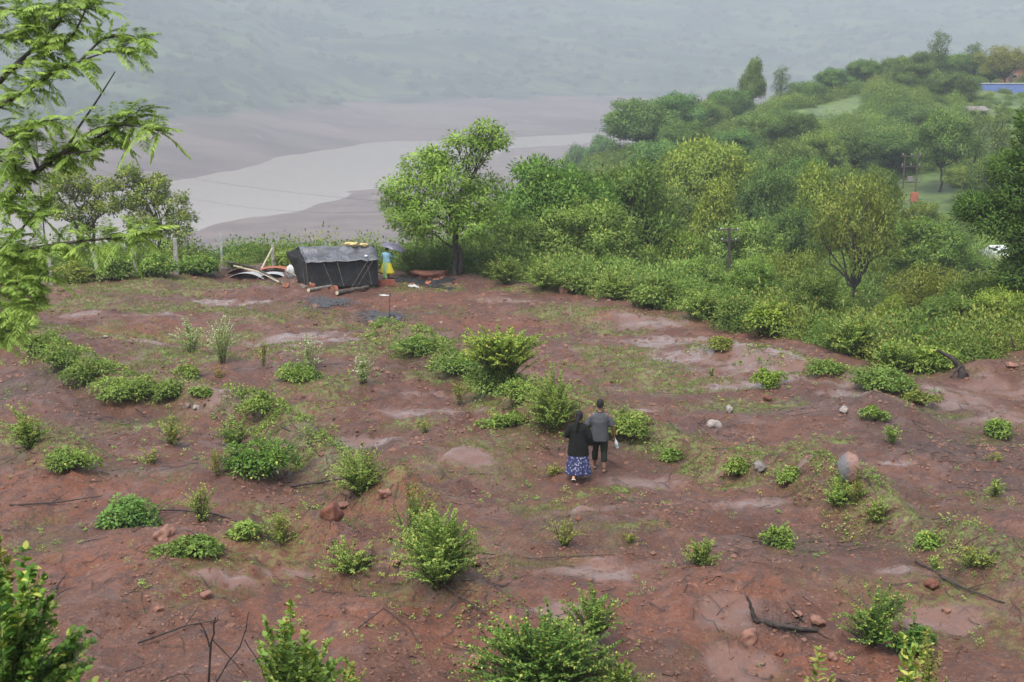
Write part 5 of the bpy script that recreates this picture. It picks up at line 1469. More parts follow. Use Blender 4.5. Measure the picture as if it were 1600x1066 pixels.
def woman():
    t = thing('person', 'person in black tunic and blue printed skirt walking away beside another in grey', 'person')
    b = MB()
    head(b, (0.01, .02, 1.475), .222)
    limb(b, [(0, -.005, 1.27), (.005, .005, 1.33), (.01, .015, 1.40)], [.062, .050, .050])
    rings(b, [(.80, .13, .10), (.92, .155, .115), (1.04, .13, .10), (1.16, .15, .105), (1.25, .155, .085), (1.30, .08, .06)], 20)
    limb(b, [(.165, 0, 1.255), (.245, -.03, 1.02), (.285, .05, .80)], [.048, .038, .026]); hand(b, (.288, .055, .785), (.10, .22, -1), (-1, 0.1, -.1), 1, .35)
    limb(b, [(-.165, 0, 1.255), (-.255, -.02, 1.03), (-.17, .19, .97)], [.048, .038, .026]); hand(b, (-.165, .20, .968), (.35, 1, -.1), (.6, -.3, -.6), -1, .5)
    limb(b, [(.085, 0, .86), (.10, .13, .46), (.115, .13, .09)], [.085, .058, .036]); foot(b, (.115, .13, .085), (.35, 1, 0))
    limb(b, [(-.085, 0, .86), (-.085, .02, .46), (-.08, -.17, .135)], [.085, .058, .036]); foot(b, (-.08, -.17, .13), (-.05, 1, -.28), .9)
    fused(b, 'body', M['skin_light'], t, .0092, 2)
    h = MB()
    rings(h, [(1.40, .05, .045, .01, -.055), (1.44, .075, .07, .01, -.032), (1.50, .084, .096, .01, .004), (1.55, .078, .092, .01, .010), (1.585, .050, .06, .01, .010), (1.60, .015, .02, .01, .01)], 18)
    limb(h, [(.0, -.075, 1.47), (-.012, -.115, 1.40), (-.022, -.135, 1.28), (-.03, -.145, 1.16)], [.038, .040, .036, .018])
    fused(h, 'hair', M['hair'], t, .009, 3)
    c = MB()
    rings(c, [(.60, .245, .185), (.63, .242, .182), (.80, .222, .165), (.95, .20, .15), (1.08, .19, .14), (1.20, .195, .135), (1.27, .185, .105), (1.315, .10, .075), (1.34, .066, .058)], 28)
    limb(c, [(.15, 0, 1.26), (.205, -.012, 1.15), (.25, -.03, 1.02), (.288, .04, .83)], [.075, .072, .066, .056])
    limb(c, [(-.15, 0, 1.26), (-.215, -.012, 1.15), (-.262, -.02, 1.03), (-.18, .16, .975)], [.075, .072, .066, .054])
    fused(c, 'tunic', M['black_cloth'], t, .013, 3)
    s = MB(); seg = 60; a = np.linspace(0, 2 * np.pi, seg, endpoint=False)
    rows = []
    zs = [.74, .60, .46, .32, .20, .185]
    for inner in (0, 1):
        for i, z in (list(enumerate(zs)) if not inner else list(enumerate(zs))[::-1]):
            k = (0.74 - z) / 0.55
            r = 1 + (0.10 * k) * np.sin(a * 9 + 2 * k + np.sin(a * 2)) - inner * .025
            rows.append(np.stack([np.cos(a) * (.20 + .075 * k) * r, np.sin(a) * (.155 + .075 * k) * r - .01 * k, np.full(seg, z + 0.012 * k * np.sin(a * 3))], 1))
    V = np.concatenate(rows); n = len(rows)
    i = np.arange(n - 1)[:, None] * seg; j = np.arange(seg)[None]; j2 = (j + 1) % seg
    s.add(V, np.stack([i + j, i + j2, i + seg + j2, i + seg + j], -1).reshape(-1, 4)[:, ::-1])
    s.build('skirt', M['printed_skirt'], t, True)
    for ank, d, pit in (((.115, .13, .085), (.35, 1, 0), 0), ((-.08, -.17, .13), (-.05, 1, -.28), .9)):
        m = MB(); ank = np.array(ank); d = nrm(d)
        p0 = ank - d * .075 - np.array([0, 0, .088 - pit * .05]); p1 = ank + d * .175 - np.array([0, 0, .092 + pit * .03])
        m.bar(p0, p1, .082, .014)
        mid = ank + d * .09 - np.array([0, 0, .045 + pit * .02]); sd = nrm(np.cross(d, (0, 0, 1)))
        m.tube(np.array([mid + sd * .046 - np.array([0, 0, .035]), mid + np.array([0, 0, .012]), mid - sd * .046 - np.array([0, 0, .035])]), .010, 6)
        m.build('sandal', M['sandal'], t)
    place_person(t, 903, 751, math.radians(-8), 1.015)
woman()

def man():
    t = thing('person', 'person in grey T-shirt and dark three-quarter trousers walking away carrying a white bottle', 'person')
    b = MB()
    head(b, (0.0, .03, 1.575), .228)
    limb(b, [(0, -.005, 1.36), (0, .01, 1.44), (0, .02, 1.50)], [.070, .058, .056])
    rings(b, [(.82, .14, .11), (.95, .15, .11), (1.08, .145, .105), (1.25, .175, .12), (1.36, .175, .09), (1.40, .09, .06)], 20)
    limb(b, [(.195, 0, 1.335), (.285, .0, 1.07), (.325, .09, .85)], [.055, .044, .030]); hand(b, (.328, .098, .835), (.10, .30, -1), (-1, .1, -.1), 1, .9)
    limb(b, [(-.195, 0, 1.335), (-.285, -.03, 1.08), (-.215, .17, 1.00)], [.055, .044, .030]); hand(b, (-.21, .185, .995), (.35, 1, -.1), (.6, -.3, -.6), -1, .6)
    limb(b, [(.095, 0, .88), (.105, .03, .48), (.11, -.07, .10)], [.095, .064, .040]); foot(b, (.11, -.07, .09), (.20, 1, 0), 0, .25)
    limb(b, [(-.095, 0, .88), (-.10, .10, .48), (-.105, .16, .10)], [.095, .064, .040]); foot(b, (-.105, .16, .09), (-.22, 1, 0), 0, .25)
    fused(b, 'body', M['skin'], t, .0092, 2)
    h = MB()
    rings(h, [(1.52, .062, .05, 0, -.035), (1.555, .080, .085, 0, -.002), (1.61, .084, .100, 0, .018), (1.655, .074, .09, 0, .026), (1.685, .046, .056, 0, .026), (1.70, .014, .018, 0, .026)], 18)
    fused(h, 'hair', M['hair'], t, .009, 2)
    c = MB()
    rings(c, [(.74, .205, .155), (.77, .206, .156), (.90, .20, .15), (1.05, .19, .145), (1.20, .205, .15), (1.32, .205, .12), (1.385, .13, .085), (1.415, .078, .068)], 28)
    limb(c, [(.15, 0, 1.325), (.235, 0, 1.22), (.278, .0, 1.09)], [.066, .070, .072])
    limb(c, [(-.15, 0, 1.325), (-.235, -.01, 1.22), (-.276, -.02, 1.10)], [.066, .070, .072])
    fused(c, 'shirt', M['grey_cloth'], t, .013, 3)
    k = MB(); a = np.linspace(0, 2 * np.pi, 25)
    k.tube(np.stack([np.cos(a) * .074, np.sin(a) * .066, 1.418 + .012 * np.sin(a)], 1), .012, 8, cap=False)
    k.build('collar', M['black_cloth'], t, True)
    p = MB()
    rings(p, [(.72, .17, .13), (.80, .18, .135), (.92, .165, .125)], 22)
    limb(p, [(.092, 0, .84), (.10, .02, .62), (.105, .025, .46), (.108, -.035, .25)], [.105, .092, .078, .070])
    limb(p, [(-.092, 0, .84), (-.098, .06, .62), (-.10, .095, .46), (-.104, .13, .25)], [.105, .092, .078, .070])
    fused(p, 'trousers', M['olive_cloth'], t, .013, 3)
    mtx = place_person(t, 936, 737, math.radians(-5), 1.005)
    # the bottle hangs from the right hand by its neck
    bt = thing('bottle', 'white plastic bottle hanging from the hand of the person in grey', 'bottle')
    m = MB(); rings(m, [(-.235, .030, .030), (-.225, .036, .036), (-.12, .036, .036), (-.075, .030, .030), (-.035, .015, .015), (-.012, .014, .014)], 16); m.build('bottle_body', M['white_plastic'], bt, True)
    m = MB(); rings(m, [(-.012, .016, .016), (.012, .016, .016)], 14); m.build('cap', M['white_plastic'], bt, True)
    m = MB(); rings(m, [(-.185, .0372, .0372), (-.135, .0372, .0372)], 18); m.build('label_band', M['blue_cloth'], bt, True)
    hp = mtx @ Vector((.345, .135, .755))
    bt.location = hp; bt.rotation_euler = (0.05, -0.26, 0); bt.scale = (1.05,) * 3
man()

def umbrella_person():
    t = thing('person', 'person in pale blue top and yellow-green skirt standing under the dark umbrella', 'person')
    b = MB()
    head(b, (0.02, .03, 1.44), .215)
    limb(b, [(0, 0, 1.24), (.01, .01, 1.30), (.015, .02, 1.37)], [.058, .048, .048])
    rings(b, [(.80, .125, .10), (.92, .145, .11), (1.04, .12, .095), (1.16, .145, .10), (1.23, .15, .08), (1.27, .08, .06)], 20)
    limb(b, [(.155, 0, 1.225), (.215, .10, 1.03), (.14, .26, 1.13)], [.045, .036, .026]); hand(b, (.135, .27, 1.14), (-.2, .55, .8), (-.8, .2, -.1), 1, 1.0)
    limb(b, [(-.155, 0, 1.225), (-.20, .06, 1.00), (-.02, .20, .98)], [.045, .036, .026]); hand(b, (-.01, .205, .985), (1, .25, .1), (0, -.9, 0), 1, .5)
    limb(b, [(.08, 0, .84), (.09, .03, .45), (.085, 0, .09)], [.08, .055, .035]); foot(b, (.085, 0, .085), (.1, 1, 0))
    limb(b, [(-.08, 0, .84), (-.085, .03, .45), (-.075, 0, .09)], [.08, .055, .035]); foot(b, (-.075, 0, .085), (-.1, 1, 0))
    fused(b, 'body', M['skin'], t, .0095, 2)
    h = MB()
    rings(h, [(1.38, .05, .045, .02, -.045), (1.42, .072, .07, .02, -.02), (1.47, .08, .092, .02, .012), (1.52, .074, .088, .02, .018), (1.55, .048, .056, .02, .018), (1.565, .015, .02, .02, .018)], 18)
    fused(h, 'hair', M['hair'], t, .009, 3)
    c = MB()
    rings(c, [(.80, .185, .145), (.90, .18, .14), (1.03, .165, .13), (1.15, .175, .125), (1.225, .165, .10), (1.27, .09, .07), (1.29, .062, .055)], 26)
    limb(c, [(.14, 0, 1.225), (.20, .06, 1.10), (.213, .11, 1.04), (.15, .23, 1.11)], [.07, .064, .06, .050])
    limb(c, [(-.14, 0, 1.225), (-.19, .04, 1.10), (-.20, .07, 1.01), (-.06, .18, .985)], [.07, .064, .06, .050])
    fused(c, 'top', M['blue_cloth'], t, .013, 3)
    for nm, mt, lo, hi, zb, fl, pr in (('yellow_skirt', 'yellow_cloth', 0, 2 * np.pi, .30, .19, 0.0), ('green_drape', 'green_cloth', -2.15, -1.05, .06, .03, .03)):
        m = MB(); seg = 40; a = np.linspace(lo, hi, seg)
        rows = []
        for inner in (0, 1):
            zz = np.linspace(.86, zb, 7)
            for z in (zz if not inner else zz[::-1]):
                k = (.86 - z) / (.86 - zb)
                r = 1 + .07 * k * np.sin(a * 8) - inner * .03
                rows.append(np.stack([np.cos(a) * (.165 + fl * k + pr) * r, np.sin(a) * (.135 + .08 * k + pr) * r, np.full(seg, z)], 1))
        V = np.concatenate(rows); n = len(rows)
        i = np.arange(n - 1)[:, None] * seg; j = np.arange(seg - 1)[None]
        m.add(V, np.stack([i + j, i + j + 1, i + seg + j + 1, i + seg + j], -1).reshape(-1, 4)[:, ::-1])
        m.build(nm, M[mt], t, True)
    mtx = place_person(t, 605, 438, math.radians(-20), 1.0)
    u = thing('umbrella', 'open dark grey umbrella tilted to the right over the person in pale blue', 'umbrella')
    m = MB(); nr, na = 8, 64
    a = np.linspace(0, 2 * np.pi, na, endpoint=False)
    sc = 1 - 0.085 * np.abs(np.sin(a * 4)) ** 0.8
    V = []
    for side in (0, 1):
        for i in (range(nr) if not side else range(nr - 1, -1, -1)):
            s_ = (i + .02) / (nr - 1)
            r = .62 * math.sin(min(1.0, s_) * 1.18) / math.sin(1.18)
            rad = r * (1 - (1 - sc) * s_ ** 2)
            zz = .30 * (math.cos(s_ * 1.25) - math.cos(1.25)) / (1 - math.cos(1.25)) + 0.035 * s_ ** 2 * np.abs(np.sin(a * 4)) - side * .006
            V.append(np.stack([np.cos(a) * rad, np.sin(a) * rad, np.broadcast_to(zz, a.shape)], 1))
    V = np.concatenate(V); n = 2 * nr
    i = np.arange(n - 1)[:, None] * na; j = np.arange(na)[None]; j2 = (j + 1) % na
    m.add(V, np.stack([i + j, i + j2, i + na + j2, i + na + j], -1).reshape(-1, 4)[:, ::-1])
    m.build('canopy', M['umbrella'], u, True)
    for k in range(8):
        an = k * math.pi / 4
        q = [np.array([math.cos(an) * .62 * math.sin(s_ * 1.18) / math.sin(1.18), math.sin(an) * .62 * math.sin(s_ * 1.18) / math.sin(1.18), .30 * (math.cos(s_ * 1.25) - math.cos(1.25)) / (1 - math.cos(1.25)) - .012]) for s_ in np.linspace(.05, 1, 7)]
        m = MB(); m.tube(np.array(q), .005, 5); m.build('rib', M['metal_dark'], u)
    m = MB(); m.tube(np.array([(0, 0, .36), (0, 0, -.42)]), .009, 8); m.build('shaft', M['metal_dark'], u)
    m = MB(); m.tube(np.array([(0, 0, -.40), (0, 0, -.50), (.02, 0, -.54), (.05, 0, -.54), (.065, 0, -.51)]), .013, 8); m.build('handle', M['black_cloth'], u, True)
    # the handle sits in the raised hand
    hp = mtx @ Vector((.10, .30, 1.18))
    rot = Matrix.Rotation(math.radians(17), 4, 'Y') @ Matrix.Rotation(math.radians(-6), 4, 'X')
    u.rotation_euler = rot.to_euler()
    u.location = hp - (rot @ Vector((-.03, 0, -.20)))
umbrella_person()

# ------------------------------------------------------------------ the tarpaulin shelter and what lies around it
def tarp_mat(name, col, rough):
    m, nt, N, Lk = newmat(name)
    p = N.new("ShaderNodeBsdfPrincipled")
    n1 = noise_n(nt, 2.2, 4, 0.6, obj_co(nt), 0.8)
    Lk.new(mixc(nt, ramp_n(nt, n1, 0.35, 0.7), col, tuple(c * 2.2 + .004 for c in col)), p.inputs["Base Color"])
    Lk.new(math_n(nt, 'MULTIPLY_ADD', n1, 0.3, rough - .12), p.inputs["Roughness"])
    bp = N.new("ShaderNodeBump"); bp.inputs["Strength"].default_value = 0.8; bp.inputs["Distance"].default_value = 0.06
    mp = N.new("ShaderNodeMapping"); mp.inputs["Scale"].default_value = (2.5, 1, 1); Lk.new(obj_co(nt), mp.inputs["Vector"])
    Lk.new(noise_n(nt, 3.0, 4, 0.55, mp.outputs[0], 1.2), bp.inputs["Height"]); Lk.new(bp.outputs[0], p.inputs["Normal"])
    o = N.new("ShaderNodeOutputMaterial"); Lk.new(p.outputs[0], o.inputs["Surface"])
    return m
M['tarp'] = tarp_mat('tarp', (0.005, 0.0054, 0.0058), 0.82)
M['tarp_roof_sheen'] = tarp_mat('tarp_roof_sheen', (0.055, 0.057, 0.064), 0.34)  # same black tarp as the walls, sky sheen lightened into its colour
M['log'] = rough_mat('log', (0.11, 0.095, 0.08), (0.24, 0.21, 0.18), 6, 0.8, 0.5, (1, 1, 1))
M['log_dark'] = rough_mat('log_dark', (0.040, 0.032, 0.026), (0.10, 0.085, 0.07), 6, 0.8, 0.5)
M['terracotta'] = rough_mat('terracotta', (0.20, 0.065, 0.035), (0.30, 0.12, 0.07), 8, 0.8, 0.3)
M['brick'] = rough_mat('brick', (0.17, 0.050, 0.034), (0.26, 0.085, 0.055), 12, 0.85, 0.4)
M['white_sheet'] = rough_mat('white_sheet', (0.24, 0.25, 0.255), (0.42, 0.425, 0.425), 2.0, 0.45, 0.1)
M['rust_sheet'] = rough_mat('rust_sheet', (0.24, 0.10, 0.07), (0.38, 0.19, 0.14), 3.0, 0.7, 0.2)
M['straw'] = rough_mat('straw', (0.40, 0.29, 0.10), (0.55, 0.45, 0.22), 12, 0.8, 0.4)
M['white_cloth'] = rough_mat('white_cloth', (0.34, 0.34, 0.33), (0.50, 0.50, 0.49), 4, 0.7, 0.3)
M['orange_cloth'] = rough_mat('orange_cloth', (0.26, 0.075, 0.042), (0.38, 0.135, 0.08), 4, 0.7, 0.3)
M['wood_pale'] = rough_mat('wood_pale', (0.32, 0.28, 0.20), (0.48, 0.43, 0.32), 7, 0.8, 0.3, (1, 1, .3))

def sheet(mb, grid_pts, thick=0.02, R=None, wob=0.0):
    """a bilinear quad patch of cloth with thickness; grid_pts = 4 corners (a b c d around)"""
    a, b, c, d = [np.asarray(q, float) for q in grid_pts]
    n = 13
    s, t = np.meshgrid(np.linspace(0, 1, n), np.linspace(0, 1, n))
    s = s[..., None]; t = t[..., None]
    P = a * (1 - s) * (1 - t) + b * s * (1 - t) + c * s * t + d * (1 - s) * t
    nn = nrm(np.cross(b - a, d - a))
    if wob: P = P + nn * (wob * perlin(P[..., 0] * 2.3 + 5, P[..., 2] * 2.3 + P[..., 1]))[..., None]
    top = P.reshape(-1, 3); bot = top - nn * thick
    i = (np.arange(n - 1)[:, None] * n + np.arange(n - 1)[None]).reshape(-1)
    q = np.stack([i, i + 1, i + n + 1, i + n], -1)
    N2 = n * n
    F_ = [q, (q + N2)[:, ::-1]]
    edge = list(range(n)) + [k * n + n - 1 for k in range(1, n)] + [N2 - 1 - k for k in range(1, n)] + [k * n for k in range(n - 2, -1, -1)]
    e = np.array(edge); F_.append(np.stack([e[:-1] + N2, e[1:] + N2, e[1:], e[:-1]], -1))
    mb.add(np.concatenate([top, bot]), np.concatenate(F_))

SH = np.array(hit(482, 446))                    # front left corner of the shelter
def shelter():
    t = thing('tarpaulin_shelter', 'low shelter covered with black tarpaulin at the far edge of the field', 'shelter', SH)
    A, B = np.array([0, 0, 0.]), np.array([2.95, .55, 0]); Cc, Dd = np.array([-.75, 1.75, 0]), np.array([2.35, 2.3, 0])
    ze, zr_ = 1.06, 1.54
    up = lambda p, z: p + np.array([0, 0, z])
    rl, rr = (A + Cc) / 2 + np.array([-.12, -.05, 0]), (B + Dd) / 2
    m = MB(); sheet(m, [up(A, -.15), up(B, -.15), up(B, ze - .03), up(A, ze - .03)], .03, wob=.05); m.build('front_wall', M['tarp'], t, True)
    m = MB(); sheet(m, [up(Dd, -.25), up(Cc, -.25), up(Cc, ze - .1), up(Dd, ze - .1)], .03, wob=.05); m.build('rear_wall', M['tarp'], t, True)
    m = MB(); sheet(m, [up(B, -.15), up(Dd, -.2), up(Dd, ze - .05), up(B, ze - .05)], .03, wob=.04); m.build('side_wall', M['tarp'], t, True)
    m = MB(); sheet(m, [up(rr, ze), up(B, ze - .03), up(rr, zr_ - .03), up(Dd, ze - .03)], .03); m.build('gable', M['tarp'], t, True)
    fl = Cc + np.array([-.45, -.1, 0])
    m = MB(); sheet(m, [up(Cc * .9 + A * .1, -.15), up(A, -.15), up(A, ze - .02), up(fl, ze + .12)], .03, wob=.07)
    sheet(m, [up(fl, ze + .10), up(A + np.array([.02, 0, 0]), ze - .02), up(rl + np.array([.05, 0, 0]), zr_ - .03), up(rl + np.array([-.02, .02, 0]), zr_ - .04)], .03)
    m.build('end_flap', M['tarp'], t, True)
    o1, o2 = np.array([-.05, -.16, -.03]), np.array([.10, -.14, -.03])
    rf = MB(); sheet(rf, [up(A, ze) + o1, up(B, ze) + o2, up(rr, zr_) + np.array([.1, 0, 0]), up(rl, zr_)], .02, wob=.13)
    rf = rf.build('roof', M['tarp_roof_sheen'], t, True)
    m = MB(); sheet(m, [up(rl, zr_), up(rr, zr_) + np.array([.1, 0, 0]), up(Dd, ze) + np.array([.1, .12, 0]), up(fl, ze + .13) + np.array([-.02, .1, 0])], .02, wob=.07); m.build('rear_roof', M['tarp_roof_sheen'], t, True)
    for a0, a1, r in (((.70, -.10, .95), (1.12, -.35, 0), .018), ((1.28, -.05, 1.02), (1.58, -.30, 0), .022), ((2.62, .30, 1.10), (1.92, -.25, 0), .020), ((2.80, .36, 1.05), (2.15, -.18, 0), .016), ((2.55, .3, .8), (2.75, .02, 0), .014), ((-.10, .05, 1.3), (.02, -.20, 0), .022), ((-.36, .7, 1.35), (-.2, .2, 0), .020)):
        m = MB(); m.tube(np.array([a0, (np.array(a0) + a1) / 2 + [0, 0, .01], a1]), r * .8, 6); m.build('pole', M['log_dark'], t)
    return t
shelter()

def at_sh(dx, dy):              # a ground point near the shelter
    x, y = SH[0] + dx, SH[1] + dy
    return np.array([x, y, float(ground(np.array(x), np.array(y)))])

def lay(name, label, cat, pts_px, r, mat, lift=None, group=None, seg=8, rub=None):
    """a pole or log lying on the ground between photo pixels"""
    p = np.array([hit(*q[:2]) for q in pts_px])
    for i, q in enumerate(pts_px):
        p[i, 2] += r * 0.8 + (q[2] if len(q) > 2 else 0)
    o = p[0].copy()
    n = 9; tt = np.linspace(0, len(p) - 1, n)
    ps = np.stack([np.interp(tt, np.arange(len(p)), p[:, j]) for j in range(3)], 1)
    ps += rng(int(pts_px[0][0])).normal(size=ps.shape) * r * .12
    t = thing(name, label, cat, o, 0, group)
    m = MB(); m.tube(ps - o, np.linspace(r, r * .8, n), seg); m.build('shaft' if name != 'log' else 'trunk', M[mat], t, True)
    # sawn or broken ends, a lighter wood
    for e in (0, -1):
        m = MB(); d = nrm(ps[e] - ps[1 if e == 0 else -2])
        m.tube(np.array([ps[e] - o - d * .005, ps[e] - o + d * .012]), r * (1.0 if e == 0 else .8) * .92, seg); m.build('cut_end', M['wood_pale'] if mat != 'dead_wood' else M[mat], t)
    return t

LG = 'timbers lying in front of the shelter'
lay('log', 'pale log lying across the front of the black shelter, upper one', 'log', [(524, 447, .12), (585, 449, .10)], .10, 'log', group=LG)
lay('log', 'pale log slanting from the left in front of the black shelter', 'log', [(482, 456), (534, 450, .08)], .085, 'log', group=LG)
lay('log', 'darker log lowest in front of the black shelter', 'log', [(527, 461), (575, 452, .03)], .095, 'log_dark', group=LG)
lay('log', 'pale beam leading from the white sheets to the shelter corner', 'log', [(447, 433, .25), (485, 446, .06)], .055, 'log', group=LG)
lay('pole', 'long dark pole lying over the white corrugated sheets', 'pole', [(354, 427, .52), (400, 430, .32), (440, 444, .03)], .05, 'log_dark', group='poles over the white sheets')
lay('pole', 'pale thin pole lying just under the long dark pole over the sheets', 'pole', [(366, 430, .42), (405, 433, .22), (436, 443, .03)], .04, 'wood_pale', group='poles over the white sheets')
lay('pole', 'dark broken pole at the left end of the white sheets', 'pole', [(346, 434, .0), (362, 431, .25)], .03, 'log_dark', group='poles over the white sheets')
lay('iron_rod', 'thin rusty rod lying on the soil right of the lowest log', 'rod', [(562, 459), (592, 459)], .015, 'log_dark')

def bent_sheets():
    for k, (px, py, w, d, arc, rz, mat, lab) in enumerate((
            (384, 437, 1.75, 1.0, .26, -.15, 'white_sheet', 'arched white corrugated sheet left of the shelter, dark hollow under it'),
            (425, 436, 1.3, 1.0, .20, .1, 'white_sheet', 'flatter white sheet beside the shelter, behind the arched one'),
            (375, 431, 1.3, .7, .30, -.1, 'rust_sheet', 'rusty red sheet edge behind the arched white sheet'),
            (428, 425, 1.5, .8, .16, .0, 'orange_cloth', 'faded orange sheet lying behind the white sheets'))):
        x, y, z = hit(px, py)
        t = thing('corrugated_sheet', lab, 'metal sheet', (x, y, z), rz, 'sheets piled left of the shelter')
        m = MB(); nu, nv = 46, 10
        u, v = np.meshgrid(np.linspace(-1, 1, nu), np.linspace(0, 1, nv))
        X = u * w / 2; Y = v * d
        Z = arc * (1 - u ** 2) * (1 - .35 * v) + .012 * np.sin(u * w * 42) + .05
        top = np.stack([X, Y, Z], -1).reshape(-1, 3); bot = top - [0, 0, .012]
        i = (np.arange(nv - 1)[:, None] * nu + np.arange(nu - 1)[None]).reshape(-1)
        q = np.stack([i, i + 1, i + nu + 1, i + nu], -1); n2 = nu * nv
        e = np.array(list(range(nu)) + [r * nu + nu - 1 for r in range(1, nv)] + [n2 - 1 - r for r in range(1, nu)] + [r * nu for r in range(nv - 2, -1, -1)])
        m.add(np.concatenate([top, bot]), np.concatenate([q, (q + n2)[:, ::-1], np.stack([e[:-1] + n2, e[1:] + n2, e[1:], e[:-1]], -1)]))
        m.build('sheet', M[mat], t, True)
        m = MB(); m.tube(np.array([(-w / 2, .02, .05), (-w / 2, d - .02, .05)]), .018, 6); m.build('rolled_edge', M[mat], t)
bent_sheets()

def lump(name, label, cat, px, py, w, d, h, mat, seed, group=None, rough=.22, part=None, sink=.25, z_extra=0.0, loc=None, smooth=True, sub=3, rz=0.0, flat=0.0):
    """a stone, heap or bundle: a noisy rounded block standing on the ground"""
    if loc is None: x, y, z = hit(px, py)
    else: x, y, z = loc
    import bmesh
    bm = bmesh.new(); bmesh.ops.create_icosphere(bm, subdivisions=sub, radius=1.0)
    R = rng(seed)
    pl = rand_unit(R, 9); off = R.uniform(.55, .92, 9)
    for v in bm.verts:
        c = np.array(v.co)
        for q, o_ in zip(pl, off):                    # knock flat facets into it
            s = c @ q
            if s > o_: c = c - q * (s - o_) * .85
        c = c * (1 + rough * float(perlin(np.array(c[0] * 1.7 + seed), np.array(c[1] * 1.7 + c[2] * 1.3))))
        if flat: c[2] = min(c[2], 1 - flat)
        v.co = Vector((c[0] * w / 2, c[1] * d / 2, (c[2] + 1 - sink * 2) * h / (2 - sink * 2)))
    me = bpy.data.meshes.new(name); bm.to_mesh(me); bm.free()
    me.materials.append(M[mat]); me.polygons.foreach_set("use_smooth", np.full(len(me.polygons), smooth)); me.update()
    o = link(name, me); o.location = (x, y, z + z_extra); o.rotation_euler = (0, 0, rz)
    return props(o, label, cat, group)

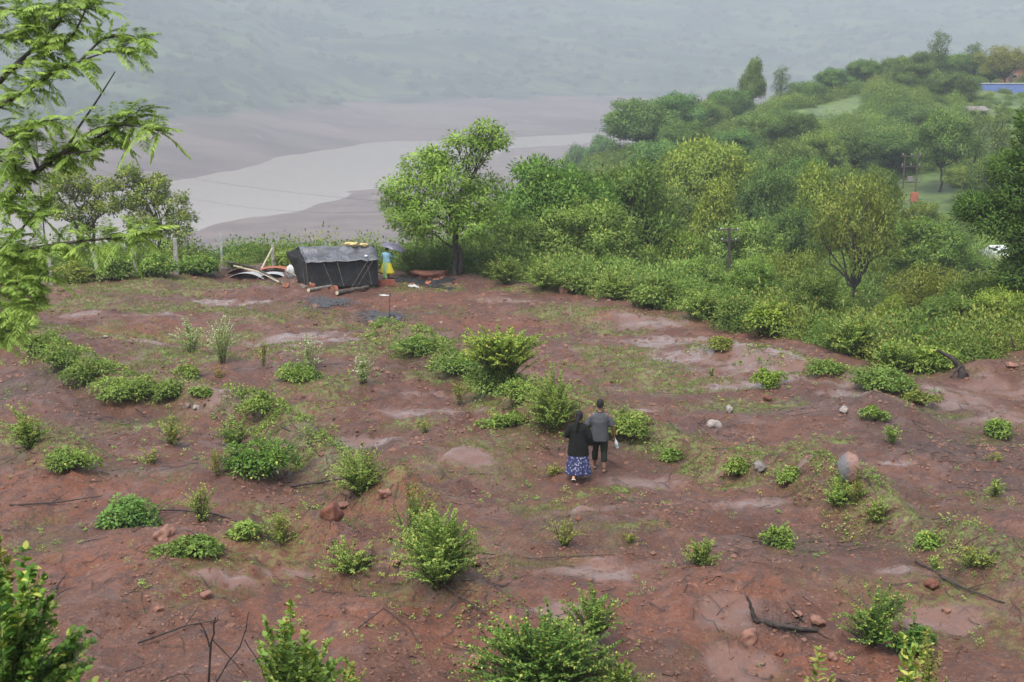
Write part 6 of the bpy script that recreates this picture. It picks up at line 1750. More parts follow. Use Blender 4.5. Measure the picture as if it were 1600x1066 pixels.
def shelter_bits():
    # straw bundles and a white rag on the roof
    c = np.array(SH)
    lump('straw_bundle', 'yellow bundle lying on the ridge of the black shelter', 'bundle', 0, 0, .75, .4, .22, 'straw', 3, rough=.5, loc=(c[0] + 1.75, c[1] + 1.20, c[2] + 1.49), sink=.1)
    lump('straw_bundle', 'smaller yellow-brown bundle right of the yellow one on the shelter ridge', 'bundle', 0, 0, .38, .3, .17, 'straw', 4, rough=.5, loc=(c[0] + 2.28, c[1] + 1.25, c[2] + 1.49), sink=.1)
    lump('rag', 'small white rag on the right of the shelter roof', 'rag', 0, 0, .2, .14, .08, 'white_cloth', 5, loc=(c[0] + 2.45, c[1] + .62, c[2] + 1.15), sink=.2)
    # white sack against the left end
    lump('sack', 'white sack slumped against the left end of the black shelter', 'sack', 456, 434, .55, .45, .62, 'white_cloth', 6, sink=.1, rough=.35)
    for px, py, w, m, lab in ((447, 449, .32, 'terracotta', 'orange clay lump under the pale beam left of the shelter'), (488, 448, .28, 'terracotta', 'reddish stone at the front left corner of the shelter'), (523, 453, .34, 'terracotta', 'round terracotta pot end between the logs before the shelter'), (500, 446, .22, 'stone_grey', 'small grey stone at the foot of the shelter front'),
                           (474, 450, .30, 'stone_grey', 'grey stone beside the reddish stone at the shelter corner'), (590, 447, .34, 'stone_grey', 'grey-green stone right of the shelter by the bricks')):
        lump('stone', lab, 'stone', px, py, w, w * .8, w * .6, m, int(px), 'stones around the shelter')
    # bricks: two courses
    bx, by, bz = hit(604, 446)
    t = thing('brick_stack', 'low stack of dark red bricks in front of the person with the umbrella', 'bricks', (bx, by, bz), .05)
    me = None
    for r_ in range(3):
        for k in range(3):
            m = MB(); m.box((0, 0, 0), (.225, .11, .085)) if me is None else None
            if me is None: me = m.mesh('brick', M['brick'])
            o = link('brick', me, t); o.location = ((k - 1) * .24 + (r_ % 2) * .05, .02 * ((k * 7 + r_ * 3) % 3), .035 + r_ * .088); o.rotation_euler = (0, 0, .06 * ((k + r_) % 3 - 1))
    # rack of sticks right of the shelter
    rx, ry, rz_ = hit(590, 437)
    t = thing('stick_rack', 'rickety dark stick frame between the shelter and the person with the umbrella', 'frame', (rx, ry, rz_))
    for dx in (-.02, .42):
        m = MB(); m.tube(np.array([(dx, .3, -.05), (dx + .02, .3, 1.32)]), .022, 6); m.build('post', M['log_dark'], t)
    for z in (1.28, .98, .45):
        m = MB(); m.tube(np.array([(-.3, .3, z), (.5, .3, z + .03)]), .018, 6); m.build('rail', M['log_dark'], t)
    m = MB(); m.tube(np.array([(-.2, .3, .1), (.42, .3, .55)]), .016, 6); m.build('brace', M['log_dark'], t)
    # black plastic on the ground, white scraps, orange cloth
    def cloth(name, label, px, py, w, d, h, mat, seed, rz=0.0, cat='plastic sheet'):
        x, y, z = hit(px, py)
        m = MB(); nu, nv = 40, 18
        u, v = np.meshgrid(np.linspace(-1, 1, nu), np.linspace(-1, 1, nv))
        wx, wy = u * w / 2 * (1 + .15 * perlin(v * 2 + seed, u)), v * d / 2 * (1 + .3 * perlin(u * 2 + seed, v))
        ca, sa = math.cos(rz), math.sin(rz)
        gx_, gy_ = x + wx * ca - wy * sa, y + wx * sa + wy * ca
        Z = ground(gx_, gy_) - z + .015 + h * np.clip(.5 + fbm(gx_, gy_, .6, 3, .6, seed), 0, 2) * np.clip(1.15 - np.maximum(np.abs(u), np.abs(v)) ** 3, .05, 1)
        top = np.stack([gx_ - x, gy_ - y, Z], -1).reshape(-1, 3); bot = top - [0, 0, .01]
        i = (np.arange(nv - 1)[:, None] * nu + np.arange(nu - 1)[None]).reshape(-1)
        q = np.stack([i, i + 1, i + nu + 1, i + nu], -1); n2 = nu * nv
        e = np.array(list(range(nu)) + [r * nu + nu - 1 for r in range(1, nv)] + [n2 - 1 - r for r in range(1, nu)] + [r * nu for r in range(nv - 2, -1, -1)])
        m.add(np.concatenate([top, bot]), np.concatenate([q, (q + n2)[:, ::-1], np.stack([e[:-1] + n2, e[1:] + n2, e[1:], e[:-1]], -1)]))
        o = m.build(name, M[mat], smooth=True); o.location = (x, y, z)
        props(o, label, cat)
    cloth('plastic_sheet', 'crumpled black plastic sheet on the ground right of the brick stack', 655, 441, 3.1, 1.0, .16, 'tarp', 3.0, -.12)
    cloth('plastic_sheet', 'thin trail of black plastic leading right down the field edge', 690, 450, 1.6, .35, .08, 'tarp', 9.0, -.6)
    cloth('orange_sheet', 'orange-red cloth spread on the earth mound by the two-trunked tree', 682, 437, 1.0, 1.1, .12, 'orange_cloth', 5.0, .1, 'cloth')
    cloth('white_scrap', 'white scrap lying at the edge of the black plastic', 646, 447, .5, .25, .04, 'white_cloth', 7.0, .2, 'scrap')
    cloth('white_scrap', 'small white scrap on the black plastic behind the bricks', 628, 439, .3, .3, .05, 'white_cloth', 8.0, .0, 'scrap')
    cloth('white_scrap', 'pale scrap on the soil in front of the shelter, by the rusty rod', 600, 461, .4, .16, .02, 'white_cloth', 11.0, .0, 'scrap')
    lump('earth_mound', 'red earth mound behind the orange cloth at the field edge', 'mound', 672, 434, 2.4, 1.4, .34, 'stone_dark', 12, sink=.4, rough=.6)
shelter_bits()

# dark gravel heaps with the stick standing in one
def gravel_heap(px, py, hw, hh, label, seed):
    x, y, z = hit(px, py)
    w = hw * y / F * 2; d = hh * y * y / (F * 10.6) * 2
    t = thing('gravel_heap', label, 'gravel', (x, y, z), 0, 'heaps of dark gravel by the shelter')
    R = rng(seed); m = MB(); n = 3600
    a = R.uniform(0, 6.28, n); r = np.abs(R.normal(0, .55, n)) * (1 + .25 * np.sin(a * 3 + seed) + .15 * np.sin(a * 7))
    gx_, gy_ = np.cos(a) * r * w / 2, np.sin(a) * r * d / 2
    gz = ground(x + gx_, y + gy_) - z + np.clip(1 - r ** 2, 0, 1) * .10 + .01
    base = np.array([[0, 0, 1], [1, 0, 0], [0, 1, 0], [-1, 0, 0], [0, -1, 0]], float)
    fc = np.array([[0, 1, 2], [0, 2, 3], [0, 3, 4], [0, 4, 1]])
    s = R.uniform(.012, .032, n)
    V = (np.stack([gx_, gy_, gz], 1)[:, None] + base[None] * s[:, None, None] * R.uniform(.7, 1.4, (n, 1, 3))).reshape(-1, 3)
    m.add(V, (np.arange(n)[:, None, None] * 5 + fc[None]).reshape(-1, 3), 0, np.repeat(R.random(n), 4))
    o = m.build('gravel', M['gravel_dark'], t); props(o, kind='stuff')
    m = MB(); nn = 40; a = np.linspace(0, 6.28, nn, endpoint=False)
    rr = [np.stack([np.cos(a) * q * w / 2 * (1 + .2 * np.sin(a * 3 + seed)), np.sin(a) * q * d / 2 * (1 + .2 * np.sin(a * 3 + seed)), np.full(nn, 0.)], 1) for q in (.05, .25, .45, .62)]
    for q, g in zip((.05, .25, .45, .62), rr): g[:, 2] = ground(x + g[:, 0], y + g[:, 1]) - z + (1 - q * q) * .10 - .004 + (.006 if q < .6 else -.03)
    V = np.concatenate(rr); i = np.arange(3)[:, None] * nn; j = np.arange(nn)[None]; j2 = (j + 1) % nn
    m.add(V, np.stack([i + j, i + nn + j, i + nn + j2, i + j2], -1).reshape(-1, 4)); m.build('bed', M['gravel_dark'], t, True)
M['gravel_dark'] = rough_mat('gravel_dark', (0.030, 0.031, 0.034), (0.095, 0.095, 0.10), 20, 0.75, 0.4, var=True)
gravel_heap(513, 474, 46, 9, 'flat heap of dark grey gravel in front of the shelter, left one', 1)
gravel_heap(598, 498, 44, 8, 'thin spread of dark gravel around the upright stick', 2)
x, y, z = hit(608, 503)
o = MB(); o.tube(np.array([(0, 0, -.1), (.02, .02, .5), (.05, .02, .95), (.07, .03, 1.18)]), [.018, .016, .012, .008], 6)
o.tube(np.array([(.05, .02, .95), (.12, .02, 1.1)]), [.008, .005], 5)
o = o.build('upright_stick', M['dead_wood']); o.location = (x, y, z)
props(o, 'thin dark stick standing upright in the gravel', 'stick')

# ------------------------------------------------------------------ fence posts, utility poles, wires
def fence_posts():
    for px, top, base, w, lean, lab in ((80, 398, 446, 7, .0, 'leftmost grey stone fence post, half hidden by the overhanging tree'), (155, 384, 438, 8, -.10, 'grey stone fence post leaning left, second from the left'), (212, 374, 432, 7, 0.0, 'upright grey stone fence post, third from the left'),
                                    (276, 374, 429, 8, 0.0, 'grey stone fence post in front of the right sparse tree, fourth from the left'), (347, 368, 419, 4, 0, 'thin whitish post standing between the stone posts and the sheets'), (427, 384, 418, 6, .0, 'grey stone fence post behind the leaning pole near the shelter')):
        x, y, z = hit(px, base)
        ppm = F / (y * CP - (z - CAMZ) * SP); h = (base - top) / ppm / .97; r = w / ppm * .8
        t = thing('fence_post', lab, 'post', (x, y, z), .3, 'posts along the far edge of the field')
        m = MB(); R = rng(px)
        rows = []
        nseg = 7
        for i in range(nseg):
            k = i / (nseg - 1)
            q = np.array([[-1, -1], [1, -1], [1, 1], [-1, 1]]) * r * .5 * (1 - .12 * k) + R.normal(size=(4, 2)) * r * .05
            rows.append(np.column_stack([q[:, 0] + lean * h * k, q[:, 1], np.full(4, -.2 + (h + .2) * k)]))
        rows.append(np.column_stack([rows[-1][:, :2] * .9 + np.array([lean * h * .1, 0]), np.full(4, h + .02)]))
        V = np.concatenate(rows); n = len(rows)
        i = np.arange(n - 1)[:, None] * 4; j = np.arange(4)[None]; j2 = (j + 1) % 4
        m.add(V, np.stack([i + j, i + j2, i + 4 + j2, i + 4 + j], -1).reshape(-1, 4)); m.add(rows[-1], [[0, 1, 2, 3]])
        m.build('post_shaft', M['granite' if w > 5 else 'white_sheet'], t)
        m = MB()
        for zz in (.35, .7):
            a = np.linspace(0, 6.28, 9); m.tube(np.stack([np.cos(a) * r * .62 + lean * h * zz, np.sin(a) * r * .62, np.full(9, h * zz)], 1), .006, 4, cap=False)
        m.build('wire_tie', M['metal_dark'], t)
    lay('pole', 'pale pole leaning against the post left of the shelter', 'pole', [(409, 421, 0), (427, 421, 1.02)], .05, 'wood_pale')
fence_posts()

def utility_pole(px, D, top_py, label, h=None, lean=0.0, arms=2):
    x = x_at(px, top_py + 40, D); z = float(ground(np.array(x), np.array(D)))
    H = z_at(top_py, D) - z
    t = thing('utility_pole', label, 'pole', (x, D, z))
    m = MB(); m.tube(np.array([(lean, 0, -.5), (lean * .5, 0, H * .5), (0, 0, H)]), [.11, .10, .08], 8); m.build('pole_shaft', M['bark'], t, True)
    tops = []
    for k in range(arms):
        zz = H - .12 - .62 * k; w = .55 if k == 0 else .48
        a = MB(); a.bar((-w, -.02, zz), (w, -.02, zz), .09, .09); arm = a.build('crossarm', M['log_dark'], t)
        for s in (-.85, .85) if k else (-.9, 0.02, .9):
            q = MB(); rings(q, [(zz + .045, .03, .03, s * w, -.02), (zz + .09, .045, .045, s * w, -.02), (zz + .12, .02, .02, s * w, -.02)], 8); q.build('insulator', M['white_plastic'], arm, True)
            tops.append(Vector((x + s * w, D - .02, z + zz + .12)))
    return tops
# posts and lines across the middle of the picture
pA = utility_pole(1138, 75, 356, 'brown wooden utility pole with short cross arms rising from the thicket', lean=.25)
pB = utility_pole(716, 82, 322, 'utility pole mostly hidden behind the two-trunked tree')
def wire(a, b, sag, label, r=.008):
    a = np.array(a); b = np.array(b)
    t = np.linspace(0, 1, 25)[:, None]
    p = a + (b - a) * t; p[:, 2] -= (sag * 4 * t * (1 - t))[:, 0]
    m = MB(); m.tube(p - a, r, 5, cap=True)
    o = m.build('power_line', M['metal_dark']); o.location = a
    props(o, label, 'wire', 'power lines strung between the poles')
wire(pB[0], pA[0], .5, 'uppermost power line running left from the brown utility pole')
wire(pB[2], pA[2], .7, 'second power line running left from the brown utility pole')
wire(pB[3], pA[3], .6, 'lowest power line running left from the brown utility pole')
def far_end(px, py, D): return Vector((x_at(px, py, D), D, z_at(py, D)))
utp = utility_pole(60, 150, 218, 'distant utility pole behind the overhanging tree on the left')
wire(utp[0], pB[0], 1.2, 'upper of the two faint power lines crossing the lake water')
wire(utp[2], pB[2], 3.2, 'lower of the two faint power lines crossing the lake water')

def transformer():
    D = 150.0; x = x_at(1419, 320, D); z = float(ground(np.array(x), np.array(D)))
    H = z_at(240, D) - z
    t = thing('transformer_structure', 'pair of steel poles with cross beams on the green meadow', 'power poles', (x, D, z))
    for dx in (-.75, .75):
        m = MB(); m.tube(np.array([(dx, 0, -.4), (dx, 0, H)]), [.09, .07], 8); m.build('pole_shaft', M['log_dark'], t, True)
    for zz in (H - .3, H - 1.5, H * .45):
        m = MB(); m.bar((-1.2, 0, zz), (1.2, 0, zz), .09, .09); arm = m.build('cross_beam', M['log_dark'], t)
        for s in (-1, 0, 1):
            q = MB(); rings(q, [(zz + .08, .06, .06, s, 0), (zz + .28, .08, .08, s, 0), (zz + .34, .03, .03, s, 0)], 8); q.build('insulator', M['stone_grey'], arm, True)
    m = MB(); m.box((0, 0, H * .45 + .40), (.6, .45, .6)); m.build('transformer_tank', M['stone_grey'], t)
    c = thing('control_cabinet', 'small orange-red cabinet fixed beside the pair of steel poles', 'cabinet', (x + .55, D - .35, z))
    m = MB(); m.box((0, 0, 1.05), (.85, .35, 1.1)); bd = m.build('cabinet_body', M['orange_cloth'], c)
    m = MB(); m.box((0, -.185, 1.05), (.74, .02, .98)); d_ = m.build('door', M['orange_cloth'], c)
    m = MB(); m.box((.28, -.21, 1.05), (.04, .03, .16)); m.build('handle', M['metal_dark'], d_)
    for dx in (-.35, .35):
        m = MB(); m.box((dx, 0, .25), (.06, .25, .5)); m.build('leg', M['metal_dark'], c)
transformer()

# ------------------------------------------------------------------ houses on the ridge, the car
M['blue_sheet'] = rough_mat('blue_sheet', (0.045, 0.075, 0.17), (0.06, 0.095, 0.21), 2, 0.4, 0.05)
M['plaster_white'] = rough_mat('plaster_white', (0.36, 0.355, 0.34), (0.48, 0.475, 0.455), 1.5, 0.85, 0.1)
M['plaster_red'] = rough_mat('plaster_red', (0.22, 0.09, 0.06), (0.30, 0.13, 0.09), 1.5, 0.85, 0.1)
M['glass_dark'] = simple_mat('glass_dark', (0.015, 0.018, 0.02), 0.1, 0.6)

def house(px0, px1, D, eave_py, ridge_py, base_py, label, wall, roof, ridgecap=None, win=3, name='house'):
    x0, x1 = x_at(px0, base_py, D), x_at(px1, base_py, D)
    cx = (x0 + x1) / 2; w = x1 - x0
    zb = float(ground(np.array(cx), np.array(D + 2))) - .6
    ze, zr_ = z_at(eave_py, D) - zb, z_at(ridge_py, D + 2.2) - zb
    t = thing(name, label, 'building', (cx, D, zb))
    m = MB(); m.box((0, 2.5, ze / 2), (w - .4, 4.4, ze)); m.build('wall', M[wall], t)
    m = MB()
    V = [(-w / 2, -.25, ze - .05), (w / 2, -.25, ze - .05), (w / 2, 2.5, zr_), (-w / 2, 2.5, zr_), (-w / 2, 5.2, ze - .05), (w / 2, 5.2, ze - .05)]
    V = V + [(a, b, c - .12) for a, b, c in V]
    m.add(V, [[0, 1, 2, 3], [3, 2, 5, 4], [7, 6, 9, 8], [8, 9, 10, 11], [0, 6, 7, 1], [4, 5, 11, 10], [1, 7, 8, 2], [2, 8, 11, 5], [0, 3, 9, 6], [3, 4, 10, 9]])
    rf = m.build('roof', M[roof], t)
    if ridgecap:
        m = MB(); m.box((0, 2.5, zr_ + .06), (w + .1, .5, .14)); m.build('ridge_cap', M[ridgecap], rf)
    hw = min(.9, ze * .45)
    for k in range(win):
        wx = -w / 2 + w * (k + .5) / win
        m = MB(); m.box((wx, .28, ze * .55), (1.0, .06, hw)); f = m.build('window', M['plaster_white' if wall != 'plaster_white' else 'log_dark'], t)
        m = MB(); m.box((wx, .24, ze * .55), (.8, .04, hw * .8)); m.build('pane', M['glass_dark'], f)
    m = MB(); m.box((-w / 2 + .9, .27, ze * .36), (.9, .07, ze * .72)); dd = m.build('door', M['log_dark'], t)
    m = MB(); m.box((-w / 2 + 1.2, .22, ze * .36), (.06, .05, .14)); m.build('handle', M['metal_dark'], dd)
house(1534, 1640, 238, 152, 131, 158, 'long low building with blue sheet roof and white ridge on the hillside', 'plaster_white', 'blue_sheet', 'plaster_white', 4)
house(1512, 1546, 210, 172, 166, 184, 'small white-walled house below the blue-roofed building', 'plaster_white', 'stone_grey', None, 2)
house(1574, 1650, 278, 104, 95, 118, 'red-brown house on the ridge at the right edge', 'plaster_red', 'rust_sheet', None, 3)

def car():
    D = 106.0; x = x_at(1559, 380, D); z = float(ground(np.array(x), np.array(D)))
    t = thing('parked_car', 'white car half hidden behind the dark glossy tree', 'car', (x, D, z + .02), .25)
    # side outline (y forward, z up) lofted across the width
    prof = [(-1.75, .32), (-1.78, .62), (-1.70, .92), (-1.45, 1.02), (-1.20, 1.42), (.25, 1.46), (.75, 1.02), (1.65, .86), (1.78, .60), (1.75, .30)]
    m = MB(); V = []
    for xx, s in ((-.80, .0), (-.74, 1.), (.74, 1.), (.80, .0)):
        V.append(np.array([(xx * (1 if zz < 1.1 else .86), yy * (1 if s else .985), zz if s else .3 + (zz - .3) * .97) for yy, zz in prof]))
    V = np.concatenate(V); n = len(prof)
    i = np.arange(3)[:, None] * n; j = np.arange(n)[None]; j2 = (j + 1) % n
    m.add(V, np.stack([i + j, i + j2, i + n + j2, i + n + j], -1).reshape(-1, 4)[:, ::-1])
    m.add(V[:n], [list(range(n))]); m.add(V[-n:], [list(range(n))[::-1]])
    m.build('body', M['white_plastic'], t)
    for nm, c, s, rx in (('rear_window', (0, -1.35, 1.22), (1.15, .03, .38), -.55), ('windscreen', (0, .52, 1.24), (1.15, .03, .5), .83)):
        m = MB(); Rm = np.array(Matrix.Rotation(rx, 3, 'X')); m.box(c, s, Rm); m.build(nm, M['glass_dark'], t)
    for sx in (-1, 1):
        m = MB(); m.box((sx * .735, -.45, 1.2), (.03, 1.25, .30)); m.build('side_window', M['glass_dark'], t)
        m = MB(); m.box((sx * .62, -1.775, .80), (.20, .04, .26)); m.build('tail_light', M['orange_cloth'], t)
        for yy in (-1.1, 1.12):
            m = MB(); m.tube(np.array([(sx * .66, yy, .30), (sx * .82, yy, .30)]), .30, 18); w_ = m.build('wheel', M['black_cloth'], t)
            m = MB(); m.tube(np.array([(sx * .80, yy, .30), (sx * .83, yy, .30)]), .18, 14); m.build('rim', M['stone_grey'], w_)
    m = MB(); m.box((0, -1.79, .46), (1.5, .06, .2)); b_ = m.build('bumper', M['metal_dark'], t)
    m = MB(); m.box((0, -1.80, .72), (.5, .03, .11)); m.build('number_plate', M['plaster_white'], t)
car()
# ------------------------------------------------------------------ stones, dead branches
ST = 'loose stones on the field'
for px, py, w, d, h, mat, lab in (
        (521, 812, .50, .42, .40, 'stone_dark', 'rusty brown boulder left of the big central bush'),
        (256, 838, .62, .40, .20, 'stone_red', 'tilted pale red slab of stone in the left foreground'),
        (742, 878, .40, .28, .18, 'stone_red', 'smooth orange stone right of the big central bush'),
        (1170, 1003, .42, .34, .26, 'stone_red', 'angular orange stone in the right foreground'),
        (1278, 972, .34, .28, .12, 'stone_red', 'flat pinkish stone above the angular orange stone, by the right bush'),
        (1246, 962, .24, .2, .1, 'stone_red', 'small pinkish stone left of the flat pinkish one'),
        (1140, 645, .32, .26, .22, 'stone_white', 'pale upright stone on the red earth mound right of the couple'),
        (1116, 666, .52, .40, .20, 'stone_white', 'flat whitish stone below the pale upright stone'),
        (1200, 625, .30, .26, .20, 'stone_dark', 'dark lump of earth on the grassy patch below the round bush'),
        (885, 456, .85, .5, .42, 'stone_red', 'bare red rock at the field edge'),
        (1188, 732, .50, .34, .18, 'stone_grey', 'dark flat rock lying on the wet ground left of the boulder'),
        (1455, 915, .34, .28, .16, 'stone_dark', 'reddish stone on the soil below the right bund clumps'),
        (580, 507, .34, .28, .22, 'stone_red', 'round reddish stone below the dark gravel spread'),
        (306, 640, .36, .28, .14, 'stone_white', 'pale stone in the small wet hollow below the left bund'),
        (293, 636, .20, .16, .14, 'stone_grey', 'dark stone beside the pale stone in the wet hollow'),
        (165, 527, .26, .2, .08, 'stone_white', 'white chip lying on red soil in the upper left field'),
        (322, 932, .30, .2, .12, 'stone_red', 'flat reddish stone in the lower left soil'),
        (248, 955, .20, .18, .1, 'stone_red', 'small reddish stone at lower left beside the corner bush'),
        (1300, 1030, .2, .18, .12, 'stone_red', 'small orange stone near the bottom edge right of centre'),
        (1218, 1024, .16, .14, .1, 'stone_dark', 'brown cobble near the bottom edge below the dead stick'),
        (620, 880, .3, .2, .12, 'stone_red', 'reddish stone half under the big central bush'),
        (745, 1040, .36, .28, .2, 'stone_red', 'red stone against the left of the bottom centre bush'),
        (600, 775, .34, .26, .2, 'stone_red', 'pale red stone right below the bright round bush'),
        (538, 790, .3, .24, .12, 'stone_red', 'flat red stone just above the rusty boulder'),
        (1345, 648, .26, .2, .14, 'stone_white', 'white stone on the grey gravelly mound, right one'),
        (1318, 644, .30, .24, .2, 'stone_white', 'white stone on the grey gravelly mound, left one'),
        (1490, 570, .34, .26, .2, 'stone_grey', 'grey stone under the dead bent branch'),
        (1580, 573, .40, .3, .2, 'stone_red', 'red stone on the earth heap at the right edge'),
        (1182, 524, .34, .28, .16, 'stone_red', 'pale stone at the field edge left of the dark-stemmed bush'),
        (690, 505, .2, .2, .08, 'stone_white', 'white chip on the soil above the fan-branched bush'),
        (1478, 955, .2, .16, .08, 'stone_red', 'small stone on smooth soil at the lower right'),
        (905, 812, .18, .16, .08, 'stone_dark', 'clod-like stone left of the yellow-tipped weed row'),
        ):
    lump('stone', lab, 'stone', px, py, w * .88, d * .9, h * .85, mat, int(px + py), ST, rz=(px * 0.37) % 3, sink=.3, rough=.4)

def boulder_stump():
    lump('boulder', 'rounded boulder, grey on one side and brown on the other, behind upright sprigs', 'boulder', 1322, 752, .58, .5, .66, 'boulder', 77, sink=.15, rough=.16)
def boulder_mat():
    m, nt, N, Lk = newmat('boulder')
    sx = N.new("ShaderNodeSeparateXYZ"); Lk.new(obj_co(nt), sx.inputs[0])
    f = math_n(nt, 'ADD', math_n(nt, 'MULTIPLY', sx.outputs[0], 2.6), noise_n(nt, 4, 3, .6, obj_co(nt)))
    c = mixc(nt, ramp_n(nt, f, 0.25, 0.6), (0.115, 0.112, 0.115), (0.235, 0.135, 0.105))
    c = mixc(nt, ramp_n(nt, noise_n(nt, 14, 4, .65, obj_co(nt)), .5, .75), c, (0.07, 0.05, 0.045))
    p = N.new("ShaderNodeBsdfPrincipled"); p.inputs["Roughness"].default_value = .75; Lk.new(c, p.inputs["Base Color"])
    b = N.new("ShaderNodeBump"); b.inputs["Distance"].default_value = .03; Lk.new(noise_n(nt, 18, 4, .6, obj_co(nt)), b.inputs["Height"]); Lk.new(b.outputs[0], p.inputs["Normal"])
    o = N.new("ShaderNodeOutputMaterial"); Lk.new(p.outputs[0], o.inputs["Surface"])
    return m
M['boulder'] = boulder_mat(); boulder_stump()

def branch(name, label, strokes, group=None):
    """dead wood: each stroke is (list of (px, py, lift), r0, r1); all joined at the first point"""
    o0 = np.array(hit(*strokes[0][0][0][:2]))
    t = thing(name, label, 'branch', o0, 0, group)
    for k, (pts, r0, r1) in enumerate(strokes):
        g = []
        for q in pts:
            p = np.array(hit(*q[:2])) if len(q) == 3 else o0 + np.array(q[1:4])
            if len(q) == 3: p[2] += q[2]
            g.append(p - o0)
        g = np.array(g); n = 10; tt = np.linspace(0, len(g) - 1, n)
        ps = np.stack([np.interp(tt, np.arange(len(g)), g[:, j]) for j in range(3)], 1)
        ps += rng(k + len(label)).normal(size=ps.shape) * r0 * .16
        m = MB(); m.tube(ps, np.linspace(r0, r1, n), 7); m.build('limb' if k == 0 else 'twig', M['dead_wood'], t, True)
branch('dead_branch', 'charred forked stick lying in the right foreground', [([(1180, 972, .03), (1215, 982, .06), (1278, 988, .03)], .055, .035), ([('o', 0, 0, .03), ('o', -.06, .02, .22), ('o', -.13, .06, .40)], .045, .018), ([(1215, 982, .06), (1250, 980, .10)], .02, .008)])
branch('dead_branch', 'thin dead stick leaning beside the charred forked stick', [([(1255, 974, .03), (1228, 956, .18)], .018, .008), ([('o', -.1, .1, .1), ('o', -.16, .2, .16)], .008, .004)])
branch('dead_branch', 'dark bent dead branch at the thicket edge on the right', [([(1502, 589, -.05), ('o', -.05, 0, .34), ('o', -.42, .05, .62), ('o', -.78, .05, .80)], .12, .035), ([('o', -.05, 0, .34), ('o', -.35, -.1, .0)], .06, .03), ([('o', .0, .02, .3), ('o', .2, -.05, .0)], .07, .04)])
branch('dead_branch', 'dark log reaching in from the right edge', [([(1615, 562, .1), (1590, 548, .25), (1566, 545, .50)], .12, .05), ([('o', -.5, .3, .3), ('o', -.7, .3, .75)], .04, .015)])
branch('dead_branch', 'long thin dead branch lying below the left field shrubs', [([(200, 805, .04), (260, 800, .05), (330, 805, .05), (378, 820, .05), (430, 850, .03)], .022, .010), ([(330, 805, .05), (345, 822, .02)], .010, .005)])
branch('dead_branch', 'dark dead branch across the left edge soil', [([(15, 792, .04), (80, 790, .05), (160, 778, .04)], .02, .009), ([(80, 790, .05), (110, 775, .12)], .010, .005)])
branch('dead_branch', 'tangled dead twigs at the foot of the big central bush', [([(640, 900, .06), (690, 920, .10), (760, 965, .05)], .026, .010), ([(690, 920, .1), (735, 905, .25)], .012, .005), ([(700, 925, .08), (745, 945, .22)], .012, .005), ([(720, 940, .05), (700, 965, .12)], .010, .004)])
branch('dead_branch', 'charred sticks scattered on the dark strip in the left centre', [([(440, 670, .05), (480, 690, .06), (545, 705, .04)], .025, .010), ([(480, 690, .06), (500, 715, .04)], .014, .006), ([(470, 682, .05), (450, 660, .15)], .012, .005)])
branch('dead_branch', 'dark stick lying left of the bright round bush', [([(455, 762, .04), (500, 757, .05), (545, 752, .08)], .03, .014), ([(500, 757, .05), (520, 745, .1)], .012, .005)])
branch('dead_branch', 'dead twigs lying beside the wet hollow under the left bund', [([(212, 640, .03), (225, 655, .15), (240, 665, .03)], .014, .006), ([('o', .1, -.05, .1), ('o', .25, .1, .3)], .008, .004)])
branch('dead_branch', 'long thin stick on the soil right of the walking couple', [([(700, 868, .03), (760, 868, .03), (830, 875, .03), (960, 868, .02)], .012, .006)])
branch('dead_branch', 'black twigs lying along the lower right bund', [([(1470, 905, .04), (1510, 925, .05), (1570, 945, .03)], .024, .010), ([(1510, 925, .05), (1545, 920, .12)], .012, .005)])
branch('dead_branch', 'dead stick lying under the lower right bund clumps', [([(1430, 880, .04), (1475, 905, .05), (1500, 925, .04)], .02, .010)])
branch('dead_branch', 'curved dead branch on the soil below the flat green plant', [([(215, 1010, .05), (290, 985, .08), (345, 972, .04)], .02, .008), ([(290, 985, .08), (310, 960, .12)], .010, .005)])
branch('dead_branch', 'short dead twig above the corner bush at lower left', [([(85, 925, .03), (105, 905, .12)], .02, .008)])
branch('dead_branch', 'thin brush of twigs on the red mound in the lower centre', [([(420, 1020, .04), (440, 985, .10)], .014, .006), ([(430, 1000, .08), (460, 990, .04)], .010, .005), ([(425, 1010, .05), (400, 985, .15)], .010, .004)])
branch('dead_branch', 'dead twig arching over wet soil below the big central bush', [([(560, 985, .04), (600, 965, .15), (640, 985, .05), (655, 1010, .03)], .012, .006)])

def bank_twigs():
    # bare twigs standing in front of the lance-leaved plant at the bottom edge
    D = 12.6; x = x_at(322, 1090, D); z = float(ground(np.array(x), np.array(D)))
    t = thing('bare_twigs', 'bare dark twigs standing at the bottom edge left of the lance-leaved plant', 'twigs', (x, D, z))
    k = D / F
    top = lambda px, py, dy=0.0: np.array([(px - 322) * k, dy, z_at(py, D) - z])
    for pts, r in (([(322, 1110), (335, 1010), (347, 965)], .016), ([(335, 1010), (325, 985), (318, 970)], .008), ([(338, 1000), (370, 1030), (395, 1060)], .007), ([(330, 1080), (392, 1000), (402, 958)], .009), ([(345, 975), (352, 960)], .006), ([(392, 1000), (420, 1040), (428, 1075)], .006), ([(322, 1110), (300, 1070), (285, 1050)], .007)):
        g = np.array([top(*q) for q in pts]); n = 8; tt = np.linspace(0, len(g) - 1, n)
        ps = np.stack([np.interp(tt, np.arange(len(g)), g[:, j]) for j in range(3)], 1) + rng(int(pts[0][0] + pts[-1][1])).normal(size=(n, 3)) * .006
        m = MB(); m.tube(ps, np.linspace(r, r * .5, n), 6); m.build('twig', M['dead_wood'], t, True)
    base = MB(); base.tube(np.array([(0, 0, -.1), (0, 0, .3), top(322, 1110)]), [.02, .018, .016], 6); base.build('stem', M['dead_wood'], t, True)
bank_twigs()

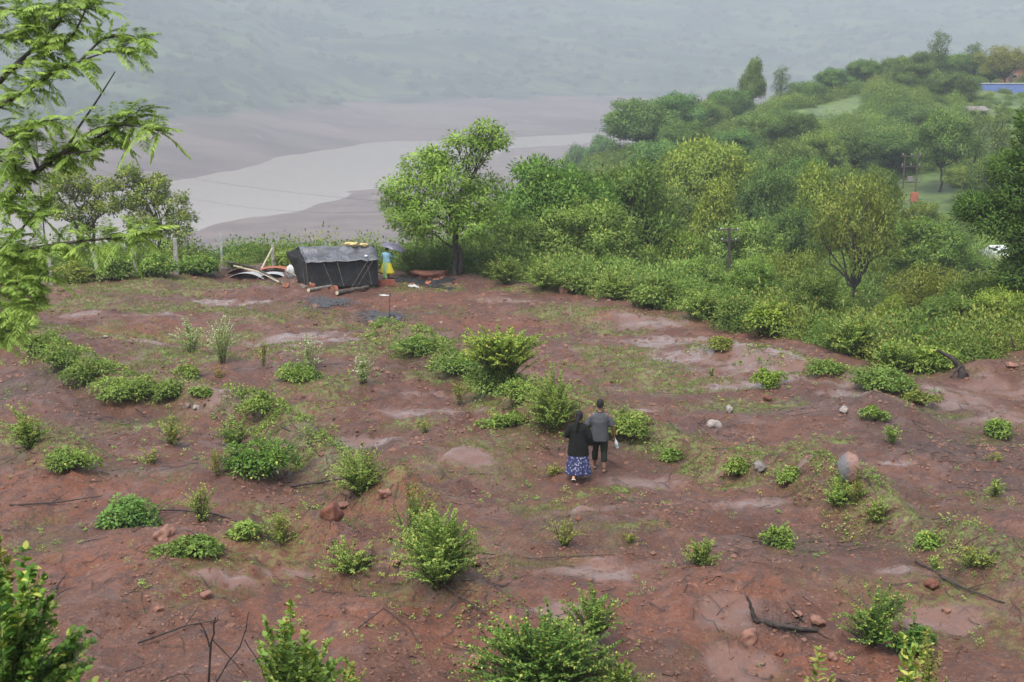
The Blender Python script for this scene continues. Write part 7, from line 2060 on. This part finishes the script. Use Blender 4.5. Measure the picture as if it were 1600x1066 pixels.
# ------------------------------------------------------------------ what nobody could count: clods, gravel, twig litter, grass, seedlings
def field_scatter(n, seed, ymin=14.5, ymax=60, bias=1.0):
    R = rng(seed)
    y = ymin * (ymax / ymin) ** (R.random(n) ** bias)
    px = R.uniform(-130, 1760, n)
    x = (px - 800) / F * y * 1.0
    ok = y < ye_of(np.clip(x / y, -.7, .7)) - .3
    return x[ok], y[ok], R

def clods():
    x, y, R = field_scatter(66000, 91)
    dens = np.clip(.40 + 1.1 * fbm(x, y, 2.2, 3, .6, 33.0), .04, 1)
    wet = mask(x, y, WET, .35)
    ok = R.random(len(x)) < dens * (1 - .85 * wet)
    x, y = x[ok], y[ok]; n = len(x)
    s = .014 + .042 * R.random(n) ** 2.4 + .06 * (R.random(n) < .03) * R.random(n)
    s *= np.clip(y / 26, .8, 1.7)
    base = np.array([[0, 0, .9], [1, .2, .1], [.1, 1, 0], [-1, .1, .15], [-.2, -1, 0], [.55, .6, .6], [-.5, -.55, .55]], float)
    fc = np.array([[5, 1, 2], [0, 5, 2], [0, 2, 3], [0, 3, 6], [6, 3, 4], [0, 6, 4], [0, 4, 1], [0, 1, 5]])
    a = R.uniform(0, 6.28, n); ca, sa = np.cos(a), np.sin(a)
    B = base[None] * R.uniform(.6, 1.4, (n, 7, 3)) * s[:, None, None] * np.array([1.15, 1, .8])
    V = np.stack([B[..., 0] * ca[:, None] - B[..., 1] * sa[:, None], B[..., 0] * sa[:, None] + B[..., 1] * ca[:, None], B[..., 2]], -1)
    V += np.stack([x, y, ground(x, y) - s * .15], 1)[:, None]
    m = MB(); m.add(V.reshape(-1, 3), (np.arange(n)[:, None, None] * 7 + fc[None]).reshape(-1, 3), 0, np.repeat(np.clip(R.normal(.25, .4, n), 0, 1.3), 8))
    props(m.build('clods', M['clod']), 'clods and pebbles strewn over the red soil', 'gravel', kind='stuff')
clods()

def twig_litter():
    x, y, R = field_scatter(7000, 92)
    dk = mask(x, y, DARK, .8)
    for b in BUNDS: dk = np.maximum(dk, .9 * np.exp(-(seg_dist(x, y, b) / 1.0) ** 2))
    ok = R.random(len(x)) < .16 + .75 * dk
    x, y = x[ok], y[ok]; m = MB(); k = len(x); n = 4
    L = R.uniform(.10, .55, k) * np.where(R.random(k) < .12, 1.5, 1); a = R.uniform(0, 6.28, k); t = np.linspace(-.5, .5, n)[None]
    gx_ = x[:, None] + np.cos(a)[:, None] * L[:, None] * t + R.normal(size=(k, n)) * .02
    gy_ = y[:, None] + np.sin(a)[:, None] * L[:, None] * t + R.normal(size=(k, n)) * .02
    gz = ground(gx_, gy_) + .012 + R.uniform(0, .03, (k, 1)) + np.abs(R.normal(size=(k, n))) * .012
    r = R.uniform(.004, .011, k)
    m.tubes(np.stack([gx_, gy_, gz], -1), r[:, None] * np.linspace(1, .5, n)[None], 3, 0, R.random(k))
    props(m.build('twig_litter', M['dead_wood']), 'dark twigs and burnt stubble littering the field', 'litter', kind='stuff')
twig_litter()

def grass():
    x, y, R = field_scatter(330000, 93, bias=.8)
    sm = surf_masks(x, y)
    gn = fbm(x, y, .9, 3, .6, 55.0)
    ok = R.random(len(x)) < np.clip(sm['grass'] * (1.5 + 3.0 * gn), 0, 1)
    x, y = x[ok], y[ok]; n = len(x)
    z = ground(x, y)
    L = R.uniform(.03, .10, n) * np.clip(y / 26, .75, 1.6)
    az = R.uniform(0, 6.28, n); lean = R.uniform(.2, 1.1, n)
    D = np.stack([np.cos(az) * lean, np.sin(az) * lean, np.ones(n)], 1)
    m = MB()
    leaves(m, np.stack([x, y, z - .01], 1), D, np.stack([np.cos(az + 1.5), np.sin(az + 1.5), np.full(n, .4)], 1), L, .010 * np.clip(y / 20, 1, 2.4), 0, np.clip(R.normal(.5, .3, n), 0, 1) + (R.random(n) < .06) * .9, .05)
    props(m.build('grass', M['leaf_grass']), 'thin fresh grass sprouting on the red soil', 'grass', kind='stuff')
    print('grass', n)
M['leaf_grass'] = leaf_mat('leaf_grass', (0.085, 0.135, 0.028), (0.190, 0.235, 0.055), (0.32, 0.27, 0.10))
grass()

def seedlings():
    x, y, R = field_scatter(3800, 94)
    sm = surf_masks(x, y)
    dn = np.clip(.18 + .9 * fbm(x, y, 3.0, 3, .6, 66.0), .02, 1) + .25 * sm['grass']
    ok = R.random(len(x)) < dn * (1 - .9 * sm['wet'])
    x, y = x[ok], y[ok]; m = MB()
    z = ground(x, y)
    for k in range(len(x)):
        n = R.integers(6, 22); h = R.uniform(.03, .14) * (1.6 if R.random() < .15 else 1)
        az = R.uniform(0, 6.28, n); rr = R.uniform(0, h * .9, n)
        P = np.stack([x[k] + np.cos(az) * rr * .6, y[k] + np.sin(az) * rr * .6, z[k] + R.uniform(0, h, n)], 1)
        v0 = R.normal(.5, .25)
        leaves(m, P, np.stack([np.cos(az), np.sin(az), R.uniform(.1, .8, n)], 1), np.array([0, 0, 1.0]) + R.normal(size=(n, 3)) * .3, R.uniform(.025, .065, n) * np.clip(y[k] / 25, .8, 1.5), R.uniform(.014, .03, n), 0, np.clip(v0 + R.normal(0, .15, n), 0, 1) + (R.random() < .12) * .7, .1)
    props(m.build('seedlings', M['leaf_bright']), 'tiny weeds and seedlings dotted over the soil', 'weeds', kind='stuff')
seedlings()

def bund_growth():
    """low leafy growth creeping along the bunds"""
    R = rng(95); m = MB()
    for b, dens in zip((BUNDS[0], BUNDS[1], BUNDS[4], BUNDS[3]), (1.0, 1.0, .8, .35)):
        L = np.linalg.norm(np.diff(b, axis=0), axis=1); cum = np.concatenate([[0], np.cumsum(L)])
        n = int(cum[-1] * 13 * dens)
        s = R.uniform(0, cum[-1], n)
        cx = np.interp(s, cum, b[:, 0]) + R.normal(0, .5, n); cyy = np.interp(s, cum, b[:, 1]) + R.normal(0, .55, n)
        ok = (fbm(cx, cyy, 1.6, 3, .6, 77.0) > .06) & (cyy > 16.5)
        for x, y in zip(cx[ok], cyy[ok]):
            r = R.uniform(.10, .40); k = int(26 + 420 * r * r)
            a = R.uniform(0, 6.28, k); q = np.sqrt(R.random(k)) * r
            px_, py_ = x + np.cos(a) * q, y + np.sin(a) * q
            z = ground(px_, py_) + R.random(k) * r * .75 * (1 - (q / r) ** 2 * .6)
            v0 = R.normal(.5, .25)
            leaves(m, np.stack([px_, py_, z], 1), np.stack([np.cos(a), np.sin(a), R.uniform(-.1, .8, k)], 1) + R.normal(size=(k, 3)) * .4, np.array([0, 0, 1.]) + R.normal(size=(k, 3)) * .35,
                   R.uniform(.04, .09, k) * min(1.6, max(.9, y / 26)), R.uniform(.022, .045, k) * min(1.5, max(.9, y / 26)), 0, np.clip(v0 + R.normal(0, .18, k), 0, 1) + (R.random(k) < .05) * .8, .15, cn=np.stack([np.cos(a) * q / r, np.sin(a) * q / r, np.full(k, .8)], 1) + R.normal(size=(k, 3)) * .25)
    props(m.build('bund_growth', M['leaf_bright']), 'low leafy growth creeping along the earth bunds', 'ground cover', kind='stuff')
bund_growth()
